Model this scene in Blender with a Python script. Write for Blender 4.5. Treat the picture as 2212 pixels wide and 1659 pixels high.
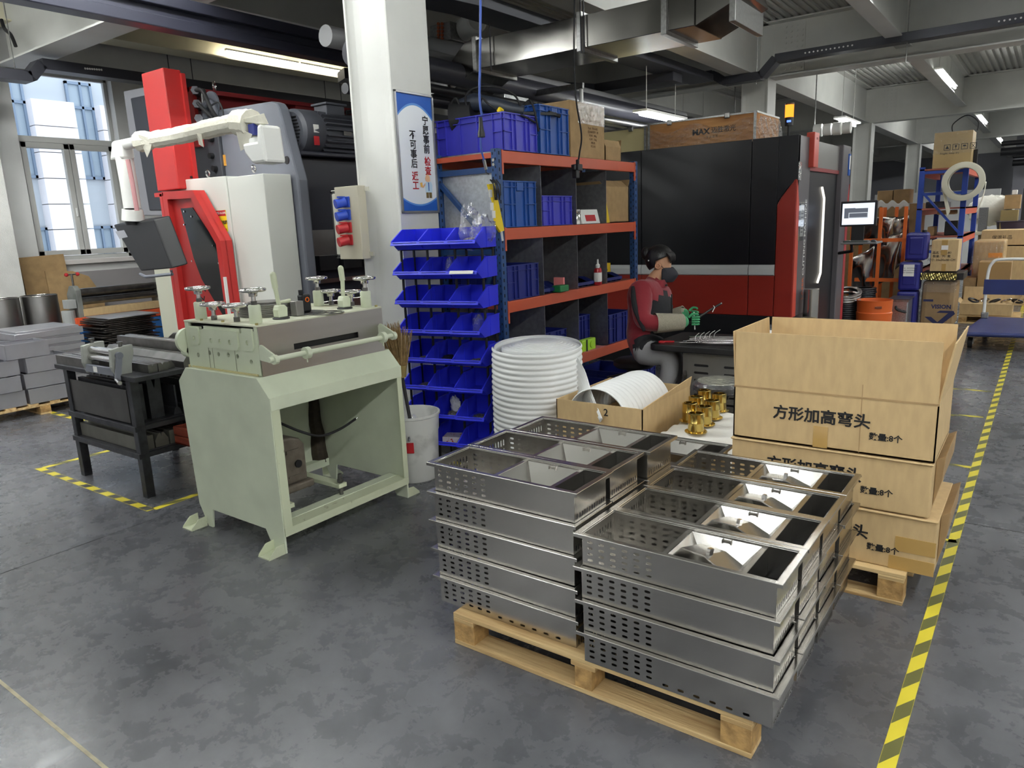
import bpy, bmesh, math, random
from mathutils import Matrix, Vector
random.seed(7)
for o in list(bpy.data.objects): bpy.data.objects.remove(o)
S = bpy.context.scene; COL = S.collection
V = Vector; PI = math.pi
R = math.radians
# ---------------------------------------------------------------- camera (a phone held at 1.64 m, tilted down, slightly rolled)
F, PITCH, ROLL, YAW, H = 1570.6, .216215, -.0412903, .635915, 1.64
_fh = V((-math.sin(YAW), math.cos(YAW), 0)); _rh = _fh.cross(V((0, 0, 1)))
FW = _fh*math.cos(PITCH) - V((0, 0, 1))*math.sin(PITCH); _up = _rh.cross(FW)
RT = _rh*math.cos(ROLL) + _up*math.sin(ROLL); UP = -_rh*math.sin(ROLL) + _up*math.cos(ROLL)
cam = bpy.data.cameras.new('camera'); co = bpy.data.objects.new('camera', cam); COL.objects.link(co)
cam.sensor_width = 36; cam.sensor_fit = 'HORIZONTAL'; cam.lens = F/2212*36; cam.clip_end = 200; cam.clip_start = .05
M3 = Matrix((RT, UP, -FW)).transposed(); co.matrix_world = Matrix.Translation((0, 0, H)) @ M3.to_4x4()
S.camera = co
# ---------------------------------------------------------------- sky and exposure
w = bpy.data.worlds.new('sky'); S.world = w; w.use_nodes = True
w.node_tree.nodes['Background'].inputs[0].default_value = (.86, .92, 1, 1)
w.node_tree.nodes['Background'].inputs[1].default_value = 2.1
S.view_settings.view_transform = 'Standard'; S.view_settings.look = 'None'
S.view_settings.gamma = 1; S.view_settings.use_curve_mapping = False; S.view_settings.exposure = 0.4
LAMP = 85.0      # radiance of every ceiling batten
# ---------------------------------------------------------------- photo-to-place helpers: a pixel and one known plane give a point
def ray(x, y): return FW*F + RT*(x-1106) - UP*(y-829.5)
def PZ(x, y, z=0): d = ray(x, y); return V((0, 0, H)) + d*((z-H)/d.z)
def PX(x, y, X): d = ray(x, y); return V((0, 0, H)) + d*(X/d.x)
def PY(x, y, Y): d = ray(x, y); return V((0, 0, H)) + d*(Y/d.y)
def PD(x, y, t): return V((0, 0, H)) + ray(x, y)*(t/F)
# ---------------------------------------------------------------- mesh helpers
def fit(n): return [2*PI*i/n for i in range(n)]
class B:
    def __init__(s): s.b = bmesh.new()
    def add(s, vs, fs):
        q = [s.b.verts.new(v) for v in vs]
        for f in fs:
            try: s.b.faces.new([q[i] for i in f])
            except ValueError: pass
        return s
    def box(s, x0, x1, y0, y1, z0, z1):
        return s.add([(x, y, z) for z in (z0, z1) for x, y in ((x0, y0), (x1, y0), (x1, y1), (x0, y1))],
                     [(3, 2, 1, 0), (4, 5, 6, 7), (0, 1, 5, 4), (1, 2, 6, 5), (2, 3, 7, 6), (3, 0, 4, 7)])
    def cbox(s, c, d, M=None):
        M = M or Matrix.Identity(3); c = V(c)
        return s.add([c + M @ V((x*d[0]/2, y*d[1]/2, z*d[2]/2)) for z in (-1, 1) for x, y in ((-1, -1), (1, -1), (1, 1), (-1, 1))],
                     [(3, 2, 1, 0), (4, 5, 6, 7), (0, 1, 5, 4), (1, 2, 6, 5), (2, 3, 7, 6), (3, 0, 4, 7)])
    def bar(s, p, q, w, h, up=(0, 0, 1)):
        p, q = V(p), V(q); d = (q-p); L = d.length; d.normalize(); u = V(up)
        if abs(d.dot(u)) > .98: u = V((1, 0, 0))
        r = d.cross(u).normalized(); u = r.cross(d)
        return s.cbox((p+q)/2, (L, w, h), Matrix((d, -r, u)).transposed())
    def _ring(s, c, d, r, n, ph=0, ry=None, ref=None):
        d = V(d).normalized(); a = V(ref) if ref is not None else (V((0, 0, 1)) if abs(d.z) < .9 else V((1, 0, 0)))
        x = d.cross(a).normalized(); y = d.cross(x)
        ry = r if ry is None else ry
        return [V(c) + x*r*math.cos(t+ph) + y*ry*math.sin(t+ph) for t in fit(n)]
    def loft(s, rings, caps=True, closed=False):
        n = len(rings[0]); q = [[s.b.verts.new(v) for v in r] for r in rings]
        rr = q + [q[0]] if closed else q
        for a, b in zip(rr, rr[1:]):
            for i in range(n):
                try: s.b.faces.new((a[i], a[(i+1) % n], b[(i+1) % n], b[i]))
                except ValueError: pass
        if caps and not closed:
            for k in (q[0], q[-1]):
                try: s.b.faces.new(k)
                except ValueError: pass
        return s
    def cyl(s, p, q, r, n=16, r2=None, caps=True):
        d = V(q)-V(p); return s.loft([s._ring(p, d, r, n), s._ring(q, d, r if r2 is None else r2, n)], caps)
    def tube(s, pts, r, n=8, closed=False):
        pts = [V(p) for p in pts]; N = len(pts); rings = []; ref = None
        for i, p in enumerate(pts):
            a = pts[(i-1) % N] if (closed or i) else p; b = pts[(i+1) % N] if (closed or i < N-1) else p
            d = (b-a).normalized()
            if ref is None: ref = V((0, 0, 1)) if abs(d.z) < .9 else V((1, 0, 0))
            x = d.cross(ref).normalized(); ref = x.cross(d)
            rr = r[i] if isinstance(r, (list, tuple)) else r
            rings.append([p + x*rr*math.cos(t) + ref*rr*math.sin(t) for t in fit(n)])
        return s.loft(rings, True, closed)
    def curve(s, pts, r, n=8, k=6, closed=False): return s.tube(smooth(pts, k, closed), r, n, closed)
    def prism(s, poly, ax, a, b):
        f = {'x': lambda t, u, v: (t, u, v), 'y': lambda t, u, v: (u, t, v), 'z': lambda t, u, v: (u, v, t)}[ax]; n = len(poly)
        return s.add([f(a, *p) for p in poly] + [f(b, *p) for p in poly],
                     [list(range(n))[::-1], list(range(n, 2*n))] + [(i, (i+1) % n, n+(i+1) % n, n+i) for i in range(n)])
    def lathe(s, prof, c=(0, 0, 0), n=24, M=None, caps=True):
        M = M or Matrix.Identity(3); c = V(c)
        return s.loft([[c + M @ V((r*math.cos(t), r*math.sin(t), z)) for t in fit(n)] for r, z in prof], caps)
    def ball(s, c, r, n=12, m=8):
        r = (r, r, r) if not isinstance(r, (tuple, list)) else r; c = V(c)
        return s.loft([[c + V((r[0]*math.sin(a)*math.cos(t), r[1]*math.sin(a)*math.sin(t), r[2]*math.cos(a))) for t in fit(n)]
                       for a in [PI*(i+.15)/(m+.3) for i in range(m+1)]])
    def torus(s, c, R_, r, ax=(0, 0, 1), n=28, m=8):
        d = V(ax).normalized(); ring = s._ring(c, d, R_, n); return s.tube(ring, r, m, True)
    def grid(s, f, nu, nv, cu=False):
        q = [[s.b.verts.new(f(i/nu, j/nv)) for j in range(nv+1)] for i in range(nu if cu else nu+1)]
        for i in range(nu):
            a, b = q[i], q[(i+1) % len(q)]
            for j in range(nv):
                try: s.b.faces.new((a[j], b[j], b[j+1], a[j+1]))
                except ValueError: pass
        return s
    def mesh(s, me, M=None):
        n = len(s.b.verts); s.b.from_mesh(me); s.b.verts.ensure_lookup_table()
        if M: bmesh.ops.transform(s.b, matrix=M, verts=s.b.verts[n:])
        return s
    def plate(s, outer, holes, th, M=None):          # flat sheet with real holes
        me = sheet(outer, holes, th); s.mesh(me, M); bpy.data.meshes.remove(me); return s
    def obj(s, name, m, parent=None, smooth_=32, bev=0, loc=None, solid=0, keepn=False, sub=0):
        off = LOC.get(parent.name, V((0, 0, 0))) if parent else V(loc or (0, 0, 0))
        if off.length: bmesh.ops.translate(s.b, vec=-off, verts=s.b.verts[:])
        if not keepn: bmesh.ops.recalc_face_normals(s.b, faces=s.b.faces[:])
        me = bpy.data.meshes.new(name); s.b.to_mesh(me); s.b.free()
        for mm in (m if isinstance(m, (list, tuple)) else [m]): me.materials.append(mm)
        if smooth_:
            me.polygons.foreach_set('use_smooth', [True]*len(me.polygons)); me.set_sharp_from_angle(angle=R(smooth_))
        o = bpy.data.objects.new(name, me); COL.objects.link(o)
        if parent: o.parent = parent; LOC[o.name] = off
        else: o.location = off; LOC[o.name] = off
        if solid: k = o.modifiers.new('t', 'SOLIDIFY'); k.thickness = solid; k.offset = 0
        if bev: k = o.modifiers.new('b', 'BEVEL'); k.width = bev; k.segments = 2; k.limit_method = 'ANGLE'; k.angle_limit = R(40)
        if sub: k = o.modifiers.new('s', 'SUBSURF'); k.levels = k.render_levels = sub
        return o
LOC = {}
def smooth(pts, k=6, closed=False):
    P = [V(p) for p in pts]; N = len(P); out = []
    for i in range(N if closed else N-1):
        g = (lambda j: P[j % N]) if closed else (lambda j: P[max(0, min(N-1, j))])
        a, b, c, d = g(i-1), g(i), g(i+1), g(i+2)
        for t in [j/k for j in range(k)]:
            out.append(.5*((2*b) + (c-a)*t + (2*a-5*b+4*c-d)*t*t + (3*b-a-3*c+d)*t**3))
    if not closed: out.append(P[-1])
    return out
def sheet(outer, holes, th):
    cu = bpy.data.curves.new('c', 'CURVE'); cu.dimensions = '2D'; cu.fill_mode = 'BOTH'; cu.extrude = th/2
    for pl in [outer] + list(holes):
        sp = cu.splines.new('POLY'); sp.points.add(len(pl)-1); sp.use_cyclic_u = True
        for p, q in zip(sp.points, pl): p.co = (q[0], q[1], 0, 1)
    o = bpy.data.objects.new('c', cu); me = bpy.data.meshes.new_from_object(o)
    bpy.data.objects.remove(o); bpy.data.curves.remove(cu); return me
def rect(x0, x1, y0, y1): return [(x0, y0), (x1, y0), (x1, y1), (x0, y1)]
def circ(x, y, r, n=12): return [(x+r*math.cos(t), y+r*math.sin(t)) for t in fit(n)]
def slot(x, y, w, h, n=4):                            # stadium-shaped hole
    r = min(w, h)/2; L = abs(w-h)/2; o = []
    for k, sg in ((0, 1), (1, -1)):
        for i in range(n+1):
            a = -PI/2 + PI*i/n + k*PI
            o.append((x+sg*L+r*math.cos(a), y+r*math.sin(a)) if w >= h else (x-r*math.sin(a), y+sg*L+r*math.cos(a)))
    return o
FACE_Y = lambda y, x=0, z=0: Matrix(((1, 0, 0, x), (0, 0, -1, y), (0, 1, 0, z), (0, 0, 0, 1)))   # local x,y -> world X,Z seen from -Y
FACE_X = lambda x, y=0, z=0: Matrix(((0, 0, 1, x), (1, 0, 0, y), (0, 1, 0, z), (0, 0, 0, 1)))    # local x,y -> world Y,Z seen from +X
FLAT = lambda z, x=0, y=0: Matrix(((1, 0, 0, x), (0, 1, 0, y), (0, 0, 1, z), (0, 0, 0, 1)))
def tag(o, label, cat, group=None, kind=None):
    if label: o['label'] = label
    if cat: o['category'] = cat
    if group: o['group'] = group
    if kind: o['kind'] = kind
    return o
def thing(name, label, cat, loc=(0, 0, 0), group=None, rz=0):
    o = bpy.data.objects.new(name, None); o.empty_display_size = .05; COL.objects.link(o); o.location = loc
    o.rotation_euler = (0, 0, rz); LOC[o.name] = V(loc); return tag(o, label, cat, group)
def struct(o): o['kind'] = 'structure'; return o
def dup(root, loc, rz=0, label=None, group=None, cat=None, skip=()):
    def cp(o, par):
        c = o.copy(); COL.objects.link(c); c.parent = par
        for ch in [k for k in o.children if k.name.split('.')[0] not in skip]: cp(ch, c)
        return c
    r = cp(root, None); r.location = loc; r.rotation_euler = (0, 0, rz)
    return tag(r, label, cat, group)
def text(body, size, m, parent, M, name='lettering', bold=0, sp=1, ext=.0004, line=1, align='CENTER', xs=1):
    cu = bpy.data.curves.new('t', 'FONT'); cu.body = body; cu.size = size; cu.extrude = ext; cu.offset = bold; cu.space_character = sp
    cu.space_line = line; cu.align_x = align; cu.align_y = 'CENTER'; cu.resolution_u = 2
    o = bpy.data.objects.new('t', cu); me = bpy.data.meshes.new_from_object(o); bpy.data.objects.remove(o); bpy.data.curves.remove(cu)
    b = B(); b.mesh(me, M @ Matrix.Scale(xs, 4, (1, 0, 0))); bpy.data.meshes.remove(me)
    return b.obj(name, m, parent, 0)
# ---------------------------------------------------------------- materials (all procedural)
def lin(c): return tuple(((x/255)/12.92 if x/255 <= .04045 else ((x/255+.055)/1.055)**2.4) for x in c) + (1,)
MATS = {}
def M(name, c=(128, 128, 128), ro=.5, me=0, var=0, vs=6, bump=0, bs=60, spec=.5, stretch=None, rvar=0, coat=0, trans=0, alpha=1, emit=0, ior=1.45, sheen=0, c2=None, lo=.35, hi=.65):
    if name in MATS: return MATS[name]
    m = bpy.data.materials.new(name); m.use_nodes = True; N = m.node_tree.nodes; L = m.node_tree.links; p = N['Principled BSDF']
    col = lin(c); p.inputs['Base Color'].default_value = col; p.inputs['Roughness'].default_value = ro; p.inputs['Metallic'].default_value = me
    p.inputs['Specular IOR Level'].default_value = spec; p.inputs['Coat Weight'].default_value = coat; p.inputs['IOR'].default_value = ior
    p.inputs['Transmission Weight'].default_value = trans; p.inputs['Alpha'].default_value = alpha; p.inputs['Sheen Weight'].default_value = sheen
    if emit: p.inputs['Emission Color'].default_value = col; p.inputs['Emission Strength'].default_value = emit
    if var or bump or rvar or c2:
        tc = N.new('ShaderNodeTexCoord'); mp = N.new('ShaderNodeMapping'); L.new(tc.outputs['Object'], mp.inputs[0])
        if stretch: mp.inputs['Scale'].default_value = stretch
        no = N.new('ShaderNodeTexNoise'); no.inputs['Scale'].default_value = vs; no.inputs['Detail'].default_value = 5; L.new(mp.outputs[0], no.inputs[0])
        if var or c2:
            r = N.new('ShaderNodeValToRGB'); L.new(no.outputs[0], r.inputs[0]); r.color_ramp.elements[0].position = lo; r.color_ramp.elements[1].position = hi
            a = tuple(x*(1-var) for x in col[:3]) + (1,); b = tuple(min(1, x*(1+var)) for x in col[:3]) + (1,)
            r.color_ramp.elements[0].color = lin(c2) if c2 else a; r.color_ramp.elements[1].color = col if c2 else b; L.new(r.outputs[0], p.inputs['Base Color'])
        if rvar:
            q = N.new('ShaderNodeMapRange'); L.new(no.outputs[0], q.inputs[0]); q.inputs[1].default_value = .3; q.inputs[2].default_value = .7
            q.inputs[3].default_value = max(.02, ro-rvar); q.inputs[4].default_value = ro+rvar; L.new(q.outputs[0], p.inputs['Roughness'])
        if bump:
            n2 = N.new('ShaderNodeTexNoise'); n2.inputs['Scale'].default_value = bs; n2.inputs['Detail'].default_value = 3; L.new(mp.outputs[0], n2.inputs[0])
            bu = N.new('ShaderNodeBump'); bu.inputs['Strength'].default_value = bump; bu.inputs['Distance'].default_value = .01; L.new(n2.outputs[0], bu.inputs['Height']); L.new(bu.outputs[0], p.inputs['Normal'])
    MATS[name] = m; return m
def film(name, tint=(1, 1, 1), gloss=.35, ro=.12, bump=.8, bs=25, milky=0):      # thin clear sheet: see-through with gloss and wrinkles
    if name in MATS: return MATS[name]
    m = bpy.data.materials.new(name); m.use_nodes = True; N = m.node_tree.nodes; L = m.node_tree.links; N.remove(N['Principled BSDF']); out = N['Material Output']
    t = N.new('ShaderNodeBsdfTransparent'); t.inputs[0].default_value = tint + (1,); g = N.new('ShaderNodeBsdfGlossy'); g.inputs[1].default_value = ro; g.inputs[0].default_value = (1, 1, 1, 1)
    fr = N.new('ShaderNodeLayerWeight'); fr.inputs[0].default_value = gloss; mx = N.new('ShaderNodeMixShader')
    if bump:
        tc = N.new('ShaderNodeTexCoord'); no = N.new('ShaderNodeTexNoise'); no.inputs['Scale'].default_value = bs; L.new(tc.outputs['Object'], no.inputs[0])
        bu = N.new('ShaderNodeBump'); bu.inputs['Strength'].default_value = bump; bu.inputs['Distance'].default_value = .02; L.new(no.outputs[0], bu.inputs['Height'])
        L.new(bu.outputs[0], g.inputs['Normal']); L.new(bu.outputs[0], fr.inputs['Normal'])
    L.new(fr.outputs[1], mx.inputs[0]); L.new(t.outputs[0], mx.inputs[1]); L.new(g.outputs[0], mx.inputs[2])
    if milky:
        d = N.new('ShaderNodeBsdfDiffuse'); d.inputs[0].default_value = (.85, .85, .85, 1); m2 = N.new('ShaderNodeMixShader'); m2.inputs[0].default_value = milky
        L.new(mx.outputs[0], m2.inputs[1]); L.new(d.outputs[0], m2.inputs[2]); mx = m2
    L.new(mx.outputs[0], out.inputs[0]); MATS[name] = m; return m
def node(m, t, **k):
    n = m.node_tree.nodes.new('ShaderNode'+t)
    for a, v in k.items(): setattr(n, a, v)
    return n
WHITEW = M('wall paint', (206, 206, 204), .8, var=.04, vs=3, bump=.05, bs=120)
ROUGHW = M('rough plaster', (205, 204, 200), .9, bump=.6, bs=90, var=.05)
STEELW = M('white beam paint', (205, 205, 200), .55, var=.05, vs=2)
STAIN = M('stainless', (186, 183, 178), .24, 1, var=.05, vs=3, bump=.02, bs=300, stretch=(.05, 1, 1))
STAINS = M('stainless satin', (150, 148, 146), .36, 1, var=.08, vs=3)
GALV = M('galvanised', (150, 150, 148), .38, 1, var=.16, vs=40, rvar=.1)
DUCT = M('galvanised duct', (128, 126, 122), .2, 1, var=.1, vs=2, bump=.06, bs=4, rvar=.05)
CHROME = M('chrome', (215, 212, 210), .12, 1, var=.06, vs=20)
DARKST = M('dark steel', (70, 70, 74), .42, .85, var=.25, vs=14, bump=.1)
DIEST = M('die steel', (118, 116, 114), .34, .95, var=.2, vs=10)
TRAYG = M('cable tray grey', (62, 63, 70), .45, .3)
BLACK = M('black plastic', (22, 22, 25), .45)
RUBBER = M('black rubber', (26, 26, 28), .7)
PALEG = M('pale green enamel', (206, 213, 190), .42, var=.05, vs=5, bump=.05, bs=20, coat=.1)
PALEG2 = M('chipped pale green', (200, 206, 178), .5, c2=(120, 112, 80), vs=16, lo=.26, hi=.34, bump=.08)
KRAFT = M('kraft board', (190, 163, 120), .85, var=.06, vs=30, bump=.05, bs=200, stretch=(1, 1, .3))
KRAFT2 = M('brown board', (158, 130, 92), .85, var=.1, vs=12, bump=.05)
WOOD = M('pallet pine', (204, 176, 128), .75, c2=(160, 126, 80), vs=5, stretch=(.35, 7, 7), lo=.3, hi=.62, bump=.25, bs=18)
WOODE = M('pine end grain', (190, 152, 96), .8, c2=(140, 108, 66), vs=26, bump=.4, bs=60)
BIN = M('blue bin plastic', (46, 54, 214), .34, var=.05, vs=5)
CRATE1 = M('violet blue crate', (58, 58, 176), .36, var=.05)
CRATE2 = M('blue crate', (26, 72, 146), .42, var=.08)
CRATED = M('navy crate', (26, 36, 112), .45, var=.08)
RACKB = M('rack blue', (38, 70, 118), .42)
RACKO = M('rack orange', (188, 84, 56), .42, var=.05, vs=4)
RED = M('machine red', (178, 44, 42), .4, bump=.06, bs=220)
REDD = M('machine dark red', (132, 42, 44), .5)
LASRED = M('panel red', (152, 42, 30), .42)
LASBLK = M('panel black', (14, 15, 22), .38)
LASGREY = M('panel grey', (98, 94, 98), .4, .3)
GREYM = M('machine grey', (104, 107, 116), .42, var=.06, vs=3)
CABW = M('cabinet white', (206, 207, 200), .5)
WHITEP = M('white plastic', (222, 222, 218), .4)
FOAM = M('white foam', (232, 233, 232), .75, bump=.08, bs=300)
CLOTHW = M('white fabric', (222, 220, 214), .9, bump=.2, bs=40)
GOLD = M('polished brass', (200, 174, 100), .18, 1)
YEL = M('yellow', (232, 200, 36), .5)
INK = M('black ink', (24, 24, 26), .6)
INKR = M('red ink', (170, 26, 34), .6)
INKW = M('white ink', (235, 235, 232), .6)
INKB = M('blue print', (28, 84, 170), .5)
PAPER = M('paper', (228, 226, 222), .7)
CLEAR = film('clear film', gloss=.30, milky=.06)
GLASS = film('window glass', tint=(.97, .985, 1), gloss=.10, ro=.01, bump=0)
ACRYL = film('clear sheet', tint=(.86, .88, .9), gloss=.22, ro=.08, bump=.15, bs=4, milky=.05)
# polished dark concrete
FLOORM = M('polished concrete', (92, 93, 99), .3); _m = FLOORM
p_ = _m.node_tree.nodes['Principled BSDF']; tc = node(_m, 'TexCoord'); lk = _m.node_tree.links
n1 = node(_m, 'TexNoise'); n1.inputs['Scale'].default_value = .9; n1.inputs['Detail'].default_value = 9; n1.inputs['Roughness'].default_value = .62; lk.new(tc.outputs['Object'], n1.inputs[0])
n2 = node(_m, 'TexNoise'); n2.inputs['Scale'].default_value = 7; n2.inputs['Detail'].default_value = 8; n2.inputs['Roughness'].default_value = .7; n2.inputs['Distortion'].default_value = .3; lk.new(tc.outputs['Object'], n2.inputs[0])
mx = node(_m, 'Mix', data_type='FLOAT'); mx.inputs[0].default_value = .28; lk.new(n1.outputs[0], mx.inputs[2]); lk.new(n2.outputs[0], mx.inputs[3])
rp = node(_m, 'ValToRGB'); lk.new(mx.outputs[0], rp.inputs[0]); e = rp.color_ramp.elements
e[0].position = .36; e[0].color = lin((66, 67, 71)); e[1].position = .66; e[1].color = lin((104, 105, 109)); lk.new(rp.outputs[0], p_.inputs['Base Color'])
rr = node(_m, 'MapRange'); rr.inputs[1].default_value = .3; rr.inputs[2].default_value = .7; rr.inputs[3].default_value = .2; rr.inputs[4].default_value = .36; lk.new(n2.outputs[0], rr.inputs[0]); lk.new(rr.outputs[0], p_.inputs['Roughness'])
bu = node(_m, 'Bump'); bu.inputs['Strength'].default_value = .06; bu.inputs['Distance'].default_value = .01; lk.new(n1.outputs[0], bu.inputs['Height']); lk.new(bu.outputs[0], p_.inputs['Normal'])
# hazard tape: diagonal stripes printed along the strip's own Y axis
def tapemat(name, period, slant, dark=(92, 92, 52)):
    m = M(name, (222, 208, 60), .35); p = m.node_tree.nodes['Principled BSDF']; lk = m.node_tree.links; tc = node(m, 'TexCoord'); sx = node(m, 'SeparateXYZ'); lk.new(tc.outputs['Object'], sx.inputs[0])
    a = node(m, 'Math', operation='MULTIPLY_ADD'); lk.new(sx.outputs[0], a.inputs[0]); a.inputs[1].default_value = slant; lk.new(sx.outputs[1], a.inputs[2])
    d = node(m, 'Math', operation='DIVIDE'); lk.new(a.outputs[0], d.inputs[0]); d.inputs[1].default_value = period; f = node(m, 'Math', operation='FRACT'); lk.new(d.outputs[0], f.inputs[0])
    g = node(m, 'Math', operation='GREATER_THAN'); lk.new(f.outputs[0], g.inputs[0]); g.inputs[1].default_value = .54; ab = node(m, 'Math', operation='ABSOLUTE'); lk.new(sx.outputs[0], ab.inputs[0])
    le = node(m, 'Math', operation='LESS_THAN'); lk.new(ab.outputs[0], le.inputs[0]); le.inputs[1].default_value = .0225; mu = node(m, 'Math', operation='MULTIPLY'); lk.new(g.outputs[0], mu.inputs[0]); lk.new(le.outputs[0], mu.inputs[1])
    x = node(m, 'Mix', data_type='RGBA'); lk.new(mu.outputs[0], x.inputs[0]); x.inputs[6].default_value = lin((214, 198, 58)); x.inputs[7].default_value = lin(dark); lk.new(x.outputs[2], p.inputs['Base Color']); return m
TAPE = tapemat('hazard tape', .216, -1.74); TAPE2 = tapemat('hazard tape small', .2, .5, (70, 70, 66))
def lampmat(name, c, s):
    m = bpy.data.materials.new(name); m.use_nodes = True; n = m.node_tree; n.nodes.remove(n.nodes['Principled BSDF']); e = n.nodes.new('ShaderNodeEmission')
    e.inputs[0].default_value = c + (1,); e.inputs[1].default_value = s; n.links.new(e.outputs[0], n.nodes['Material Output'].inputs[0]); return m
TUBE = lampmat('lit tube', (.97, 1, .985), LAMP); TUBEW = lampmat('lit warm tube', (1, .95, .8), LAMP*.3)
SCREEN = lampmat('lit screen', (.75, .85, 1), 1.1)
# ================================================================ THE SETTING
XL, ZC, ZB = -10.3, 4.46, 3.66      # window wall, deck, underside of the girders
flo = struct(B().box(-10.6, 9, -9, 46, -.1, 0).obj('floor', FLOORM, smooth_=0))
for p, q, w_ in ((PZ(0, 1240), PZ(452, 1078), .006), (V((-9, .808, 0)), V((3, .83, 0)), .012), (V((-.23, 4.29, 0)), V((9, 4.3, 0)), .006), (V((-4.19, 2.6, 0)), V((-4.25, 30, 0)), .006)):
    B().bar(p+V((0, 0, .0004)), q+V((0, 0, .0004)), w_, .0012).obj('floor_joint', M('joint filler', (176, 168, 142), .7, var=.2, vs=20) if w_ > .01 else M('saw cut', (40, 40, 42), .8), flo, 0)
# window wall with three window openings (the first is in view)
def wallseg(name, x0, x1, y0, y1, z0, z1, m=WHITEW): return struct(B().box(x0, x1, y0, y1, z0, z1).obj(name, m, smooth_=0))
WIN = [(4.03, 5.26, 1.42, 3.75), (1.4, 2.63, 1.42, 3.75), (-1.3, -.07, 1.42, 3.75), (-4, -2.77, 1.42, 3.75)]
holes = [rect(a, b, c, d) for a, b, c, d in WIN]
struct(B().plate(rect(-9, 46, 0, ZC), holes, .24, FACE_X(XL-.12)).obj('wall_left', WHITEW, smooth_=0))
for k, (a, b, c, d) in enumerate(WIN):
    T = thing('window_%d' % (k+1), None, None, (XL-.16, (a+b)/2, c)); struct(T)
    zt = 2.92; x0, x1 = XL-.19, XL-.13; fr = M('window frame', (186, 186, 182), .45)
    f = B()
    for y0, y1, z0, z1 in ((a, a+.045, c, d), (b-.045, b, c, d), (a, b, c, c+.05), (a, b, d-.05, d), (a, b, zt-.03, zt+.04)): f.box(x0, x1, y0, y1, z0, z1)
    f.obj('window_frame', fr, T, 0, bev=.004)
    B().box(XL-.165, XL-.16, a+.04, b-.04, zt+.04, d-.04).obj('pane', GLASS, T, 0)
    mid = (a+b)/2
    for y0, y1 in ((a+.05, mid-.004), (mid+.004, b-.05)):
        s_ = B()
        for q0, q1, z0, z1 in ((y0, y0+.065, c+.055, zt-.035), (y1-.065, y1, c+.055, zt-.035), (y0, y1, c+.055, c+.125), (y0, y1, zt-.105, zt-.035)): s_.box(x0+.01, x1+.02, q0, q1, z0, z1)
        so = s_.obj('sash', fr, T, 0, bev=.005)
        B().box(XL-.165, XL-.16, y0+.06, y1-.06, c+.12, zt-.1).obj('pane', GLASS, so, 0)
        if y0 < mid: B().box(x1+.02, x1+.045, y1-.04, y1-.02, c+.55, c+.66).obj('handle', WHITEP, so, 0, bev=.004)
    B().box(XL-.05, XL+.06, a-.06, b+.06, c-.06, c-.005).obj('window_sill', M('sill board', (214, 208, 204), .6), T, 0, bev=.004)
wallseg('trim_1', XL, XL+.02, -9, 40, 0, 1.26, M('grey dado', (150, 146, 147), .7))          # grey dado
wallseg('wall_pilaster', XL, XL+.42, 3.0, 3.64, 0, ZC, ROUGHW)
wallseg('wall_back', -10.6, 9, 44, 44.2, 0, ZC, M('far wall grey', (150, 150, 156), .8))
wallseg('wall_right', 8.8, 9, -9, 44, 0, ZC); wallseg('wall_front', -10.6, 9, -9, -8.8, 0, ZC)
# panel joints of the lining above the windows
for y in (6.1, 6.45, 8.9, 9.25): B().box(XL, XL+.004, y, y+.012, 3.0, ZC).obj('panel_joint', M('joint dark', (80, 80, 84), .8), bpy.data.objects['wall_left'], 0)
# profiled steel deck
n = 0; dk = B(); pr = []
x = -10.6
for i in range(180):
    pr += [(x, ZC), (x+.03, ZC), (x+.042, ZC+.03), (x+.083, ZC+.03), (x+.095, ZC)]; x += .11
dk.prism(pr + [(9.2, ZC+.1), (-10.6, ZC+.1)], 'y', -9, 44.2)
struct(dk.obj('ceiling', M('deck paint', (176, 176, 170), .6, var=.04), smooth_=0))
def hbeam(name, p, q, bf=.30, tf=.02, z0=ZB, z1=ZC, m=STEELW):
    p, q = V(p), V(q); b = B(); up = V((0, 0, 1))
    for z, h, w_ in ((z0+tf/2, tf, bf), (z1-tf/2, tf, bf), ((z0+z1)/2, z1-z0-2*tf, .016)):
        b.bar(V((p.x, p.y, z)), V((q.x, q.y, z)), w_, h)
    return struct(b.obj(name, m, smooth_=0))
XC = -3.9                                             # column line
YC = (-4.0, 3.98, 12.1, 20.1, 28.1, 36.1)
for k, y in enumerate(YC):
    g = hbeam('girder_%d' % (k+1), (XL+.3, y, 0), (9, y, 0), .34)
    if y > 5:                                         # bolted end plates beside each column
        for sx in (-1, 1):
            b = B()
            xx = XC + (.22 + .0 if sx > 0 else -.62)
            b.box(xx+.12, xx+.45, y-.025, y-.008, ZB+.06, ZC-.06)
            for i in range(4):
                for j in range(9): b.cyl((xx+.17+.08*i, y-.025, ZB+.11+.075*j), (xx+.17+.08*i, y-.045, ZB+.11+.075*j), .016, 6)
            b.obj('splice_plate', STEELW, g, 0)
    wallseg('girder_post_%d' % (k+1), XC-.2, XC+.2, y-.015, y+.015, ZB, ZC, STEELW)
hbeam('beam_1', (XC, -8.8, 0), (XC, 44, 0), .28)
hbeam('beam_2', (-1.9, -8.8, 0), (-1.9, 44, 0), .2, z0=ZB+.16)
hbeam('beam_3', (.3, -8.8, 0), (.3, 44, 0), .2, z0=ZB+.16)
hbeam('beam_4', (4.2, -8.8, 0), (4.2, 44, 0), .28)
hbeam('beam_5', (-7.2, -8.8, 0), (-6.2, 44, 0), .2, z0=ZB+.2)
hbeam('beam_6', (-9.95, -8.8, 0), (-9.95, 44, 0), .34, z0=4.12, m=M('edge beam cream', (216, 210, 186), .6, var=.05, vs=2))
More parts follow.
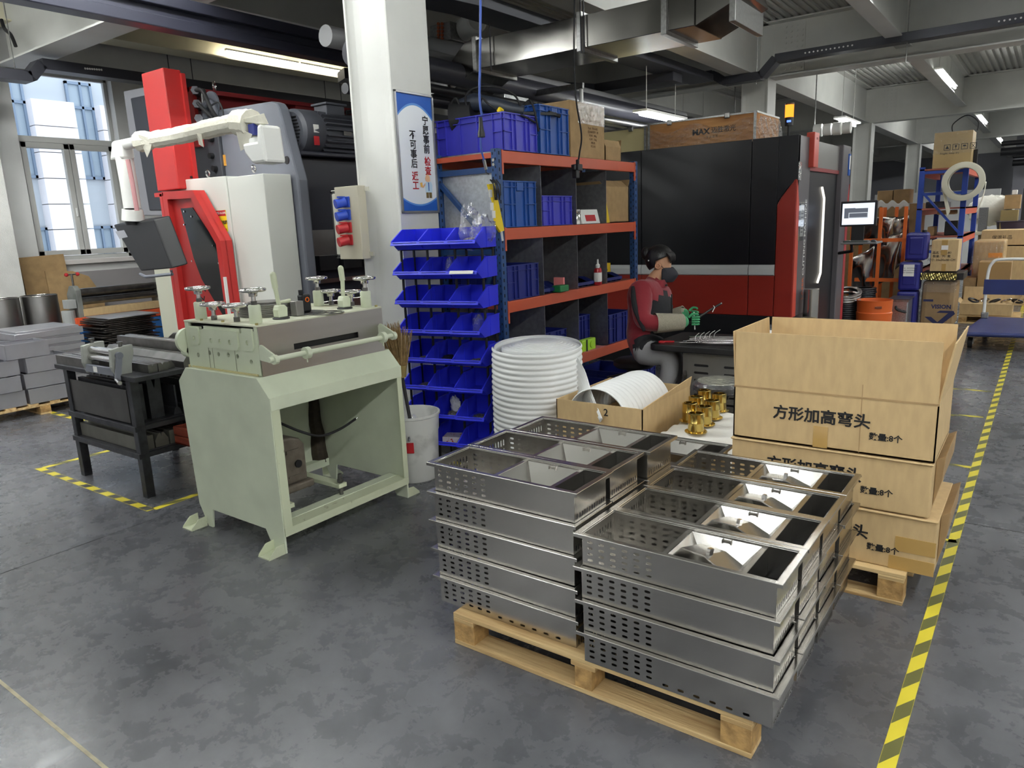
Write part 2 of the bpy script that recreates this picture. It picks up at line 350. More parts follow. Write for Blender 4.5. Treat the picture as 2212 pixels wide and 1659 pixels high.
def column(k, y):
    x0, x1, y0, y1 = XC-.21, XC+.2, y-.2, y+.2
    T = thing('column_%d' % k, None, None, (XC, y, 0)); struct(T)
    B().box(x1-.018, x1, y0, y1, 0, ZB).obj('flange', STEELW, T, 0, bev=.003); B().box(x0, x0+.018, y0, y1, 0, ZB).obj('flange', STEELW, T, 0, bev=.003)
    w_ = B(); w_.box(x0+.018, x1-.018, y-.16, y+.16, 0, ZB); w_.obj('web', STEELW, T, 0)
    f = B()
    for sx in (x0+.018, x1-.018):                     # soft fire-paint fillet in the recess
        sg = 1 if sx == x0+.018 else -1
        f.prism([(sx, y-.17), (sx+sg*.10, y-.16), (sx+sg*.05, y-.162), (sx, y-.19)], 'z', 0, ZB)
    f.obj('fillet', STEELW, T, 60)
for k, y in enumerate(YC[1:5]): column(k+1, y)
# floor tapes
def tape(p, q, w_, label, m=TAPE, grp='hazard tape on the floor'):
    p, q = V(p), V(q); d = q-p; L = d.length; b = B(); b.box(-w_/2, w_/2, -L/2, L/2, .0006, .0014); o = b.obj('floor_tape', m, smooth_=0)
    o.location = (p+q)/2; o.rotation_euler.z = math.atan2(d.y, d.x) - PI/2; return tag(o, label, 'tape', grp)
tape((-.249, -1, 0), (-.249, 22, 0), .047, 'long yellow and black tape stripe running along the aisle')
for i, (p, q, l) in enumerate(((PZ(2040, 838), PZ(2142, 846), 'thin yellow tape crossing under the trolley to the aisle stripe'), (PZ(2040, 895), PZ(2124, 901), 'yellow tape crossing just behind the open carton to the aisle stripe'),
        (PZ(2040, 1002), PZ(2098, 1010), 'short yellow tape beside the middle carton'), (PZ(2020, 1165), PZ(2066, 1170), 'short yellow tape beside the lowest carton'))): tape(p, q, .04, l)
a, b_, c_ = V((-5.97, 2.075, 0)), V((-4.35, 2.075, 0)), V((-4.36, 2.9, 0))
tape(a, b_, .05, 'yellow and black tape in front of the steel bench', TAPE2); tape(b_+V((0, .02, 0)), c_, .05, 'yellow tape between the bench and the pale green machine')
tape((-5.94, 2.1, 0), (-5.94, 2.9, 0), .05, 'yellow tape at the left end of the steel bench'); tape((-8.2, 2.94, 0), (-6.8, 2.93, 0), .05, 'yellow tape in front of the pallet of open steel boxes', TAPE2)
tape((-7.25, 2.96, 0), (-7.25, 3.6, 0), .05, 'short yellow tape behind the bench by the pallet of boxes')
tape((-3.75, 3.72, 0), (-2.9, 3.72, 0), .05, 'yellow and black tape on the floor under the blue bin stand')
# the neighbouring building seen through the window
FX = -18.5; Tn = thing('neighbour_building', 'pale panelled building outside the window with tall windows', 'building', (FX, 5, -6))
fac = M('facade panels', (228, 226, 228), .6); facg = M('facade grey', (176, 184, 190), .6); B().box(FX-4, FX-.35, -14, 34, -6, 14).obj('facade', facg, Tn, 0)
for k in range(22):
    y = 7.62 - 1.48*12 + 1.48*k
    if abs(y-7) > 10: continue
    for j in range(16):
        B().box(FX-.35, FX, y, y+.9, -4.32+.57*j, -4.32+.57*(j+1)-.018).obj('facade_panel', fac, Tn, 0)
    for z in (-.2, 3.1):
        wf = B()
        for q in ((y+.9, y+.95), (y+1.2, y+1.25), (y+1.43, y+1.48)): wf.box(FX-.36, FX-.28, q[0], q[1], z, z+2.2)
        for q in ((z, z+.06), (z+1.6, z+1.66), (z+2.14, z+2.2)): wf.box(FX-.36, FX-.28, y+.9, y+1.48, q[0], q[1])
        wo = wf.obj('window', M('blue grey frame', (120, 138, 158), .5), Tn, 0)
        B().box(FX-.345, FX-.335, y+.9, y+1.48, z, z+2.2).obj('pane', M('dim glass', (150, 166, 178), .1), wo, 0)
tag(B().box(-40, -10.8, -40, 60, -6.1, -6).obj('yard', M('yard', (120, 120, 118), .9), smooth_=0), 'paved yard outside', 'ground', kind='structure')
# ---------------------------------------------------------------- ceiling lights
def batten(x, y, z, label, L=2.4, along='y', m=TUBE, twin=True):
    T = thing('batten_light', label, 'light', (x, y, z), 'ceiling battens'); d = (0, L/2) if along == 'y' else (L/2, 0)
    h = B(); hx, hy = (.10, L/2) if along == 'y' else (L/2, .10); h.box(x-hx, x+hx, y-hy, y+hy, z+.03, z+.06); h.obj('housing', WHITEP, T, 0)
    for s_ in ((-.06, .06) if twin else (0,)):
        for hh in (-1, 1):
            t = B(); a = (x+s_, y+hh*L*.25, z) if along == 'y' else (x+hh*L*.25, y+s_, z)
            p = V(a); e = V((0, L*.235, 0)) if along == 'y' else V((L*.235, 0, 0)); t.cyl(p-e, p+e, .02, 10); t.obj('tube', m, T, 60)
    for hh in (-1, 1):
        px, py = (x, y+hh*L*.35) if along == 'y' else (x+hh*L*.35, y); B().cyl((px, py, z+.06), (px, py, ZC), .005, 6).obj('hanger_rod', STEELW, T)
OR = ['first', 'second', 'third', 'fourth', 'fifth', 'sixth', 'seventh', 'eighth']
batten(-4.9, 2.9, 4.1, 'added batten light overhead outside the picture above the green machine', 1.8); batten(-8.2, 1.6, 4.0, 'added batten light overhead outside the picture near the windows')  # two battens added out of view to brighten the left bay
for k, y in enumerate((16.3, 24.6, 32.4, 39)): batten(-1.85, y, 3.9, 'twin tube light hanging over the aisle, %s from the camera' % OR[k])
k = 0
for xi, x in enumerate((-6.4, -1.85, 1.6, 5)):
    for yi, y in enumerate((-6, -1.6, 1.9, 8.2)):
        if xi == 0 and yi == 3: continue
        if x == -1.85 and y == 1.9: y = 2.4
        batten(x, y, 3.95, 'batten light overhead outside the picture, %s row from the windows, %s from behind' % (OR[xi], OR[yi])); k += 1
for x in (1.6, 5):
    for yi, y in enumerate((12.6, 16.3, 20.5, 24.6, 32.4)): batten(x, y, 3.9, 'added batten light outside the picture in the %s row right of the aisle, %s along' % ('near' if x < 3 else 'far', OR[yi]))  # unseen rows added to brighten the far end and the beam sides
Tw = thing('wall_tube_light', 'bright tube light fixed along the cream edge beam', 'light', (-9.75, 8, 4.2), None)
for y0 in (6.72, 8.02):
    B().cyl((-9.76, y0, 4.2), (-9.76, y0+1.2, 4.2), .024, 10).obj('tube', TUBEW, Tw); B().box(-9.79, -9.74, y0-.03, y0+1.23, 4.225, 4.25).obj('housing', WHITEP, Tw, 0)
for x, y, l in ((-5.3, 12.9, 'tube light behind the wooden crate'), (-4.4, 9.6, 'tube light left of the wooden crate behind the tall carton'), (-3.2, 15.0, 'tube light beyond the cutting machine')):
    batten(x, y, 2.95 if y < 14 else 3.2, l, 1.3, twin=False)
# ================================================================ STEEL TRAYS ON THE FRONT PALLET
def pallet(name, label, x0, x1, y0, y1, h, nb=7, group=None):
    T = thing(name, label, 'pallet', ((x0+x1)/2, (y0+y1)/2, 0), group); W = y1-y0; t = .018
    for k in range(3):                                # bottom boards along X, blocks, cross boards along Y
        y = y0 + .05 + k*(W-.1)/2; B().box(x0, x1, y-.05, y+.05, 0, t).obj('bottom_board', WOOD, T, 0, bev=.002)
        for j in range(3):
            x = x0 + .05 + j*(x1-x0-.1)/2; ww = .05 if j != 1 else .035
            B().box(x-ww, x+ww, y-.048, y+.048, t, h-2*t).obj('block', WOODE, T, 0, bev=.002)
    for j in range(3):
        x = x0 + .05 + j*(x1-x0-.1)/2; B().box(x-.05, x+.05, y0, y1, h-2*t, h-t).obj('cross_board', WOOD, T, 0, bev=.002)
    for k in range(nb):
        y = y0 + .048 + k*(W-.096)/(nb-1); d = random.uniform(-.004, .004); B().box(x0+d, x1+d, y-.046, y+.046, h-t, h).obj('deck_board', WOOD, T, 0, bev=.002)
    return T
pallet('wooden_pallet', 'pale wooden pallet under the stacked steel trays in front', -1.79, -.595, 1.965, 3.03, .135)
TH, TP = .1195, .1205
def tray_build(low):
    T = thing('steel_tray', 'x', 'tray'); hx, hy = .3225, .111; s_ = STAIN
    fr = [slot(-.293+.043*i, .024+.0215*j, .021, .009) for i in range(6) for j in range(4)]
    if low: fr += [slot(-.02+.053*i, .016, .022, .009) for i in range(6)]
    scr = [circ(-.268, .108, .0025, 6), circ(.0, .108, .0025, 6), circ(.22, .108, .0025, 6)]
    pl = rect(-hx, hx, .001, TH-.002)
    B().plate(pl, fr, .0014, FACE_Y(-hy)).obj('front_panel', s_, T, 0)
    B().plate(pl, fr, .0014, FACE_Y(hy)).obj('back_panel', s_, T, 0)
    for o in scr: pass
    for x in (-.268, 0, .22):
        B().cyl((x, -hy-.0005, .106), (x, -hy-.004, .106), .004, 8).obj('rivet', CHROME, T)
    B().plate(rect(-hy, hy, .001, TH-.002), [slot(-.088+.0195*i, .032+.04*j, .0075, .028) for i in range(10) for j in range(2)], .0014, FACE_X(-hx)).obj('end_panel', s_, T, 0)
    B().plate(rect(-hy, hy, .001, TH-.002), [slot(-.094+.0172*i, .018, .007, .022) for i in range(12)], .0014, FACE_X(hx)).obj('end_panel', s_, T, 0)
    B().plate(rect(-hx, -.03, -hy, hy), [slot(-.29+.05*i, -.075+.05*j, .02, .009) for i in range(5) for j in range(4)], .0014, FLAT(.002)).obj('floor_panel', s_, T, 0)
    ring = lambda a, b, z: [V((sx*a, sy*b, z)) for sx, sy in ((-1, -1), (1, -1), (1, 1), (-1, 1))]
    B().loft([ring(hx-.002, hy-.002, TH-.022), ring(hx-.002, hy-.002, TH-.006), ring(hx+.003, hy+.003, TH), ring(hx+.0215, hy+.0195, TH), ring(hx+.0225, hy+.0205, TH-.002), ring(hx+.0225, hy+.0205, TH-.013), ring(hx+.0205, hy+.0185, TH-.013), ring(hx+.02, hy+.018, TH-.004), ring(hx+.001, hy+.001, TH-.004), ring(hx+.0005, hy+.0005, TH-.022)], False, True).obj('rim', s_, T, 0)
    for x in (-.031, .221):
        B().box(x-.008, x+.008, -hy+.003, hy-.003, TH-.014, TH-.010).box(x-.009, x-.007, -hy+.003, hy-.003, .02, TH-.01).box(x+.007, x+.009, -hy+.003, hy-.003, .02, TH-.01).obj('divider_bar', s_, T, 0)
    rg = lambda x0, x1, y, z: [V((x0, -y, z)), V((x1, -y, z)), V((x1, y, z)), V((x0, y, z))]
    B().loft([rg(-.021, .211, hy-.004, TH-.012), rg(.055, .15, .02, .035)], False).obj('hopper', s_, T, 0)
    B().box(.055, .15, -.02, .02, .033, .035).obj('hopper_floor', STAINS, T, 0)
    B().box(.085, .115, hy-.016, hy-.004, TH-.034, TH-.014).box(.084, .088, hy-.019, hy-.004, TH-.036, TH-.012).box(.112, .116, hy-.019, hy-.004, TH-.036, TH-.012).obj('clip', s_, T, 0)
    B().box(.23, .318, -hy+.004, hy-.004, .003, .005).obj('pocket_floor', DARKST, T, 0)
    return T
trayA, trayB = tray_build(False), tray_build(True); used = set()
ROWN = {3: ['front', 'middle', 'rear'], 4: ['front', 'second', 'third', 'rear']}
LVL = {5: ['bottom', 'fourth from top', 'third from top', 'second from top', 'topmost'], 4: ['bottom', 'third from top', 'second from top', 'topmost']}
for side, cx, rows, nl, y0 in (('left', -1.568, 3, 5, 1.995), ('right', -.862, 4, 4, 1.945)):
    for r_ in range(rows):
        for l in range(nl):
            low = l == 0; pr = trayB if low else trayA
            lab = 'perforated steel tray, %s of the %s stack in the %s row' % (LVL[nl][l], ROWN[rows][r_], side)
            dx = random.uniform(-.004, .004) + (r_ == 2 and side == 'left')*.02; dy = random.uniform(-.003, .003)
            loc = (cx+dx, y0+.131+.266*r_+dy, .136+TP*l)
            if low in used: dup(pr, loc, random.uniform(-.006, .006), lab, 'stainless trays stacked on the pallet')
            else: used.add(low); pr.location = loc; tag(pr, lab, 'tray', 'stainless trays stacked on the pallet')
dup(trayA, (-1.478, 3.17, .136+.31), 0, 'single stainless tray lying lower behind the left row', 'stainless trays stacked on the pallet')
tag(B().box(-1.78, -1.18, 3.07, 3.26, .0, .443).obj('carton', KRAFT, bev=.004, loc=(-1.48, 3.17, 0)), 'plain carton under the single tray behind the left row', 'box')
# loose bent plates lying in the right-hand top trays
for r_ in range(4):
    b = B(); zt = .136+TP*3; cy = 1.945+.131+.266*r_; cx = -.862+.09
    b.prism([(-.115, .058), (-.085, .098), (.0, .105), (.09, .078), (.092, .074), (.0, .1), (-.084, .094), (-.112, .057)], 'y', -.07, .05)
    o = b.obj('bent_plate', STAIN, None, 0); o.location = (cx, cy-.015, zt); o.rotation_euler = (R(-12), R(4), R(-14+5*r_))
    hd = B().box(-.006, .006, -.05, -.03, .1, .125).obj('handle_strip', CHROME, o, 0)
    tag(o, 'loose bent steel cover lying in the %s top tray of the right row' % ROWN[4][r_], 'cover plate', 'loose covers in the trays')
# ================================================================ CARTON STACK
pallet('wooden_pallet', 'wooden pallet under the stack of lettered cartons', -1.16, -.36, 3.19, 3.9, .14, 6)
def flaps(T, m, x0, x1, y0, y1, z, lens, th=.006):    # four flaps: (length, lean outward in degrees) for -Y, +Y, -X, +X
    for (L, a), ax in zip(lens, ('-y', '+y', '-x', '+x')):
        if not L: continue
        c, s_ = math.cos(R(a))*L, math.sin(R(a))*L; b = B()
        if 'y' in ax:
            y = y0 if ax[0] == '-' else y1; sg = -1 if ax[0] == '-' else 1
            b.prism([(y, z), (y-sg*th, z), (y-sg*th+sg*s_, z+c), (y+sg*s_, z+c)], 'x', x0+.004, x1-.004)
        else:
            x = x0 if ax[0] == '-' else x1; sg = -1 if ax[0] == '-' else 1
            b.prism([(x, z), (x-sg*th, z), (x-sg*th+sg*s_, z+c), (x+sg*s_, z+c)], 'y', y0+.004, y1-.004)
        b.obj('flap', m, T, 0)
def openbox(T, m, x0, x1, y0, y1, z0, z1, th=.006, name='box_body'):
    b = B(); b.box(x0, x1, y0, y0+th, z0, z1).box(x0, x1, y1-th, y1, z0, z1).box(x0, x0+th, y0, y1, z0, z1).box(x1-th, x1, y0, y1, z0, z1).box(x0, x1, y0, y1, z0, z0+th)
    return b.obj(name, m, T, 0)
PTAPE = M('brown packing tape', (176, 142, 84), .25, coat=.4)
cx0, cx1, cy0, cy1 = -1.115, -.292, 3.235, 3.76
for i, (z0, z1, lab, dx) in enumerate(((.141, .378, 'lowest lettered carton of the stack, taped at its right corner', .0), (.392, .618, 'middle lettered carton of the stack, lid closed', -.004), (.632, .872, 'open top carton of the stack with its flaps standing up', 0))):
    T = thing('lettered_carton', lab, 'box', ((cx0+cx1)/2, (cy0+cy1)/2, z0), 'lettered cartons'); x0, x1 = cx0+dx, cx1+dx+(.03 if i == 0 else 0)
    if i < 2:
        B().box(x0, x1, cy0, cy1, z0, z1).obj('box_body', KRAFT, T, 0, bev=.006)
        B().box(x0-.004, x1+.004, cy0-.008, cy1, z1, z1+.008).obj('lid_flap', KRAFT, T, 0, bev=.003)
        B().prism([(x1+.001, z0+.02), (x1+.001, z1), (x1+.035, z1+.02), (x1+.03, z1-.08), (x1+.02, z0+.1)], 'y', cy0+.1, cy1).obj('loose_side_flap', KRAFT2, T, 0, bev=.003)
    else:
        openbox(T, KRAFT, x0, x1, cy0, cy1, z0, z1); flaps(T, KRAFT, x0, x1, cy0, cy1, z1, ((.252, 1), (.252, 3), (.252, 3), (.252, 9)))
        B().box(x0, x1, cy0-.0012, cy0, z1-.004, z1+.004).obj('crease', KRAFT2, T, 0); B().box(-.575, -.572, cy0-.001, cy0, z0, z1+.2).obj('crease', KRAFT2, T, 0)
        B().box(-.76, -.7, cy0-.0015, cy0, z0, z0+.095).obj('tape_strip', PTAPE, T, 0)
    sx = {0: .02, 1: -.02, 2: 0}[i]
    text('方形加高弯头', .067, INK, T, FACE_Y(cy0-.0015, -.735+sx, z0+.135), bold=.0016, xs=1.0)
    text('数量:8个', .034, INK, T, FACE_Y(cy0-.0015, -.475+sx, z0+.078), bold=.0008)
    if i == 0:
        B().box(-.43, x1+.002, cy0-.0015, cy0, z0+.0, z0+.06).box(-.41, x1+.002, cy0-.0018, cy0, z0+.085, z0+.15).obj('tape_strip', PTAPE, T, 0)
# ================================================================ PALE GREEN FORMING MACHINE
T = thing('forming_machine', 'pale green sheet forming machine with chrome handwheels on top', 'machine', (-3.48, 2.6, 0)); GM = T
prof = [(-3.80, 0), (-3.868, .13), (-3.903, .855), (-3.816, .937), (-3.167, .935), (-3.078, .838), (-3.085, 0), (-3.185, 0), (-3.24, .108), (-3.735, .113), (-3.755, 0)]
for y in (2.125, 3.04): B().prism(prof, 'y', y, y+.012).obj('end_panel', PALEG, T, 0, bev=.002)
Y0, Y1 = 2.13, 3.045
B().prism([(-3.866, .14), (-3.9, .855), (-3.896, .856), (-3.862, .14)], 'y', Y0, Y1).obj('back_panel', PALEG, T, 0)
B().prism([(-3.9, .853), (-3.813, .935), (-3.164, .933), (-3.076, .836), (-3.08, .832), (-3.17, .927), (-3.811, .929), (-3.896, .849)], 'y', Y0-.004, Y1+.006).obj('shoulder_plate', PALEG, T, 0)
B().box(-3.086, -3.074, Y0-.004, Y1+.008, .772, .84).obj('front_rail', PALEG, T, 0, bev=.002)
B().box(-3.087, -3.077, Y0, Y0+.05, .1, .78).obj('front_post', PALEG2, T, 0, bev=.002)
B().box(-3.087, -3.077, Y1-.03, Y1+.008, .1, .78).obj('front_post', PALEG2, T, 0, bev=.002)
B().prism([(-3.075, .095), (-3.075, .138), (-3.16, .142), (-3.16, .136), (-3.083, .13), (-3.083, .095)], 'y', Y0, Y1).obj('bottom_rail', PALEG2, T, 0)
B().box(-3.23, -3.16, Y0+.01, Y1-.01, .10, .145).obj('bottom_channel', PALEG, T, 0, bev=.003)
B().box(-3.86, -3.8, Y0+.01, Y1-.01, .1, .15).obj('bottom_channel', PALEG, T, 0, bev=.003)
for y in (2.25, 2.62):
    B().box(-3.84, -3.18, y-.03, y+.03, .19, .215).obj('cross_support', PALEG2, T, 0, bev=.003)
B().cyl((-3.2, 2.62, .13), (-3.2, 2.62, .27), .012, 10).cyl((-3.2, 2.62, .22), (-3.2, 2.62, .235), .02, 6).obj('levelling_bolt', DIEST, T)
for x, y, sg in ((-3.86, 2.125, -1), (-3.14, 2.125, -1), (-3.86, 3.052, 1), (-3.14, 3.052, 1)):     # channel feet
    b = B(); L = .10; b.box(x-.045, x+.05, min(y, y+sg*L), max(y, y+sg*L), 0, .006)
    for xx in (x-.045, x+.046):
        b.prism([(y, 0), (y+sg*L, 0), (y+sg*(L-.005), .014), (y+sg*.05, .055), (y, .06)], 'x', xx, xx+.005)
    b.obj('foot', PALEG2, T, 0)
# gearbox, pulley and cable inside
gb = M('cast gearbox', (92, 84, 74), .6, var=.2, vs=20, bump=.2)
b = B(); b.box(-3.5, -3.3, 2.3, 2.52, .215, .26); b.prism([(2.33, .26), (2.49, .26), (2.49, .47), (2.46, .51), (2.40, .53), (2.33, .53)], 'x', -3.48, -3.32)
gbx = b.obj('gearbox', gb, T, 0, bev=.012); B().cyl((-3.318, 2.43, .37), (-3.308, 2.43, .37), .022, 16).obj('oil_plug', BLACK, gbx); B().box(-3.318, -3.312, 2.36, 2.44, .44, .46).box(-3.318, -3.312, 2.36, 2.44, .30, .31).obj('cast_rib', gb, gbx, 0)
B().lathe([(.01, .60), (.06, .6), (.062, .615), (.05, .625), (.062, .635), (.06, .65), (.01, .65)], (-3.4, 2.33, 0), 24).cyl((-3.4, 2.33, .52), (-3.4, 2.33, .9), .014, 10).obj('pulley', DARKST, T)
B().curve([(-3.34, 2.36, .62), (-3.3, 2.467, .547), (-3.3, 2.592, .492), (-3.3, 2.733, .495), (-3.3, 2.861, .527)], .0075, 8).obj('cable', RUBBER, T)
B().cyl((-3.3, 2.861, .527), (-3.3, 2.878, .532), .005, 8).obj('cable_end', CHROME, T)
random.seed(3); b = B(); pts = [(-3.858, 3.0+random.uniform(-.006, .006), .78-.065*i) for i in range(11)]
b.tube(pts, [.02+.004*i for i in range(11)], 8).obj('grease_stain', M('old grease', (52, 44, 34), .8, var=.3, vs=30), T)
# head with drilled end plate
hd = M('pale green head', (204, 211, 186), .45, var=.04, bump=.04, bs=20)
hl = [(-3.735, 1.007), (-3.621, 1.027), (-3.537, 1.025), (-3.448, 1.028), (-3.366, 1.026), (-3.25, 1.005)]
B().plate([(-3.832, .937), (-3.176, .937), (-3.176, 1.19), (-3.2, 1.19), (-3.2, 1.165), (-3.3, 1.165), (-3.3, 1.15), (-3.325, 1.15), (-3.325, 1.172), (-3.65, 1.172), (-3.65, 1.15), (-3.69, 1.15), (-3.69, 1.165), (-3.795, 1.165), (-3.795, 1.19), (-3.832, 1.19)], [circ(x, z, .0125, 14) for x, z in hl], .014, FACE_Y(2.172)).obj('end_plate', hd, T, 0)
for x0, x1, z0, z1, hs in ((-3.785, -3.694, 1.064, 1.16, [(-3.74, 1.1)]), (-3.648, -3.335, 1.057, 1.158, [(-3.579, 1.097), (-3.495, 1.098), (-3.408, 1.098)]), (-3.294, -3.207, 1.062, 1.178, [(-3.254, 1.106)])):
    B().plate([(x0, z1), (x0, z0+.02), (x0+.015, z0), (x1-.015, z0), (x1, z0+.02), (x1, z1)], [circ(x, z, .0135, 14) for x, z in hs], .012, FACE_Y(2.162)).obj('bearing_block', hd, T, 0, bev=.002)
    B().prism([(x0-.004, z1+.002), (x0-.004, z0+.012), (x0+.015, z0-.006), (x1-.015, z0-.006), (x1+.004, z0+.012), (x1+.004, z1+.002)], 'y', 2.166, 2.1695).obj('block_gap', BLACK, T, 0)
for x in (-3.628, -3.59, -3.385): B().box(x, x+.002, 2.1635, 2.1655, .94, 1.056).obj('plate_joint', M('green seam', (120, 122, 100), .8), T, 0)
B().box(-3.82, -3.19, 2.2, 3.0, .94, 1.17).obj('hole_shade_block', BLACK, T, 0)  # black filler stands in for the shade inside the holes and slot
B().box(-3.835, -3.825, 2.166, 3.02, .937, 1.185).obj('rear_cover', hd, T, 0, bev=.002)
b = B(); b.plate(rect(2.168, 3.022, .918, 1.188), [rect(2.374, 2.824, 1.04, 1.072)], .004, FACE_X(-3.17)); b.obj('stainless_cover', M('brushed cover', (176, 172, 170), .34, 1, var=.04, vs=3, stretch=(1, .1, 3)), T, 0)
B().box(-3.835, -3.17, 2.163, 3.024, 1.186, 1.196).obj('top_plate', M('worn green top', (206, 208, 186), .5, c2=(168, 160, 132), vs=5, lo=.28, hi=.44), T, 0, bev=.002)
B().box(-3.845, -3.825, 2.162, 3.02, .93, .945).obj('sealing_bead', M('old sealant', (196, 186, 140), .7), T, 0)
B().box(-3.8, -3.2, 2.158, 2.168, .934, .944).obj('sealing_bead', M('old sealant', (196, 186, 140), .7), T, 0)
def wheel(x, y, z0, zc, zw, tall, tilt=0):
    if tall: po = B().lathe([(.03, z0), (.032, z0+.004), (.031, z0+.09), (.027, z0+.095)], (x, y, 0), 20).obj('wheel_post', hd, T, 40); B().cyl((x, y, z0+.09), (x, y, z0+.115), .017, 6).obj('nut', DIEST, po)
    else: B().cyl((x, y, z0), (x, y, z0+.025), .018, 6).obj('nut', DIEST, T)
    h = B(); h.cyl((x, y, z0+.02), (x, y, zw), .011, 12).lathe([(.013, zw-.03), (.022, zw-.028), (.022, zw-.012), (.03, zw-.004), (.012, zw+.006)], (x, y, 0), 16)
    for k in range(5):
        a = 2*PI*k/5+x*40; d = V((math.cos(a), math.sin(a), 0)); h.bar(V((x, y, zw-.008))+d*.02, V((x, y, zw+.004))+d*.052, .014, .008)
    h.torus((x, y, zw+.004), .058, .0095, n=32, m=8); h.obj('handwheel', CHROME, T, 50)
for x, y in ((-3.775, 2.235), (-3.262, 2.228), (-3.62, 2.93), (-3.235, 2.965)): wheel(x, y, 1.196, 0, 1.362, True)
for x, y in ((-3.65, 2.235), (-3.435, 2.232), (-3.575, 2.99), (-3.385, 2.985)): wheel(x, y, 1.196, 0, 1.278, False)
for x, y, lean in ((-3.285, 2.4, .0), (-3.305, 2.86, .02)):
    b = B(); b.lathe([(.045, 1.196), (.045, 1.203), (.04, 1.206)], (x, y, 0), 20).obj('lever_washer', DARKST, T)
    b = B(); b.prism([(y-.03, 1.206), (y+.026, 1.206), (y+.03, 1.255), (y+.012, 1.272), (y-.022, 1.27), (y-.032, 1.245)], 'x', x-.024, x+.024); lv = b.obj('lever_block', hd, T, 0, bev=.004)
    B().cyl((x, y-.005, 1.262), (x-.01, y-.01+lean, 1.36), .011, 10, .012).cyl((x-.01, y-.01+lean, 1.36), (x-.014, y-.012+lean, 1.43), .016, 12, .017).ball((x-.014, y-.012+lean, 1.43), .0165).obj('lever', PALEG2, lv)
B().box(-3.45, -3.41, 2.45, 2.53, 1.196, 1.26).cyl((-3.43, 2.5, 1.265), (-3.40, 2.56, 1.275), .012, 8).obj('stop_bracket', PALEG2, T, 0, bev=.004)
for x, y in ((-3.7, 2.19), (-3.19, 2.18), (-3.19, 3.0), (-3.5, 2.19), (-3.48, 3.0)): B().cyl((x, y, 1.196), (x, y, 1.206), .009, 6).obj('bolt', M('brass bolt', (170, 160, 110), .4, .8), T)
# front guide rod
B().cyl((-3.05, 2.13, 1.035), (-3.05, 3.0, 1.035), .0135, 14).obj('guide_rod', PALEG, T)
for y in (2.165, 2.985):
    b = B(); yy = y
    b.prism([(-3.168, 1.085), (-3.155, 1.1), (-3.14, 1.098), (-3.034, 1.05), (-3.026, 1.03), (-3.038, 1.012), (-3.06, 1.01), (-3.168, 1.02)], 'y', yy-.005, yy+.005); b.cyl((-3.05, yy-.012, 1.032), (-3.05, yy+.012, 1.032), .024, 16).obj('rod_bracket', PALEG, T, 0, bev=.002)
for y in (2.36, 2.9): B().cyl((-3.05, y-.013, 1.035), (-3.05, y+.013, 1.035), .031, 20).cyl((-3.05, y, .985), (-3.05, y, 1.01), .004, 6).obj('rod_collar', PALEG, T, 40)
B().cyl((-3.86, 2.18, 1.08), (-3.835, 2.18, 1.08), .07, 24).cyl((-3.90, 2.2, 1.02), (-3.835, 2.2, 1.02), .042, 20).obj('side_knob', hd, T)
# loose things on the machine
b = B()
for k in range(7): b.lathe([(.075, 1.1975+.0095*k), (.15+.003*math.sin(k*2.1), 1.1975+.0095*k), (.15+.003*math.sin(k*2.1), 1.2055+.0095*k), (.075, 1.2055+.0095*k)], (-3.55, 2.5, 0), 36, caps=False)
b.lathe([(.02, 1.264), (.095, 1.264), (.095, 1.272), (.02, 1.272)], (-3.55, 2.5, 0), 30)
tag(b.obj('strip_coil', DIEST, loc=(-3.55, 2.5, 1.196)), 'coil of steel strip lying on top of the green machine', 'coil')
b = B(); b.lathe([(.09, 1.197), (.105, 1.197), (.105, 1.2), (.09, 1.2)], (-3.245, 2.665, 0), 30, caps=False)
for k in range(5): a = 2*PI*k/5; b.bar((-3.245, 2.665, 1.1985), (-3.245+.095*math.cos(a), 2.665+.095*math.sin(a), 1.1985), .02, .003)
tag(b.obj('spoked_disc', DIEST, loc=(-3.245, 2.665, 1.196)), 'thin spoked steel disc lying beside the lever', 'disc')
tag(B().lathe([(.01, 1.1965), (.14, 1.1965), (.14, 1.1985), (.01, 1.1985)], (-3.4, 2.62, 0), 36).obj('round_plate', DARKST, loc=(-3.4, 2.62, 1.196)), 'flat round plate on the machine under the square tube', 'disc')
b = B(); b.box(-3.325, -3.275, 2.495, 2.545, 1.199, 1.278); tag(b.obj('square_block', STAINS, bev=.002, loc=(-3.3, 2.52, 1.199)), 'small square steel block standing on the machine top', 'block')
T2 = thing('hand_tool', 'black cordless hand tool with an orange ring standing on the machine', 'tool', (-3.4, 2.66, 1.199)); B().box(-3.425, -3.375, 2.62, 2.68, 1.199, 1.30).obj('body', BLACK, T2, 0, bev=.01); B().torus((-3.372, 2.65, 1.27), .012, .003, (1, 0, 0), 16, 6).obj('ring', M('orange', (230, 110, 30), .5), T2); B().cyl((-3.4, 2.63, 1.3), (-3.4, 2.63, 1.325), .012, 10).obj('cap', BLACK, T2)
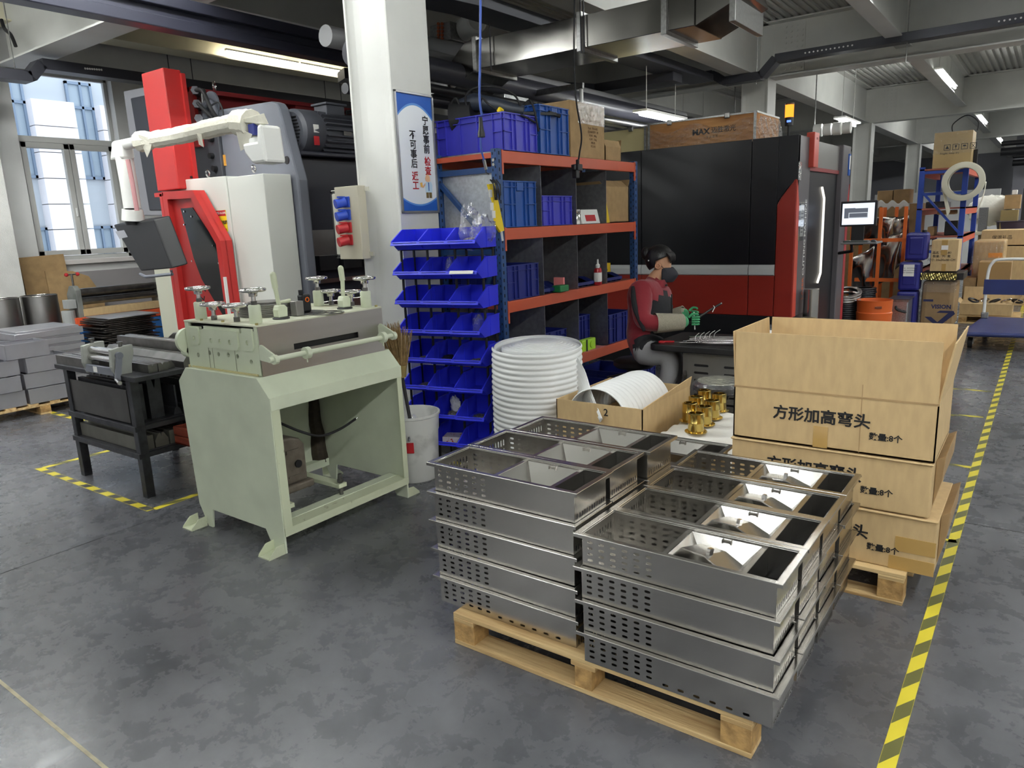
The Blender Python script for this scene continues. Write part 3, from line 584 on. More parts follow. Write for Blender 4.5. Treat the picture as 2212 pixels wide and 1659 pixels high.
# ================================================================ BUCKET AND BROOM
T = thing('bucket', 'scuffed white plastic bucket beside the green machine', 'bucket', (-3.33, 3.37, 0)); bm = M('scuffed white plastic', (206, 206, 203), .5, var=.1, vs=6, c2=(150, 150, 148), lo=.25, hi=.5)
B().lathe([(.001, .004), (.15, .0), (.158, .01), (.172, .33), (.176, .33), (.182, .43), (.19, .435), (.19, .45), (.18, .45), (.172, .42), (.15, .02), (.001, .014)], (-3.33, 3.37, 0), 36, caps=False).obj('bucket_shell', bm, T, 40)
B().cbox((-3.23, 3.235, .25), (.05, .012, .07), Matrix.Rotation(R(35), 3, 'Z')).obj('sticker', INKR, T, 0)
B().cyl((-3.225, 3.225, .3), (-3.235, 3.24, .33), .008, 8).obj('handle_pivot', DARKST, T)
o = B().grid(lambda u, v: V((-3.33+(u-.5)*.22, 3.37+(v-.5)*.22, .36+.05*math.sin(u*9)*math.cos(v*7))), 10, 10).obj('bucket_liner', CLEAR, None, 60, loc=(-3.33, 3.37, .36)); tag(o, 'crumpled clear plastic bag inside the white bucket', 'plastic bag')
BC = PY(857, 770, 3.36); T = thing('broom', 'straw broom standing upside down behind the green machine', 'broom', (BC.x, 3.36, 0)); B().cyl((BC.x+.14, 3.36, .01), (BC.x+.03, 3.36, .72), .012, 10).obj('broom_stick', M('dark stick', (46, 44, 46), .6), T)
b = B(); random.seed(5)
for k in range(170):
    a = random.uniform(-1, 1); c = random.uniform(-1, 1); b.cyl((BC.x+.03+a*.02, 3.36+c*.02, .70), (BC.x-.02+a*.12, 3.36+c*.07, 1.03+random.uniform(-.03, .03)-.05*abs(a)), .0032, 4, .002)
o = b.obj('straw', M('straw', (150, 124, 84), .9, var=.3, vs=30), T, 0); o['kind'] = 'stuff'
B().cyl((BC.x+.03, 3.36, .68), (BC.x+.025, 3.36, .76), .03, 14, .045).obj('binding', M('straw twine', (150, 130, 80), .9), T)
# ================================================================ STEEL BENCH WITH PRESS DIES
T = thing('steel_bench', 'dark steel bench loaded with press brake dies', 'bench', (-5.05, 2.5, 0)); BX0, BX1, BY0, BY1 = -5.62, -4.5, 2.17, 2.9
B().box(BX0, BX1, BY0, BY1, .775, .806).obj('bench_top', DARKST, T, 0, bev=.003)
for x, y in ((-5.47, 2.2), (-4.6, 2.2), (-5.47, 2.86), (-4.6, 2.86)): B().box(x-.028, x+.028, y-.028, y+.028, 0, .775).obj('leg', DARKST, T, 0, bev=.003)
for z in (.47, .29):
    for y in (2.18, 2.86): B().box(-5.5, -4.57, y-.02, y+.02, z-.025, z+.01).obj('shelf_rail', DARKST, T, 0, bev=.002)
    for x in (-5.47, -4.6): B().box(x-.02, x+.02, 2.2, 2.86, z-.025, z+.005).obj('shelf_rail', DARKST, T, 0, bev=.002)
    B().box(-5.45, -4.62, 2.2, 2.86, z+.005, z+.012).obj('shelf', DARKST, T, 0)
B().box(-5.44, -4.66, 2.182, 2.188, .49, .71).obj('apron_plate', M('oiled plate', (84, 82, 80), .4, .7, var=.15, vs=8), T, 0)
def vbar(x0, x1, y, w_, z, h, lab, kind=0, m=DIEST):
    if kind == 0: pr = [(y, z), (y+w_, z), (y+w_, z+h), (y+w_*.65, z+h), (y+w_*.5, z+h*.75), (y+w_*.35, z+h), (y, z+h)]
    elif kind == 1: pr = [(y, z), (y+w_, z), (y+w_, z+h*.5), (y+w_*.7, z+h), (y+w_*.55, z+h), (y+w_*.5, z+h*.7), (y+w_*.45, z+h), (y+w_*.3, z+h), (y, z+h*.5)]
    else: pr = [(y, z), (y+w_, z), (y+w_*.8, z+h*.2), (y+w_*.6, z+h*.25), (y+w_*.6, z+h), (y+w_*.4, z+h), (y+w_*.4, z+h*.25), (y+w_*.2, z+h*.2)]
    return tag(B().prism(pr, 'x', x0, x1).obj('press_die', m, None, 20, loc=((x0+x1)/2, y, z)), lab, 'die', 'press dies on the bench')
for i, (x0, x1, y, w_, z, h, k, l) in enumerate(((-5.62, -4.98, 2.19, .07, .807, .06, 0, 'front grooved die bar at the left edge of the bench top'), (-5.6, -4.55, 2.29, .06, .807, .055, 0, 'second grooved die bar behind the hand roller'), (-5.5, -4.55, 2.355, .06, .807, .055, 0, 'third grooved die bar on the bench top'),
        (-5.45, -4.58, 2.42, .06, .807, .05, 1, 'low ridged die bar in the middle of the bench top'), (-5.56, -4.5, 2.5, .11, .807, .085, 1, 'wide ridged die bar behind the low ones'), (-5.58, -4.46, 2.63, .08, .807, .075, 0, 'grooved die bar under the long upper bar'), (-5.6, -4.44, 2.62, .1, .884, .06, 0, 'long die bar lying on top at the back of the bench'))): vbar(x0, x1, y, w_, z, h, l, k)
tag(B().prism([(-5.2, .807), (-4.5, .807), (-4.5, .93), (-4.56, .965), (-5.13, .965), (-5.2, .93)], 'y', 2.8, 2.825).obj('steel_plate', STAINS, bev=.002, loc=(-4.85, 2.81, .807)), 'bright steel plate standing on edge at the back of the bench', 'plate')
for i, (x0, x1, y, z, w_, h) in enumerate(((-5.4, -4.7, 2.22, .483, .09, .24), (-5.3, -4.68, 2.33, .483, .09, .26), (-5.42, -4.64, 2.46, .483, .06, .2), (-5.42, -4.6, 2.54, .483, .06, .22), (-5.42, -4.62, 2.63, .483, .06, .21), (-5.42, -4.6, 2.72, .483, .06, .22))):
    vbar(x0, x1, y, w_, z, h, '%s tall die bar from the front on the upper shelf of the bench' % OR[i], 2 if i > 1 else 0, DARKST)
for i, (y, z, l) in enumerate(((2.2, .303, 'front'), (2.3, .303, 'second'), (2.4, .303, 'third'))): vbar(-5.44, -4.62, y, .09, z, .09, '%s grooved die bar on the bottom shelf of the bench' % l, i % 2, M('dusty die', (110, 108, 100), .5, .7, var=.15))
tag(B().box(-5.0, -4.66, 2.52, 2.6, .303, .44).obj('steel_block', DARKST, bev=.003, loc=(-4.83, 2.56, .303)), 'dark steel block on the bottom shelf of the bench', 'block')
woodr = M('varnished wood', (122, 54, 40), .35, var=.2, vs=8, stretch=(1, 8, 8))
for (x0, x1, y0, y1, l) in ((-4.60, -4.3, 2.42, 2.8, 'red varnished wooden box of parts at the right end of the bench shelf'), (-5.3, -5.05, 2.62, 2.84, 'reddish wooden box at the back of the bench bottom shelf')):
    T2 = thing('wooden_box', l, 'box', ((x0+x1)/2, (y0+y1)/2, .303)); z0 = .303
    for q in ((x0, x1, y0, y0+.014), (x0, x1, y1-.014, y1), (x0, x0+.014, y0+.014, y1-.014), (x1-.014, x1, y0+.014, y1-.014)):
        for zz in (0, .062): B().box(*q, z0+zz, z0+zz+.056).obj('board', woodr, T2, 0, bev=.002)
    B().box(x0, x1, y0, y1, z0, z0+.008).obj('bottom_board', woodr, T2, 0)
tag(B().box(-4.57, -4.33, 2.46, 2.76, .315, .36).ball((-4.45, 2.6, .37), (.08, .1, .03)).obj('scrap_parts', DARKST, loc=(-4.45, 2.6, .315)), 'dark oily parts filling the red wooden box', 'parts', kind='stuff')
# hand-cranked bench roller
T = thing('hand_roller', 'small hand-cranked sheet roller on the front of the bench', 'roller', (-4.86, 2.2, .807)); rg_ = M('grey cast', (150, 152, 146), .5, .3, var=.1)
x0, x1 = -5.1, -4.72
for x in (x0, x1): B().prism([(2.16, .79), (2.26, .79), (2.27, .87), (2.29, .93), (2.29, .985), (2.24, .985), (2.15, .97), (2.14, .86)], 'x', x-.016, x+.016).obj('side_frame', rg_, T, 0, bev=.003); B().cyl((x, 2.22, .98), (x, 2.22, 1.005), .012, 8).cyl((x, 2.22, 1.0), (x, 2.22, 1.012), .02, 6).obj('adjust_bolt', DIEST, T)
for y, z in ((2.2, .945), (2.19, .895), (2.25, .91)): B().cyl((x0, y, z), (x1, y, z), .022, 18).obj('roll', CHROME, T)
B().box(x0, x1, 2.15, 2.175, .80, .85).obj('front_bar', GREYM, T, 0, bev=.002); B().box(-4.98, -4.93, 2.1485, 2.15, .808, .845).obj('type_plate', PAPER, T, 0)
for x in (-5.0, -4.91, -4.81): B().cyl((x, 2.165, .795), (x, 2.15, .795), .008, 8).obj('screw', DIEST, T)
B().bar((x1+.03, 2.19, .93), (x1+.045, 2.15, .775), .035, .014, (1, 0, 0)).cyl((x1+.01, 2.19, .93), (x1+.04, 2.19, .93), .022, 14).obj('crank_arm', GREYM, T, 40); B().cyl((x1+.03, 2.15, .785), (x1+.11, 2.13, .77), .013, 12).obj('crank_handle', CHROME, T)
# ================================================================ PALLET OF OPEN STEEL BOXES
pallet('wooden_pallet', 'wooden pallet under the open steel boxes by the wall', -8.95, -7.84, 2.35, 3.42, .12, 6)
bs = M('dull stainless', (188, 188, 194), .42, .9, var=.05)
T = thing('steel_box', 'x', 'box'); a, b_, h = .19, .17, .145; b = B()
for q in ((-b_, b_, -a, -a+.002), (-b_, b_, a-.002, a), (-b_, -b_+.002, -a, a), (b_-.002, b_, -a, a)): b.box(*q, 0, h)
b.obj('walls', bs, T, 0); B().box(-b_, b_, -a, a, 0, .002).obj('bottom', bs, T, 0)
ring = lambda q, z: [V((sx*(b_+q), sy*(a+q), z)) for sx, sy in ((-1, -1), (1, -1), (1, 1), (-1, 1))]
B().loft([ring(-.012, h), ring(.001, h), ring(.001, h-.01), ring(-.003, h-.01), ring(-.003, h-.002), ring(-.012, h-.002)], False, True).obj('folded_rim', bs, T, 0)
first = True
for (y, z, dx, l) in ((2.55, .122, 0, 'bottom row, left'), (2.955, .122, .02, 'bottom row, right'), (2.53, .272, .02, 'second row, left'), (2.95, .272, 0, 'second row, right'), (2.545, .422, -.01, 'third row, left'), (2.985, .422, .01, 'third row, right'), (2.83, .572, 0, 'single one on top')):
    loc = (-8.03+dx, y, z); lab = 'open steel box on the wall pallet, ' + l
    if first: T.location = loc; tag(T, lab, 'box', 'open steel boxes'); first = False
    else: dup(T, loc, random.uniform(-.02, .02), lab, 'open steel boxes')
for i in range(8): tag(B().box(-8.9+random.uniform(-.02, .02), -8.26, 2.88, 3.52+random.uniform(-.01, .02), .12+.083*i, .12+.083*i+.06).box(-8.88, -8.28, 2.9, 3.5, .12+.083*i+.06, .12+.083*i+.083).obj('folded_panel', bs, bev=.003, loc=(-8.58, 3.2, .12+.083*i)), 'folded steel panel behind the open boxes, %s from the bottom of the pile' % OR[i], 'panel', 'folded panels pile')
pallet('wooden_pallet', 'wooden pallet under the pile of dark thin sheets', -8.85, -8.22, 3.72, 4.48, .12, 6)
ds = M('oily dark sheet', (78, 74, 72), .36, .8, var=.35, vs=7)
for i in range(34):
    z = .12+.0205*i; dx, dy = random.uniform(-.035, .035), random.uniform(-.05, .05)
    tag(B().box(-8.82+dx*.5, -8.3+dx, 3.78+dy, 4.36+dy, z, z+.012).obj('thin_sheet', ds if i < 33 else bs, bev=.002, loc=(-8.55, 4.1, z)), 'topmost bright sheet on the pile of thin sheets by the wall' if i == 33 else 'thin dark steel sheet in the pile by the wall', 'sheet', 'pile of thin sheets')
for i, (y, l) in enumerate(((3.24, 'left'), (3.645, 'right'))):
    T = thing('steel_drum', '%s of the two open stainless drums by the wall' % l, 'drum', (-9.52, y, .12)); B().lathe([(.01, .12), (.187, .12), (.187, 1.05), (.184, 1.05), (.184, .13), (.01, .13)], (-9.52, y, 0), 36, caps=False).obj('drum_shell', STAINS, T, 40)
    B().torus((-9.52, y, 1.05), .187, .005).obj('rolled_rim', STAIN, T)
tag(B().box(-9.75, -9.28, 2.95, 3.88, 0, .12).obj('low_platform', WOOD, bev=.004, loc=(-9.5, 3.3, 0)), 'low wooden platform under the two stainless drums', 'platform')
for (p, l, x, lean) in (([(3.78, .0), (4.30, .0), (4.28, 1.5), (3.76, 1.48)], 'tall brown cardboard sheet leaning on the wall under the window', -10.1, .1), ([(3.98, 0), (4.66, 0), (4.62, .95), (4.5, 1.2), (4.32, 1.28), (4.0, 1.3)], 'torn cardboard sheet leaning in front of the taller one', -9.99, .14)):
    b = B(); n = len(p); b.add([(x+.0-lean*z*.9, y, z) for y, z in p]+[(x+.02-lean*z*.9, y, z) for y, z in p], [list(range(n)), list(range(n, 2*n))[::-1]]+[(i, (i+1) % n, n+(i+1) % n, n+i) for i in range(n)])
    tag(b.obj('cardboard_sheet', KRAFT2, None, 0, loc=(x, 4.1, 0)), l, 'cardboard')
# ================================================================ PLATE ROLLING MACHINE
T = thing('rolling_machine', 'three-roll plate bending machine on an orange beam with blue legs', 'machine', (-9.0, 4.5, 0)); X = -9.05
for y, z, r in ((0, 1.07, .045), (0, .965, .042), (-.09, 1.0, .04)): B().cyl((X+y, 3.86, z), (X+y, 4.82, z), r, 20).obj('roll', DIEST, T)
for y in (3.84, 4.83): B().prism([(X-.14, .78), (X+.1, .78), (X+.1, 1.1), (X+.04, 1.15), (X-.05, 1.15), (X-.14, 1.05)], 'y', y-.03, y+.03).obj('bearing_stand', M('grey green cast', (120, 122, 118), .5, .3, var=.2), T, 0, bev=.006)
B().cyl((X, 3.84, 1.14), (X, 3.84, 1.28), .012, 8).obj('screw_spindle', DIEST, T); B().cyl((X, 3.79, 1.28), (X, 3.9, 1.28), .008, 8).obj('tommy_bar', DIEST, T)
for y in (3.785, 3.905): B().ball((X, y, 1.28), .022).obj('red_knob', INKR, T)
B().box(X-.02, X+.1, 3.7, 3.8, .9, 1.0).cyl((X+.04, 3.72, .88), (X+.04, 3.72, .70), .07, 16).obj('drive_motor', M('grey motor', (150, 152, 150), .5), T, 0, bev=.005)
B().box(X-.16, X+.13, 3.75, 4.86, .70, .79).obj('orange_beam', M('orange red paint', (206, 84, 46), .5), T, 0, bev=.004); B().box(X-.05, X+.12, 3.86, 4.8, .80, .88).obj('catch_board', KRAFT, T, 0)
for y in (3.86, 4.7): B().prism([(X-.2, 0), (X+.2, 0), (X+.12, .7), (X-.14, .7)], 'y', y-.08, y+.08).obj('blue_leg', M('leg blue', (50, 104, 168), .5), T, 0, bev=.004)
wy = 4.98; B().torus((X+.06, wy, .9), .085, .008, (1, 0, 0)).obj('spoke_wheel', WHITEP, T)
for k in range(4): a = PI*k/4+.3; B().cyl((X+.06, wy-.08*math.cos(a), .9-.08*math.sin(a)), (X+.06, wy+.08*math.cos(a), .9+.08*math.sin(a)), .006, 6).obj('spoke', WHITEP, T)
B().cyl((X-.02, 4.85, .9), (X+.06, 4.98, .9), .012, 8).obj('wheel_shaft', DIEST, T)
# ================================================================ RED AND GREY PRESS BRAKE
T = thing('press_brake', 'large red and grey press brake with wrapped pendant arm behind the green machine', 'machine', (-6.2, 5.2, 0)); PB = T
B().prism([(-6.95, 0), (-5.44, 0), (-5.44, 2.1), (-5.6, 2.72), (-5.64, 2.77), (-5.7, 2.79), (-6.7, 2.82), (-6.95, 2.82)], 'y', 4.3, 4.42).obj('side_frame', GREYM, T, 0, bev=.02)
B().prism([(-6.95, 0), (-5.44, 0), (-5.44, 2.1), (-5.6, 2.72), (-5.7, 2.79), (-6.95, 2.82)], 'y', 7.3, 7.42).obj('side_frame', GREYM, T, 0, bev=.02)
B().cyl((-5.557, 4.31, 2.276), (-5.557, 4.295, 2.276), .035, 20).obj('frame_hole', BLACK, T)
B().cyl((-6.60, 4.31, 2.87), (-6.60, 4.29, 2.87), .12, 28).torus((-6.60, 4.27, 2.80), .085, .035, (0, 1, 0), 28, 10).obj('lifting_eye', GREYM, T)
# cylinder block, bolts and hoses between the red post and the side frame
B().box(-6.95, -6.5, 4.26, 4.3, 1.9, 2.75).obj('cylinder_block', M('dark machine grey', (60, 62, 68), .45), T, 0, bev=.01)
for i, z in enumerate((2.08, 2.28, 2.4, 2.55, 2.18)): B().cyl((-6.62+.03*(i % 2), 4.26, z), (-6.62+.03*(i % 2), 4.22, z), .028, 12).obj('cap_screw', BLACK, T)
B().box(-6.95, -6.66, 4.24, 4.3, 2.75, 3.02).obj('valve_block', DIEST, T, 0, bev=.01)
for z in (2.97, 2.85, 2.72): B().cyl((-6.72, 4.26, z), (-6.62, 4.16, z+.01), .033, 14).cyl((-6.62, 4.16, z+.01), (-6.59, 4.14, z+.012), .04, 6).obj('valve', DARKST, T)
for pts in ([(-6.6, 4.15, 2.98), (-6.5, 4.16, 2.96), (-6.46, 4.2, 2.8), (-6.44, 4.26, 2.7)], [(-6.64, 4.2, 2.68), (-6.5, 4.2, 2.67), (-6.32, 4.22, 2.65)], [(-6.6, 4.15, 2.87), (-6.54, 4.18, 2.8), (-6.5, 4.24, 2.72)]): B().curve(pts, .018, 8).obj('hose', RUBBER, T)
B().curve([(-6.5, 4.2, 2.82), (-6.4, 4.25, 2.86), (-6.36, 4.25, 2.72), (-6.42, 4.2, 2.66)], .008, 6).obj('wire', RUBBER, T)
# red upright post and the red guard door
B().box(-7.06, -6.68, 3.9, 4.075, 2.09, 3.16).obj('red_post', RED, T, 0, bev=.01)
B().box(-6.68, -6.655, 4.06, 4.1, 2.09, 3.13).obj('red_post_flange', RED, T, 0)
for z in (2.2, 2.55): B().cyl((-6.68, 4.04, z), (-6.67, 4.04, z), .012, 8).obj('cover_screw', DARKST, T)
DY = 3.84
def hull(p, d): return p
out = [(-6.88, .75), (-6.88, 2.075), (-6.36, 2.06), (-6.02, 1.6), (-6.0, .75)]; inn = [(-6.80, .75), (-6.80, 2.0), (-6.40, 1.99), (-6.09, 1.57), (-6.07, .75)]
b = B(); b.add([(x, DY, z) for x, z in out]+[(x, DY, z) for x, z in inn]+[(x, DY+.12, z) for x, z in out]+[(x, DY+.05, z) for x, z in inn], [(i, i+1, 6+i, 5+i) for i in range(4)]+[(10+i, 11+i, 1+i, i) for i in range(4)]+[(5+i, 6+i, 16+i, 15+i) for i in range(4)])
b.obj('guard_frame', RED, T, 0, keepn=False); B().prism([(-6.88, .75), (-6.88, 2.075), (-6.36, 2.06), (-6.02, 1.6), (-6.0, .75)], 'y', DY+.05, DY+.06).obj('guard_panel', RED, T, 0)
B().prism([(-6.66, 1.91), (-6.46, 1.91), (-6.14, 1.56), (-6.1, .95), (-6.17, .9), (-6.46, 1.25), (-6.55, 1.45)], 'y', DY+.04, DY+.049).obj('black_window', M('gloss black', (16, 16, 18), .12), T, 0)
for x, z in ((-6.6, 1.88), (-6.49, 1.83), (-6.63, 1.76), (-6.2, 1.56), (-6.14, 1.4), (-6.58, 1.42), (-6.12, 1.0), (-6.3, .97)): B().cyl((x, DY+.04, z), (x, DY+.032, z), .009, 8).obj('screw', CHROME, T)
B().box(-7.02, -6.86, DY, DY+.2, 2.03, 2.07).obj('guard_bracket', RED, T, 0, bev=.003); B().box(-6.93, -6.885, DY, DY+.08, .75, 2.06).obj('door_post', RED, T, 0, bev=.003)
B().box(-6.0, -5.985, DY-.03, DY+.0, .75, 1.28).obj('white_strip', WHITEP, T, 0, bev=.004)
text('S L 1', .11, INK, T, FACE_Y(DY+.048, -6.5, 1.08) @ Matrix.Rotation(R(62), 4, 'Z'), bold=.002)
# pale cabinet
B().prism([(-6.80, .0), (-6.035, 0), (-6.035, 2.165), (-6.80, 2.18)], 'y', 3.98, 4.28).obj('cabinet_front', CABW, T, 0, bev=.006); B().box(-6.03, -5.5, 3.99, 4.28, .0, 2.15).obj('cabinet_side', CABW, T, 0, bev=.006)
for x, z in ((-6.52, 2.2), (-5.8, 2.19)): B().torus((x, 4.12, z+.025), .03, .008, (1, .5, 0), 18, 6).obj('lifting_ring', CHROME, T)
wl = B().box(-6.25, -6.09, 3.974, 3.98, 1.68, 1.87).obj('warning_label', YEL, T, 0); B().box(-6.25, -6.09, 3.972, 3.974, 1.82, 1.87).obj('label_band', INKR, wl, 0)
text('▲警告 小心有电', .024, INKW, wl, FACE_Y(3.9712, -6.17, 1.845)); text('配电箱', .036, INK, wl, FACE_Y(3.9725, -6.13, 1.76), bold=.001); text('小心有电  非专业人员严禁操作', .011, INKR, wl, FACE_Y(3.9725, -6.17, 1.70)); text('⚡', .045, INK, wl, FACE_Y(3.9725, -6.215, 1.75))
tr = lambda x, z, s_, y, mm, nm, par: B().prism([(x-s_, z), (x+s_, z), (x, z+s_*1.7)], 'y', y, y+.001).obj(nm, mm, par, 0)
tr(-6.215, 1.735, .032, 3.9722, INK, 'hazard_outline', wl); tr(-6.215, 1.741, .023, 3.9712, YEL, 'hazard_fill', wl)
t_ = tr(-6.09, 1.16, .045, 3.9745, INK, 'hazard_triangle', T); tr(-6.09, 1.166, .036, 3.9735, YEL, 'hazard_fill', t_)
B().box(-6.575, -6.475, 4.288, 4.3, 2.3, 2.4).obj('oil_label', M('amber label', (210, 150, 60), .6), T, 0)
# red beam, motor and ram behind
B().box(-6.98, -6.9, 4.2, 7.4, 2.62, 3.04).obj('red_beam_web', REDD, T, 0); B().box(-6.98, -6.78, 4.2, 7.5, 3.0, 3.04).obj('red_beam_flange', REDD, T, 0); B().box(-6.95, -6.74, 4.2, 4.26, 2.5, 3.04).obj('red_beam_end', RED, T, 0); B().box(-6.95, -6.8, 5.45, 5.85, 1.9, 3.0).obj('red_stiffener', REDD, T, 0)
B().torus((-6.9, 4.55, 3.1), .045, .01, (1, 1, 0), 18, 6).obj('lifting_ring', CHROME, T)
B().box(-6.6, -5.62, 4.42, 7.3, .62, 2.32).obj('ram_plate', M('dark navy panel', (34, 35, 46), .4), T, 0, bev=.01)
B().box(-6.4, -5.5, 4.42, 7.3, 2.32, 2.36).obj('tank_lid', M('dark navy panel', (34, 35, 46), .4), T, 0, bev=.01)
MX = -5.72; md = M('motor charcoal', (86, 88, 96), .5)
B().lathe([(.1, 0), (.17, 0), (.2, .03), (.205, .22), (.19, .24), (.19, .26)], (MX, 4.5, 2.55), 36, Matrix(((1, 0, 0), (0, 0, 1), (0, -1, 0)))).obj('motor_fan_cover', md, T, 40)
for k in range(-4, 5): B().box(MX-.135+.01*abs(k), MX+.135-.01*abs(k), 4.494, 4.5, 2.55+.03*k-.006, 2.55+.03*k+.006).obj('fan_grille_bar', BLACK, T, 0)
B().cyl((MX, 4.75, 2.55), (MX, 5.3, 2.55), .165, 28).obj('motor_body', md, T)
for k in range(15):
    a = -PI/2+PI*k/14*1.2-.2; c = V((MX+.18*math.cos(a), 5.02, 2.55+.18*math.sin(a))); B().cbox(c, (.05, .5, .008), Matrix.Rotation(-a, 3, 'Y')).obj('cooling_fin', md, T, 0)
B().box(MX-.08, MX+.1, 4.86, 5.08, 2.72, 2.81).box(MX-.1, MX+.12, 4.84, 5.1, 2.81, 2.83).obj('terminal_box', md, T, 0, bev=.006); B().box(MX+.183, MX+.187, 4.97, 5.07, 2.53, 2.57).obj('type_plate', DIEST, T, 0)
B().box(MX+.198, MX+.202, 4.6, 4.66, 2.53, 2.6).obj('sticker', PAPER, T, 0); B().box(MX+.19, MX+.196, 4.6, 4.66, 2.42, 2.5).obj('red_sticker', INKR, T, 0)
for z in (2.75, 2.77): B().curve([(MX+.1, 5.1, z), (MX+.1, 5.4, z+.04), (MX, 5.8, z+.03)], .012, 6).obj('motor_cable', RUBBER, T)
B().box(-5.62, -5.6, 4.5, 7.2, 1.42, 1.66).obj('clamp_plate', STAINS, T, 0); 
for k in range(9): B().box(-5.62, -5.55, 4.55+.3*k, 4.78+.3*k, 1.28, 1.42).obj('tool_clamp', BLACK, T, 0, bev=.004); 
B().box(-5.64, -5.58, 4.5, 7.2, 1.16, 1.2).obj('upper_punch', STAIN, T, 0); B().box(-5.7, -5.5, 4.5, 7.2, .9, 1.0).obj('lower_die', STAIN, T, 0, bev=.01); B().box(-5.7, -5.52, 4.44, 7.3, .62, .9).obj('red_table', RED, T, 0); B().box(-5.55, -5.2, 4.5, 6.4, .82, .86).obj('support_shelf', STAINS, T, 0)
for k in range(3): B().box(-5.51+.0, -5.44, 4.6+.1*k, 6.6, .7+.06*k-.16, .735+.06*k-.16).obj('back_gauge_rail', DIEST, T, 0)
# left frame seen against the window
for q, d, nm, m_ in (([(266, 197), (336, 183), (374, 466), (304, 466)], 0, 'left_side_frame', M('frame light grey', (150, 150, 156), .4, .3)), ([(281, 212), (336, 200), (366, 455), (322, 455)], -.012, 'left_side_panel', M('panel charcoal', (52, 54, 62), .45))):
    W_ = [PY(x, y, 4.45+d) for x, y in q]; b = B(); b.add([v for v in W_]+[v+V((0, .12, 0)) for v in W_], [(0, 1, 2, 3), (7, 6, 5, 4)]+[(i, (i+1) % 4, 4+(i+1) % 4, 4+i) for i in range(4)]); b.obj(nm, m_, T, 0, bev=.012)
b = B(); b.prism([(-7.9, .0), (-7.2, 0), (-7.2, 1.82), (-7.9, 1.8)], 'y', 4.2, 4.4); b.obj('rear_cabinet', M('cabinet beige', (196, 196, 178), .5), T, 0, bev=.004)
wl = B().box(-7.33, -7.22, 4.192, 4.198, 1.58, 1.74).obj('warning_label', YEL, T, 0); B().box(-7.33, -7.22, 4.19, 4.192, 1.7, 1.74).obj('label_band', INKR, wl, 0); text('配电箱', .024, INK, wl, FACE_Y(4.1905, -7.275, 1.645))
# pendant arm wrapped in paper, and the control pendant
AY = 3.42; A = lambda x, y, d=0: PY(x, y, AY+d)
B().tube([A(252, 316), A(315, 303)], .046, 16).obj('arm_tube', WHITEP, T, 40)
wrap = M('wrapping paper', (226, 222, 206), .8, var=.04, bump=.7, bs=30); random.seed(9)
pts = [A(305, 306), A(345, 300), A(390, 292), A(440, 281), A(480, 272), A(515, 266), A(545, 268)]
b = B(); sp = smooth(pts, 6); b.tube(sp, [.062+.012*random.random() + (.03 if i > len(sp)-8 else 0) + (.02 if i < 3 else 0) for i in range(len(sp))], 12).obj('paper_wrap', wrap, T, 25)
for q in ([(298, 290), (330, 300), (325, 325), (318, 340)], [(425, 288), (435, 290), (440, 318), (430, 312)], [(505, 262), (570, 245), (580, 268), (555, 272)], [(508, 275), (545, 290), (535, 318), (520, 326)]):
    w4 = [A(x, y, -.08+.02*i) for i, (x, y) in enumerate(q)]; B().add(w4, [(0, 1, 2, 3)]).obj('paper_tail', wrap, T, 0, solid=.003)
B().cyl(A(556, 300), A(560, 318), .06, 20, .07).obj('joint_ring', WHITEP, T); B().box(A(555, 285).x-.02, A(555, 285).x+.05, AY-.06, AY+.02, A(555, 285).z-.03, A(555, 285).z+.05).obj('blue_clip', M('navy plastic', (36, 46, 120), .4), T, 0, bev=.006)
c = A(558, 325); b = B(); b.prism([(c.x-.08, c.z+.05), (c.x+.1, c.z+.05), (c.x+.12, c.z+.16), (c.x+.16, c.z+.16), (c.x+.18, c.z-.1), (c.x+.02, c.z-.1), (c.x-.06, c.z-.02)], 'y', AY-.08, AY+.1); b.obj('wall_joint', WHITEP, T, 0, bev=.02)
B().tube([A(264, 318), A(278, 395), A(286, 450)], .072, 18).obj('drop_tube', WHITEP, T, 40); B().tube([A(276, 345, -.078), A(286, 395, -.078), A(296, 455, -.078)], .02, 8).obj('red_cable', M('dusty red', (176, 128, 130), .6), T)
B().prism([(A(247, 325).x, A(247, 325).z-.09), (A(275, 320).x, A(247, 325).z-.09), (A(275, 320).x, A(247, 325).z+.06), (A(255, 310).x, A(247, 325).z+.05)], 'y', AY-.06, AY+.06).obj('elbow', WHITEP, T, 0, bev=.02)
B().cyl(A(286, 452), A(288, 476), .085, 24, .095).obj('swivel', WHITEP, T); B().cyl(A(286, 478), A(287, 486), .06, 20).obj('swivel_neck', BLACK, T)
P = [(244, 486), (332, 474), (362, 582), (303, 592)]; W_ = [A(244, 486), A(332, 474), A(372, 580, .0), A(304, 586, .0)]
b = B(); b.add(W_+[v+V((.06, .12, .03)) for v in W_], [(0, 1, 2, 3), (7, 6, 5, 4)]+[(i, (i+1) % 4, 4+(i+1) % 4, 4+i) for i in range(4)]); pd = b.obj('control_pendant', BLACK, T, 0, bev=.012)
cP = [A(249, 500, -.004), A(268, 497, -.004), A(276, 512, -.004), A(258, 516, -.004)]; B().add(cP, [(0, 1, 2, 3)]).obj('pendant_label', M('silver label', (150, 150, 156), .4), pd, 0)
B().tube([A(303, 592), A(315, 598), A(372, 592), A(370, 584)], .014, 8).obj('pendant_handle', GREYM, pd)
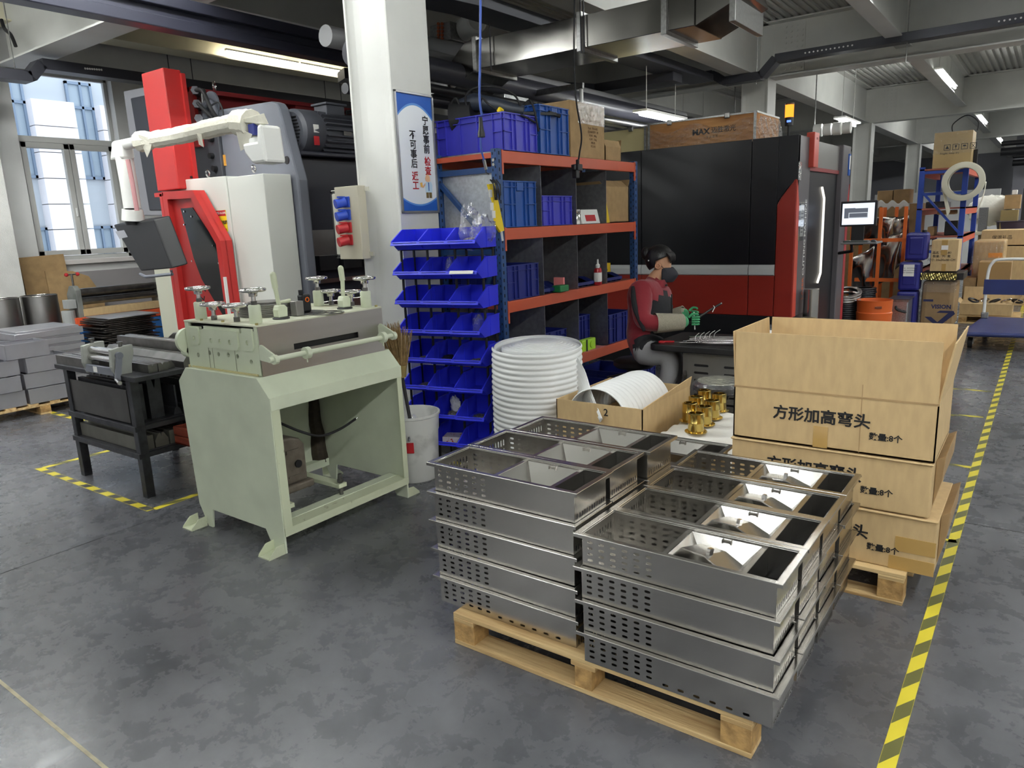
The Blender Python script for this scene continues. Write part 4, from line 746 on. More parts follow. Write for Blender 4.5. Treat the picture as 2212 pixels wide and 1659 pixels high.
# ================================================================ POSTER AND POWER BOX ON THE COLUMN
T = thing('poster', 'framed white and blue safety poster on the white column', 'poster', (-3.7, 3.985, 1.74)); PXF = -3.699
y0, y1, z0, z1 = 3.79, 4.18, 1.745, 2.565
alu = M('aluminium frame', (150, 150, 152), .35, .8)
for q in ((y0, y0+.016, z0, z1), (y1-.016, y1, z0, z1), (y0, y1, z0, z0+.016), (y0, y1, z1-.016, z1)): B().box(PXF, PXF+.014, *q).obj('frame_bar', alu, T, 0, bev=.002)
B().box(PXF, PXF+.003, y0, y1, z0, z1).obj('poster_sheet', M('poster white', (222, 226, 230), .35), T, 0)
yc = (y0+y1)/2
def arc(zb, zt, sag, nm, mm, x):
    n = 16; up = zt > zb; pts = [(y0+.016, zt), (y1-.016, zt)] + [(y1-.016-(y1-y0-.032)*i/n, zb+sag*(1-(2*i/n-1)**2)) for i in range(n+1)]
    B().prism(pts, 'x', x, x+.0006).obj(nm, mm, T, 0)
LB = M('light blue print', (90, 140, 205), .5)
arc(z1-.16, z1-.016, .09, 'blue_band', INKB, PXF+.0036); arc(z1-.175, z1-.016, .09, 'pale_band', LB, PXF+.003); arc(z0+.10, z0+.016, -.05, 'blue_band', INKB, PXF+.0036); arc(z0+.112, z0+.016, -.05, 'pale_band', LB, PXF+.003)
for s_, y, z, m_ in (('宁\n愿\n事\n前', 4.09, 2.285, INK), ('检\n查', 4.09, 2.07, INKR), ('不\n可\n事\n后', 3.95, 2.18, INK), ('返\n工', 3.95, 1.965, INKR)): text(s_, .066, m_, T, FACE_X(PXF+.0044, y, z), bold=.0014, line=.98)
skin = M('print skin', (224, 178, 140), .6); pb = M('print pale blue', (190, 214, 230), .6)
def pr(poly, nm, mm, x=.0042): B().prism([(4.085+a, 1.84+b) for a, b in poly], 'x', PXF+x, PXF+x+.0005).obj(nm, mm, T, 0)
pr([(-.03, .01), (-.004, .01), (-.002, .06), (-.03, .06)], 'printed_trousers', M('print brown', (110, 92, 50), .6)); pr([(.002, .01), (.03, .01), (.03, .06), (0, .06)], 'printed_trousers', M('print brown', (110, 92, 50), .6)); pr([(-.036, .05), (.034, .05), (.04, .10), (.028, .125), (-.02, .128), (-.034, .1)], 'printed_shirt', pb, .0046)
pr([(-.03, .13), (-.008, .122), (.018, .128), (.016, .16), (-.002, .178), (-.022, .17), (-.034, .148)], 'printed_head', skin, .005); pr([(-.004, .06), (.004, .06), (.006, .12), (-.004, .12)], 'printed_tie', INKB, .005); pr([(-.036, .1), (-.06, .08), (-.075, .085), (-.06, .095), (-.035, .115)], 'printed_arm', skin, .005); pr([(-.085, .085), (-.062, .09), (-.068, .12), (-.09, .115)], 'printed_note', M('print amber', (230, 180, 90), .6), .0054)
T = thing('power_box', 'grey power distribution box with blue and red sockets on the column', 'power box', (-4.2, 3.75, 1.44)); cb = M('box grey', (196, 194, 180), .5)
B().box(-4.40, -4.115, 3.77, 3.93, 1.44, 1.94).obj('box_body', cb, T, 0, bev=.006); b = B()
for q in ((-4.395, -4.12, 1.445, 1.462), (-4.395, -4.12, 1.918, 1.935), (-4.395, -4.378, 1.445, 1.935)): b.box(q[0], q[1], 3.762, 3.77, q[2], q[3])
b.obj('door_seal', BLACK, T, 0); B().box(-4.372, -4.13, 3.755, 3.77, 1.468, 1.912).obj('door', cb, T, 0, bev=.003)
B().box(-4.275, -4.03, 3.70, 3.778, 1.435, 1.955).obj('socket_panel', M('box beige', (186, 180, 160), .5), T, 0, bev=.004)
B().cyl((-4.325, 3.755, 1.70), (-4.325, 3.745, 1.70), .016, 12).obj('lock', CHROME, T); text('5', .05, INK, T, FACE_Y(3.7545, -4.32, 1.5))
for i, z in enumerate((1.845, 1.755, 1.665, 1.575)):
    m_ = M('socket blue', (44, 74, 176), .4) if i < 2 else M('socket red', (176, 42, 46), .4); x = -4.155; so = B().box(x-.038, x+.038, 3.688, 3.70, z-.038, z+.038).obj('socket', m_, T, 0, bev=.004)
    B().cyl((x-.004, 3.69, z), (x-.03, 3.62, z-.014), .034, 18).box(x-.02, x+.0, 3.63, 3.69, z+.028, z+.04).obj('socket_cap', m_, so, 40)
for z in (1.47, 1.93): B().box(-4.03, -3.99, 3.765, 3.778, z-.015, z+.015).obj('mounting_ear', cb, T, 0)
# ================================================================ BLUE PARTS BINS ON A STAND
BA = R(13); BO = V((-3.03, 4.0, 0)); bw = .213
Bx = lambda u, v, z: BO + V((math.cos(BA)*u - math.sin(BA)*v, math.sin(BA)*u + math.cos(BA)*v, z))   # u runs left (negative) along the row, v to the front (negative)
T = thing('bin_stand', 'black rod stand carrying eight rows of blue bins', 'stand', Bx(-.33, -.15, 0))
for u in (-.635, -.43, -.22, -.02):
    for v in (-.03, -.2): B().cyl(Bx(u, v, 0), Bx(u, v, 1.5), .009, 8).obj('post', BLACK, T)
for k in range(8):
    for v in (-.03, -.2): B().cyl(Bx(-.66, v, .126+.1955*k), Bx(0, v, .126+.1955*k), .004, 6).obj('shelf_rod', BLACK, T)
T = thing('parts_bin', 'x', 'bin'); w2 = bw/2-.003; t = .003
pf = [(0, 0), (-.25, 0), (-.275, .032), (-.325, .045), (-.325, .058), (-.18, .134), (0, .134)]
for sx in (-1, 1):
    B().prism([(y, z) for y, z in pf], 'x', sx*w2-t/2, sx*w2+t/2).obj('side', BIN, T, 0)
    b = B(); b.bar((sx*(w2+.001), -.325, .056), (sx*(w2+.001), -.18, .132), .009, .006, (0, 0, 1)); b.bar((sx*(w2+.001), -.18, .132), (sx*(w2+.001), 0, .132), .009, .006); b.obj('side_rim', BIN, T, 0)
    B().box(sx*w2-.004, sx*w2+.004, -.155, -.145, .0, .13).obj('side_rib', BIN, T, 0)
B().box(-w2, w2, -.004, 0, 0, .134).obj('back', BIN, T, 0); B().box(-w2, w2, -.25, 0, 0, .004).obj('floor', BIN, T, 0)
b = B(); b.prism([(-.25, 0), (-.246, 0), (-.271, .034), (-.321, .048), (-.335, .03), (-.338, .033), (-.324, .055), (-.275, .036)], 'x', -w2-.004, w2+.004); b.obj('front_lip', BIN, T, 0); B().bar((-w2+.012, -.331, .046), (w2-.012, -.331, .046), .002, .004).obj('lip_groove', CRATED, T, 0)
first = True; CN = ['left', 'middle', 'right']; BINW = {}
for k in range(8):
    for c in range(3):
        z = .13+.1955*(7-k); p = Bx(-bw*(2.5-c), -.012*(c-1), z); lab = 'blue plastic bin, %s row from the top, %s of three' % (OR[k], CN[c])
        if first: T.location = p; T.rotation_euler.z = BA; tag(T, lab, 'bin', 'blue parts bins'); first = False
        else: dup(T, p, BA, lab, 'blue parts bins')
        BINW[k, c] = p
def inbin(k, c, v, z, u=0): p = BINW[k, c]; return p + V((math.cos(BA)*u-math.sin(BA)*v, math.sin(BA)*u+math.cos(BA)*v, z))
def blob(name, c, r, m, lab, cat, seed=0, n=14, jag=.25, kind=None):
    random.seed(seed); b = B(); b.ball((0, 0, 0), 1, n, 9)
    for v in b.b.verts:
        f = 1+random.uniform(-jag, jag); v.co = V((v.co.x*r[0]*f, v.co.y*r[1]*f, v.co.z*r[2]*f)) + V(c)
    return tag(b.obj(name, m, None, 25, loc=c), lab, cat, kind=kind)
hw = M('zinc hardware', (170, 165, 150), .35, .9, var=.4, vs=90, bump=1, bs=120)
blob('plastic_bag', inbin(0, 2, -.16, .13), (.085, .06, .14), CLEAR, 'clear plastic bag of fittings standing in the top right blue bin', 'plastic bag', 1); blob('plastic_bag', inbin(0, 2, -.1, .11, .06), (.09, .05, .09), CLEAR, 'second clear plastic bag behind the first in the top right blue bin', 'plastic bag', 2)
blob('screws', inbin(0, 2, -.16, .035), (.06, .05, .03), hw, 'heap of fittings at the bottom of the bag in the top bin', 'screws', 3, kind='stuff')
for k, c, l in ((4, 0, 'left'), (4, 2, 'right'), (5, 0, 'left'), (6, 2, 'right')): blob('screws', inbin(k, c, -.17, .015), (.05, .045, .02), hw, 'heap of small screws in the %s bin of the %s row' % (l, OR[k]), 'screws', 10+k+c, kind='stuff')
blob('dark_part', inbin(4, 1, -.18, .03), (.05, .05, .025), DARKST, 'dark metal part in the middle bin of the fifth row', 'part', 4); blob('plastic_bag', inbin(1, 1, -.15, .07, .03), (.035, .02, .06), CLEAR, 'small zip bag sticking out of the second row middle bin', 'plastic bag', 6)
blob('plastic_bag', inbin(3, 2, -.16, .07, .02), (.03, .05, .07), CLEAR, 'crumpled clear bag hanging out of the fourth row right bin', 'plastic bag', 7); blob('ties_bundle', inbin(6, 1, -.13, .07), (.045, .03, .065), M('white ties', (226, 226, 226), .5, bump=1, bs=60), 'bundle of white ties in the seventh row middle bin', 'ties', 8)
blob('screws', inbin(6, 1, -.17, .02), (.045, .04, .02), hw, 'heap of screws under the white ties', 'screws', 9, kind='stuff'); blob('plastic_bag', inbin(7, 0, -.14, .055), (.08, .06, .06), M('bag of red parts', (196, 110, 92), .3, c2=(210, 205, 200), vs=18), 'bag of red parts in the bottom left bin', 'plastic bag', 11)
p = inbin(7, 1, -.15, .03); o = tag(B().cbox((0, 0, 0), (.17, .12, .05)).obj('small_carton', M('printed white carton', (224, 214, 210), .6, c2=(190, 60, 50), vs=40, lo=.36, hi=.42), bev=.002), 'small white and red carton in the bottom middle bin', 'box'); o.location = p; o.rotation_euler.z = BA+.2
p = inbin(1, 2, -.333, .047); o = tag(B().box(-.085, .085, -.001, .001, -.012, .012).obj('bin_label', PAPER, None, 0), 'white paper label on the lip of the second row right bin', 'label'); o.location = p+V((.003, -.006, 0)); o.rotation_euler = (R(-35), 0, BA)
# ================================================================ BLUE AND ORANGE RACK
RX0, RX1, RY0, RY1 = -3.76, -3.15, 4.2, 6.36
T = thing('storage_rack', 'blue and orange steel storage rack full of crates', 'rack', (-3.45, 5.28, 0))
for x in (RX0, RX1-.055):
    for y in (RY0, RY1-.06):
        po = B().box(x, x+.055, y, y+.06, 0, 2.158).obj('post', RACKB, T, 0, bev=.004); b = B()
        for k in range(38):
            z = .08+.055*k; b.box(x+.054, x+.0565, y+.018, y+.030, z, z+.024).box(x+.012, x+.02, y-.0015, y, z, z+.018).box(x+.036, x+.044, y-.0015, y, z+.02, z+.036)
        o = b.obj('post_slots', M('slot dark', (14, 20, 34), .8), po, 0); o['kind'] = 'stuff'
for z in (2.02, 1.45, .4): B().box(RX0+.05, RX1-.05, RY0+.015, RY0+.045, z-.02, z+.02).obj('end_brace', RACKB, T, 0)
B().bar((RX0+.05, RY0+.03, 1.95), (RX1-.05, RY0+.03, 1.45), .03, .03).obj('diagonal_brace', RACKB, T, 0); B().bar((RX0+.05, RY0+.03, .5), (RX1-.05, RY0+.03, 1.4), .03, .03).obj('diagonal_brace', RACKB, T, 0)
SZ = (2.146, 1.614, 1.089, .532)
for z in SZ:
    for x in (RX1-.035, RX0): B().box(x, x+.035, RY0+.06, RY1-.06, z-.084, z).obj('beam', RACKO, T, 0, bev=.004)
    for y in (RY0+.052, RY1-.068): B().box(RX1-.008, RX1+.004, y, y+.02, z-.16, z+.005).obj('beam_connector', RACKO, T, 0, bev=.002)
    for x in (RX0, RX1-.035):
        pass
    B().box(RX0, RX1-.04, RY0+.04, RY1-.04, z-.02, z-.002).obj('shelf_board', GALV if z != 1.089 else M('red shelf', (150, 86, 74), .6), T, 0)
    B().box(RX0+.01, RX1-.05, RY0, RY0+.03, z-.05, z-.015).obj('end_rail', RACKO, T, 0)
dkg = M('dark galvanised', (150, 150, 154), .36, .8, var=.12, vs=30)
for za, zb in ((SZ[1], SZ[0]-.084), (SZ[2], SZ[1]-.084), (SZ[3], SZ[2]-.084)):
    B().box(RX0+.02, RX0+.024, RY0+.06, RY1-.06, za, zb).obj('back_sheet', dkg, T, 0)
    for y in (4.755, 5.27, 5.775): B().box(RX0+.03, RX1-.012, y, y+.003, za, zb).obj('divider_sheet', dkg, T, 0)
B().box(RX0+.06, RX1-.06, RY0+.05, RY0+.053, 1.62, 2.03).obj('end_sheet', M('bright galvanised', (196, 200, 202), .4, .7, var=.1, vs=50), T, 0)
for z in (2.08, 2.05, 1.93, 1.9): B().cyl((RX1-.03, RY0-.001, z), (RX1-.03, RY0-.006, z), .012, 6).obj('socket_screw', CHROME, T)
def crate(x0, x1, y0, y1, z0, z1, m, lab, ribs=4, style=0):
    T = thing('plastic_crate', lab, 'crate', ((x0+x1)/2, (y0+y1)/2, z0), 'plastic crates'); t = .006; i = .012
    b = B(); b.box(x0+i, x1-i, y0+i, y0+i+t, z0, z1).box(x0+i, x1-i, y1-i-t, y1-i, z0, z1).box(x0+i, x0+i+t, y0+i, y1-i, z0, z1).box(x1-i-t, x1-i, y0+i, y1-i, z0, z1).box(x0+i, x1-i, y0+i, y1-i, z0, z0+t); b.obj('crate_shell', m, T, 0)
    for z, h in ((z1-.008, .008), (z1-.045, .005), (z0, .006)):
        b = B(); r_ = lambda q, zz: [V((x0+q, y0+q, zz)), V((x1-q, y0+q, zz)), V((x1-q, y1-q, zz)), V((x0+q, y1-q, zz))]
        b.loft([r_(0, z), r_(0, z+h), r_(i, z+h), r_(i, z)], False, True); b.obj('rim_band', m, T, 0)
    zm = (z0+z1)/2; W, D = y1-y0, x1-x0
    for (a, n_) in ((W, 'x'), (D, 'y')):
        ps = [.02, .1, .24, a-.24, a-.1, a-.02] if a > .5 else [.015, a*.24, a*.36, a*.64, a*.76, a-.015]
        for p in ps:
            q = (x1-i, x1, y0+p-.004, y0+p+.004) if n_ == 'x' else (x0+p-.004, x0+p+.004, y0, y0+i)
            B().box(*q, z0, z1-.008).obj('rib', m, T, 0)
        for p0, p1 in ((0, ps[1]), (ps[-2], a)) if style == 0 else ((0, ps[2]), (ps[3], a)):
            q = (x1-i, x1, y0+p0, y0+p1) if n_ == 'x' else (x0+p0, x0+p1, y0, y0+i)
            B().box(*q, zm-.003, zm+.003).obj('cross_rib', m, T, 0)
    if style: B().box(x1-i, x1+.002, y0+W*.4, y0+W*.6, z1-.07, z1-.01).obj('handle_tab', m, T, 0, bev=.003)
    return T
xf = -3.165
VIO = crate(-3.78, xf+.02, 4.285, 4.71, 2.15, 2.405, CRATE1, 'large violet blue crate on top of the rack, tools heaped on it')
crate(-3.72, xf+.02, 4.735, 5.16, 2.15, 2.5, CRATE2, 'tall blue ribbed crate on top of the rack beside the violet one', style=1)
crate(-3.7, xf, 4.275, 4.70, 1.618, 1.945, CRATE2, 'tall blue ribbed crate on the second shelf at the left', style=1); crate(-3.7, xf, 4.77, 5.215, 1.618, 1.845, CRATE1, 'violet blue crate on the second shelf beside the blue one')
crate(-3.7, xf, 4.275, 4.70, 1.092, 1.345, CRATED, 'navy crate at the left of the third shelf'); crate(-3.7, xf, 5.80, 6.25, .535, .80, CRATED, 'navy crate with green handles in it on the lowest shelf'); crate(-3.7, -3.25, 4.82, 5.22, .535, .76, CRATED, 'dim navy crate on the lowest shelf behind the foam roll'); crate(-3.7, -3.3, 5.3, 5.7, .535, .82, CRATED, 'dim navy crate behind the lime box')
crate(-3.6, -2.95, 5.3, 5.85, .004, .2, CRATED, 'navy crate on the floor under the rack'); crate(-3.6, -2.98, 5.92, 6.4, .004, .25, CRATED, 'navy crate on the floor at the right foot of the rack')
grn = M('tool green', (40, 84, 50), .5)
for d, l in ((0, 'left'), (.12, 'right')): tag(B().cyl((-3.4, 5.98+d, .6), (-3.32, 5.84+d, 1.0), .016, 10).obj('tool_handle', grn, None, loc=(-3.4, 5.98+d, .6)), '%s green tool handle standing in the navy crate' % l, 'tool')
lime = M('lime plastic', (176, 226, 50), .4); T = thing('lime_box', 'lime green and black measuring case on the lowest shelf', 'case', (-3.2, 5.44, .534)); B().box(-3.23, -3.17, 5.33, 5.57, .534, .635).obj('case', lime, T, 0, bev=.008); B().box(-3.169, -3.165, 5.40, 5.42, .534, .636).obj('strap', BLACK, T, 0); B().cyl((-3.17, 5.5, .585), (-3.164, 5.5, .585), .032, 18).obj('dial', lime, T)
tag(B().box(-3.3, -3.16, 5.35, 5.72, .5325, .5345).obj('pink_sheet', M('pink sheet', (226, 140, 140), .6), None, 0, loc=(-3.2, 5.5, .532)), 'pink sheet lying under the lime box', 'sheet'); tag(B().box(-3.26, -3.17, 5.05, 5.075, 1.09, 1.2).obj('pink_card', M('pink card', (224, 130, 130), .6), None, 0, loc=(-3.2, 5.06, 1.09)), 'pink card standing on the third shelf', 'card')
tag(B().box(-3.2, -3.12, 4.93, 5.06, 1.092, 1.145).obj('green_tape', M('tape green', (28, 110, 60), .4), bev=.006, loc=(-3.16, 5, 1.092)), 'green measuring tape on the edge of the third shelf', 'tape measure')
def minibin(x, y, z, lab):
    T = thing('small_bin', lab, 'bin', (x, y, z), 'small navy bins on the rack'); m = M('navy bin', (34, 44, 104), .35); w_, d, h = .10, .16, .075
    for sy in (-1, 1): B().prism([(x, z), (x-d, z), (x-d, z+h), (x-d*.5, z+h), (x+.02, z+.035), (x+.02, z+.02)], 'y', y+sy*w_/2-.0025, y+sy*w_/2+.0025).obj('side', m, T, 0)
    B().box(x-d, x, y-w_/2, y+w_/2, z, z+.003).obj('floor', m, T, 0); B().box(x-d, x-d+.003, y-w_/2, y+w_/2, z, z+h).obj('back', m, T, 0); B().box(x, x+.022, y-w_/2, y+w_/2, z+.015, z+.04).obj('front_lip', m, T, 0)
for i, (y, g) in enumerate(((4.82, 'left'), (4.93, 'left'), (5.04, 'left'), (5.33, 'middle'), (5.43, 'middle'), (5.53, 'middle'), (5.84, 'right'), (5.94, 'right'), (6.04, 'right'))): minibin(-3.2-(.06 if i == 2 else 0), y, 1.092, 'small navy bin on the third shelf, %s of the three in the %s bay' % (OR[i % 3], {'left': 'second', 'middle': 'third', 'right': 'last'}[g]))
for i, (y, x) in enumerate(((5.60, -3.16), (5.68, -3.2))):
    T = thing('glue_bottle', '%s red glue bottle with a white nozzle on the third shelf' % ('front' if i == 0 else 'rear'), 'bottle', (x, y, 1.092)); m = M('red bottle', (160, 28, 36), .3); B().lathe([(.001, 1.092), (.032, 1.092), (.034, 1.1), (.034, 1.21), (.028, 1.232), (.016, 1.24)], (x, y, 0), 20).obj('body', m, T, 40); B().lathe([(.018, 1.238), (.018, 1.262), (.008, 1.27), (.005, 1.31)], (x, y, 0), 14).obj('nozzle', WHITEP, T, 40); B().lathe([(.0346, 1.12), (.0346, 1.2)], (x, y, 0), 20, caps=False).obj('label', PAPER, T, 40)
T = thing('spray_bottle', 'black trigger spray bottle behind the glue bottles', 'bottle', (-3.4, 5.52, 1.092)); B().lathe([(.035, 1.092), (.037, 1.2), (.015, 1.24), (.012, 1.27)], (-3.4, 5.52, 0), 16).obj('body', M('smoky plastic', (60, 60, 62), .2), T); B().box(-3.43, -3.36, 5.42, 5.56, 1.27, 1.31).bar((-3.4, 5.46, 1.28), (-3.4, 5.43, 1.22), .02, .01).obj('trigger_head', BLACK, T, 0, bev=.005)
T = thing('yellow_carton', 'open yellow carton with black print at the right of the third shelf', 'box', (-3.4, 6.05, 1.092)); openbox(T, YEL, -3.62, -3.4, 5.80, 6.28, 1.092, 1.235, .004); B().box(-3.62, -3.4, 5.8, 6.28, 1.236, 1.24).obj('lid', YEL, T, 0); text('▲\n人', .05, INK, T, FACE_X(-3.399, 6.2, 1.16))
T = thing('brown_carton', 'brown carton with open flaps at the right of the second shelf', 'box', (-3.45, 6.0, 1.618)); openbox(T, KRAFT2, -3.7, -3.2, 5.82, 6.27, 1.618, 1.93); flaps(T, KRAFT2, -3.7, -3.2, 5.82, 6.27, 1.93, ((.1, 65), (.08, 30), (0, 0), (.09, -50)))
T = thing('wrapped_fittings', 'clear-wrapped pipe fittings in the third bay of the second shelf', 'fittings', (-3.35, 5.45, 1.618))
for y, z, r in ((5.36, 1.83, .075), (5.52, 1.78, .08), (5.38, 1.69, .07)): B().cyl((-3.65, y, z), (-3.42, y, z), r, 22, caps=False).torus((-3.42, y, z), r, .006, (1, 0, 0)).obj('fitting', STAIN, T)
b = B(); b.ball((-3.5, 5.45, 1.78), (.16, .18, .155), 14, 9)
for v in b.b.verts: v.co += V((random.uniform(-.02, .02), random.uniform(-.02, .02), random.uniform(-.02, .02)))
b.obj('wrap_film', CLEAR, T, 20)
T = thing('white_case', 'white carton with a red printed label in front of the wrapped fittings', 'box', (-3.22, 5.5, 1.618)); B().prism([(-3.16, 1.618), (-3.16, 1.62), (-3.19, 1.735), (-3.3, 1.735), (-3.3, 1.618)], 'y', 5.36, 5.66).obj('box_body', WHITEP, T, 0, bev=.004)
b = B(); b.add([(-3.164, 5.43, 1.638), (-3.164, 5.6, 1.638), (-3.181, 5.6, 1.70), (-3.181, 5.43, 1.70)], [(0, 1, 2, 3)]); b.obj('red_label', INKR, T, 0)
tag(B().lathe([(.02, 1.618), (.035, 1.618), (.037, 1.70), (.033, 1.705), (.037, 1.71), (.037, 1.735), (.03, 1.735)], (-3.19, 5.31, 0), 18).obj('steel_cup', CHROME, None, 50, loc=(-3.19, 5.31, 1.618)), 'small steel cup beside the white case', 'cup')
tag(B().prism([(5.79, 1.618), (5.87, 1.618), (5.81, 1.8), (5.79, 1.82)], 'x', -3.19, -3.18).obj('yellow_label', YEL, None, 0, loc=(-3.18, 5.8, 1.618)), 'yellow label sheet leaning by the brown carton', 'label')
# top of the rack
T = thing('tall_carton', 'tall taped brown carton standing on top of the rack', 'box', (-3.45, 5.5, 2.15)); B().box(-3.62, xf-.02, 5.24, 5.80, 2.15, 2.585).obj('box_body', KRAFT2, T, 0, bev=.006); B().box(xf-.02, xf-.018, 5.36, 5.80, 2.42, 2.585).obj('clear_tape', CLEAR, T, 0)
text('Pack  FRAGILE\nQUANTITY  10\nN.W.  20kg\nG.W.  21kg\nMEAS\nPCS 01', .026, M('faded print', (110, 84, 60), .8), T, FACE_X(xf-.0175, 5.6, 2.32), line=1.1)
T = thing('small_carton', 'small open brown carton at the right end of the rack top', 'box', (-3.3, 6.0, 2.15)); openbox(T, KRAFT2, -3.5, -3.2, 5.84, 6.13, 2.15, 2.27); flaps(T, KRAFT2, -3.5, -3.2, 5.84, 6.13, 2.27, ((.07, 20), (.07, 20), (0, 0), (.06, -20)))
T = thing('cable_coil', 'black cable coil standing on the rack between crate and carton', 'coil', (-3.35, 5.2, 2.15))
for k in range(5): B().torus((-3.35+.012*k, 5.2-.006*k, 2.3), .14-.01*(k % 2), .011, (.35, 1, 0), 30, 6).obj('cable_turn', RUBBER, T)
T = thing('angle_grinder', 'dark power tool with loops of cable lying on the violet crate', 'power tool', (-3.45, 4.5, 2.405)); tl = M('tool dark blue', (40, 46, 58), .45)
B().tube([(-3.6, 4.38, 2.5), (-3.5, 4.42, 2.52), (-3.38, 4.5, 2.49), (-3.26, 4.58, 2.45), (-3.2, 4.62, 2.44)], [.05, .065, .06, .05, .045], 14).obj('tool_body', tl, T); B().cyl((-3.56, 4.36, 2.46), (-3.6, 4.33, 2.42), .05, 14).obj('gear_head', BLACK, T)
B().cyl((-3.66, 4.4, 2.41), (-3.5, 4.44, 2.43), .14, 24, .12).obj('dark_disc', BLACK, T)
for pts in ([(-3.5, 4.36, 2.42), (-3.5, 4.32, 2.54), (-3.42, 4.34, 2.6), (-3.3, 4.45, 2.6), (-3.22, 4.55, 2.54), (-3.2, 4.6, 2.42)], [(-3.62, 4.34, 2.42), (-3.63, 4.32, 2.52), (-3.58, 4.32, 2.54), (-3.56, 4.34, 2.44)], [(-3.4, 4.36, 2.45), (-3.35, 4.32, 2.52), (-3.28, 4.3, 2.47), (-3.22, 4.36, 2.42), (-3.15, 4.5, 2.40), (-3.13, 4.66, 2.36)], [(-3.24, 4.64, 2.46), (-3.18, 4.66, 2.52), (-3.14, 4.66, 2.46), (-3.13, 4.7, 2.3)]): B().curve(pts, .0075, 6).obj('cord', RUBBER, T)
B().cyl((-3.21, 4.33, 2.41), (-3.19, 4.33, 2.43), .022, 14).obj('yellow_hook', YEL, T)
T = thing('black_stand_foot', 'folded black metal rod lying over the crate edge', 'rod', (-3.2, 4.65, 2.41)); B().bar((-3.28, 4.45, 2.425), (-3.12, 4.92, 2.44), .03, .02).obj('rod', BLACK, T, 0); B().tube([(-3.14, 4.86, 2.45), (-3.12, 4.98, 2.43)], .014, 8).obj('rod_end', RUBBER, T)
T = thing('pump_handle', 'black handle sticking up behind the tall blue crate', 'handle', (-3.5, 5.19, 2.5)); B().tube([(-3.6, 5.05, 2.56), (-3.5, 5.12, 2.57), (-3.42, 5.2, 2.52), (-3.4, 5.22, 2.3)], .02, 8).obj('grip', RUBBER, T)
# yellow tool and ties hanging on the post
T = thing('yellow_level', 'yellow tool with stickers hanging on the rack post', 'tool', (-3.12, 4.2, 1.55)); P = lambda x, y: PX(x, y, -3.11)
b = B(); pts = [P(1056, 398), P(1069, 396), P(1076, 430), P(1090, 498), P(1082, 502), P(1072, 486), P(1068, 440)]; n = len(pts); b.add(pts+[p+V((-.02, 0, 0)) for p in pts], [list(range(n)), list(range(n, 2*n))[::-1]]+[(i, (i+1) % n, n+(i+1) % n, n+i) for i in range(n)]); b.obj('blade', YEL, T, 0, bev=.002)
for q in ((1063, 418), (1066, 446), (1070, 463)): p = P(*q); B().cbox(p+V((.002, -.02, 0)), (.003, .035, .05)).obj('sticker', PAPER, T, 0)
B().tube([P(1083, 500), P(1086, 520)], .008, 8).obj('cord_end', WHITEP, T)
T = thing('cable_ties', 'bunch of black cable ties hung on the rack post', 'ties', PX(1068, 410, -3.1)); random.seed(2)
for k in range(9): p = PX(1064+random.uniform(-6, 8), 388, -3.1); q = PX(1072+random.uniform(-6, 8), 432, -3.08); B().curve([p, (p+q)/2+V((.02, random.uniform(-.03, .03), .02)), q], .004, 5).obj('tie', BLACK, T)
# hanging hose and cable
T = thing('air_hose', 'blue air hose hanging from above with a metal coupling', 'hose', PX(1048, 366, -3.0)); P = lambda x, y: PX(x, y, -3.0)
B().curve([P(1037, -260), P(1038, 0), P(1037, 130), P(1036, 210), P(1041, 250)], .0075, 8, 8).obj('hose', M('hose blue', (60, 84, 160), .4), T); B().lathe([(.012, 2.31), (.014, 2.27), (.017, 2.24), (.024, 2.21), (.024, 2.19), (.008, 2.187)], (-3.0, 3.845, 0), 14).obj('black_socket', BLACK, T, 40); B().curve([P(1038, 295), P(1039, 320), P(1046, 348)], .006, 8).obj('lower_hose', M('hose blue', (60, 84, 160), .4), T); B().cyl(P(1045, 345), P(1050, 366), .011, 10).obj('coupling', CHROME, T); B().curve([P(1050, 366), P(1050, 372), P(1056, 376)], .004, 6).obj('hook', DARKST, T)
T = thing('hanging_cable', 'black power cable with a plug hanging in front of the rack', 'cable', PX(1243, 385, -3.0)); B().curve([P(1240, -260), P(1241, 0), P(1240, 100), P(1244, 210), P(1256, 290), P(1252, 330), P(1249, 350)], .0065, 8, 8).obj('cable', RUBBER, T); c = P(1248, 362); B().cbox(c, (.05, .07, .05)).cbox(c+V((.0, -.03, -.05)), (.04, .05, .06)).cyl(c+V((0, 0, .02)), c+V((0, 0, .06)), .014, 10).cbox(c+V((0, -.06, 0)), (.03, .03, .04)).obj('plug', BLACK, T, 0, bev=.006)
# ================================================================ FIBRE LASER CUTTING MACHINE
T = thing('laser_cutter', 'large black and red laser cutting machine with a white stripe', 'machine', (-3.8, 9, 0)); LY = 7.6; LX0, LX1, LZ = -6.4, -2.05, 2.372
B().box(LX0, LX1-.06, LY+.02, 10.2, .0, LZ-.02).obj('housing', LASBLK, T, 0)
sx = [LX0, -5.0, -3.72, -2.503, -2.236]
for a, b_ in zip(sx, sx[1:]):
    B().box(a+.004, b_-.004, LY, LY+.02, 1.134, LZ).obj('black_panel', LASBLK, T, 0, bev=.003); B().prism([(LY+.005, 1.02), (LY-.012, 1.03), (LY-.012, 1.09), (LY+.005, 1.13), (LY+.02, 1.13), (LY+.02, 1.02)], 'x', a+.004, b_-.004).obj('white_strip', M('strip white', (206, 208, 208), .4), T, 0); B().box(a+.004, b_-.004, LY, LY+.02, .606, 1.018).obj('red_panel', LASRED, T, 0, bev=.003)
B().box(LX0, LX1-.02, LY+.01, LY+.02, 0, .6).obj('plinth', BLACK, T, 0)
B().box(-2.236, LX1, LY+.001, LY+.06, 1.9, LZ).obj('corner_panel', LASBLK, T, 0, bev=.003)
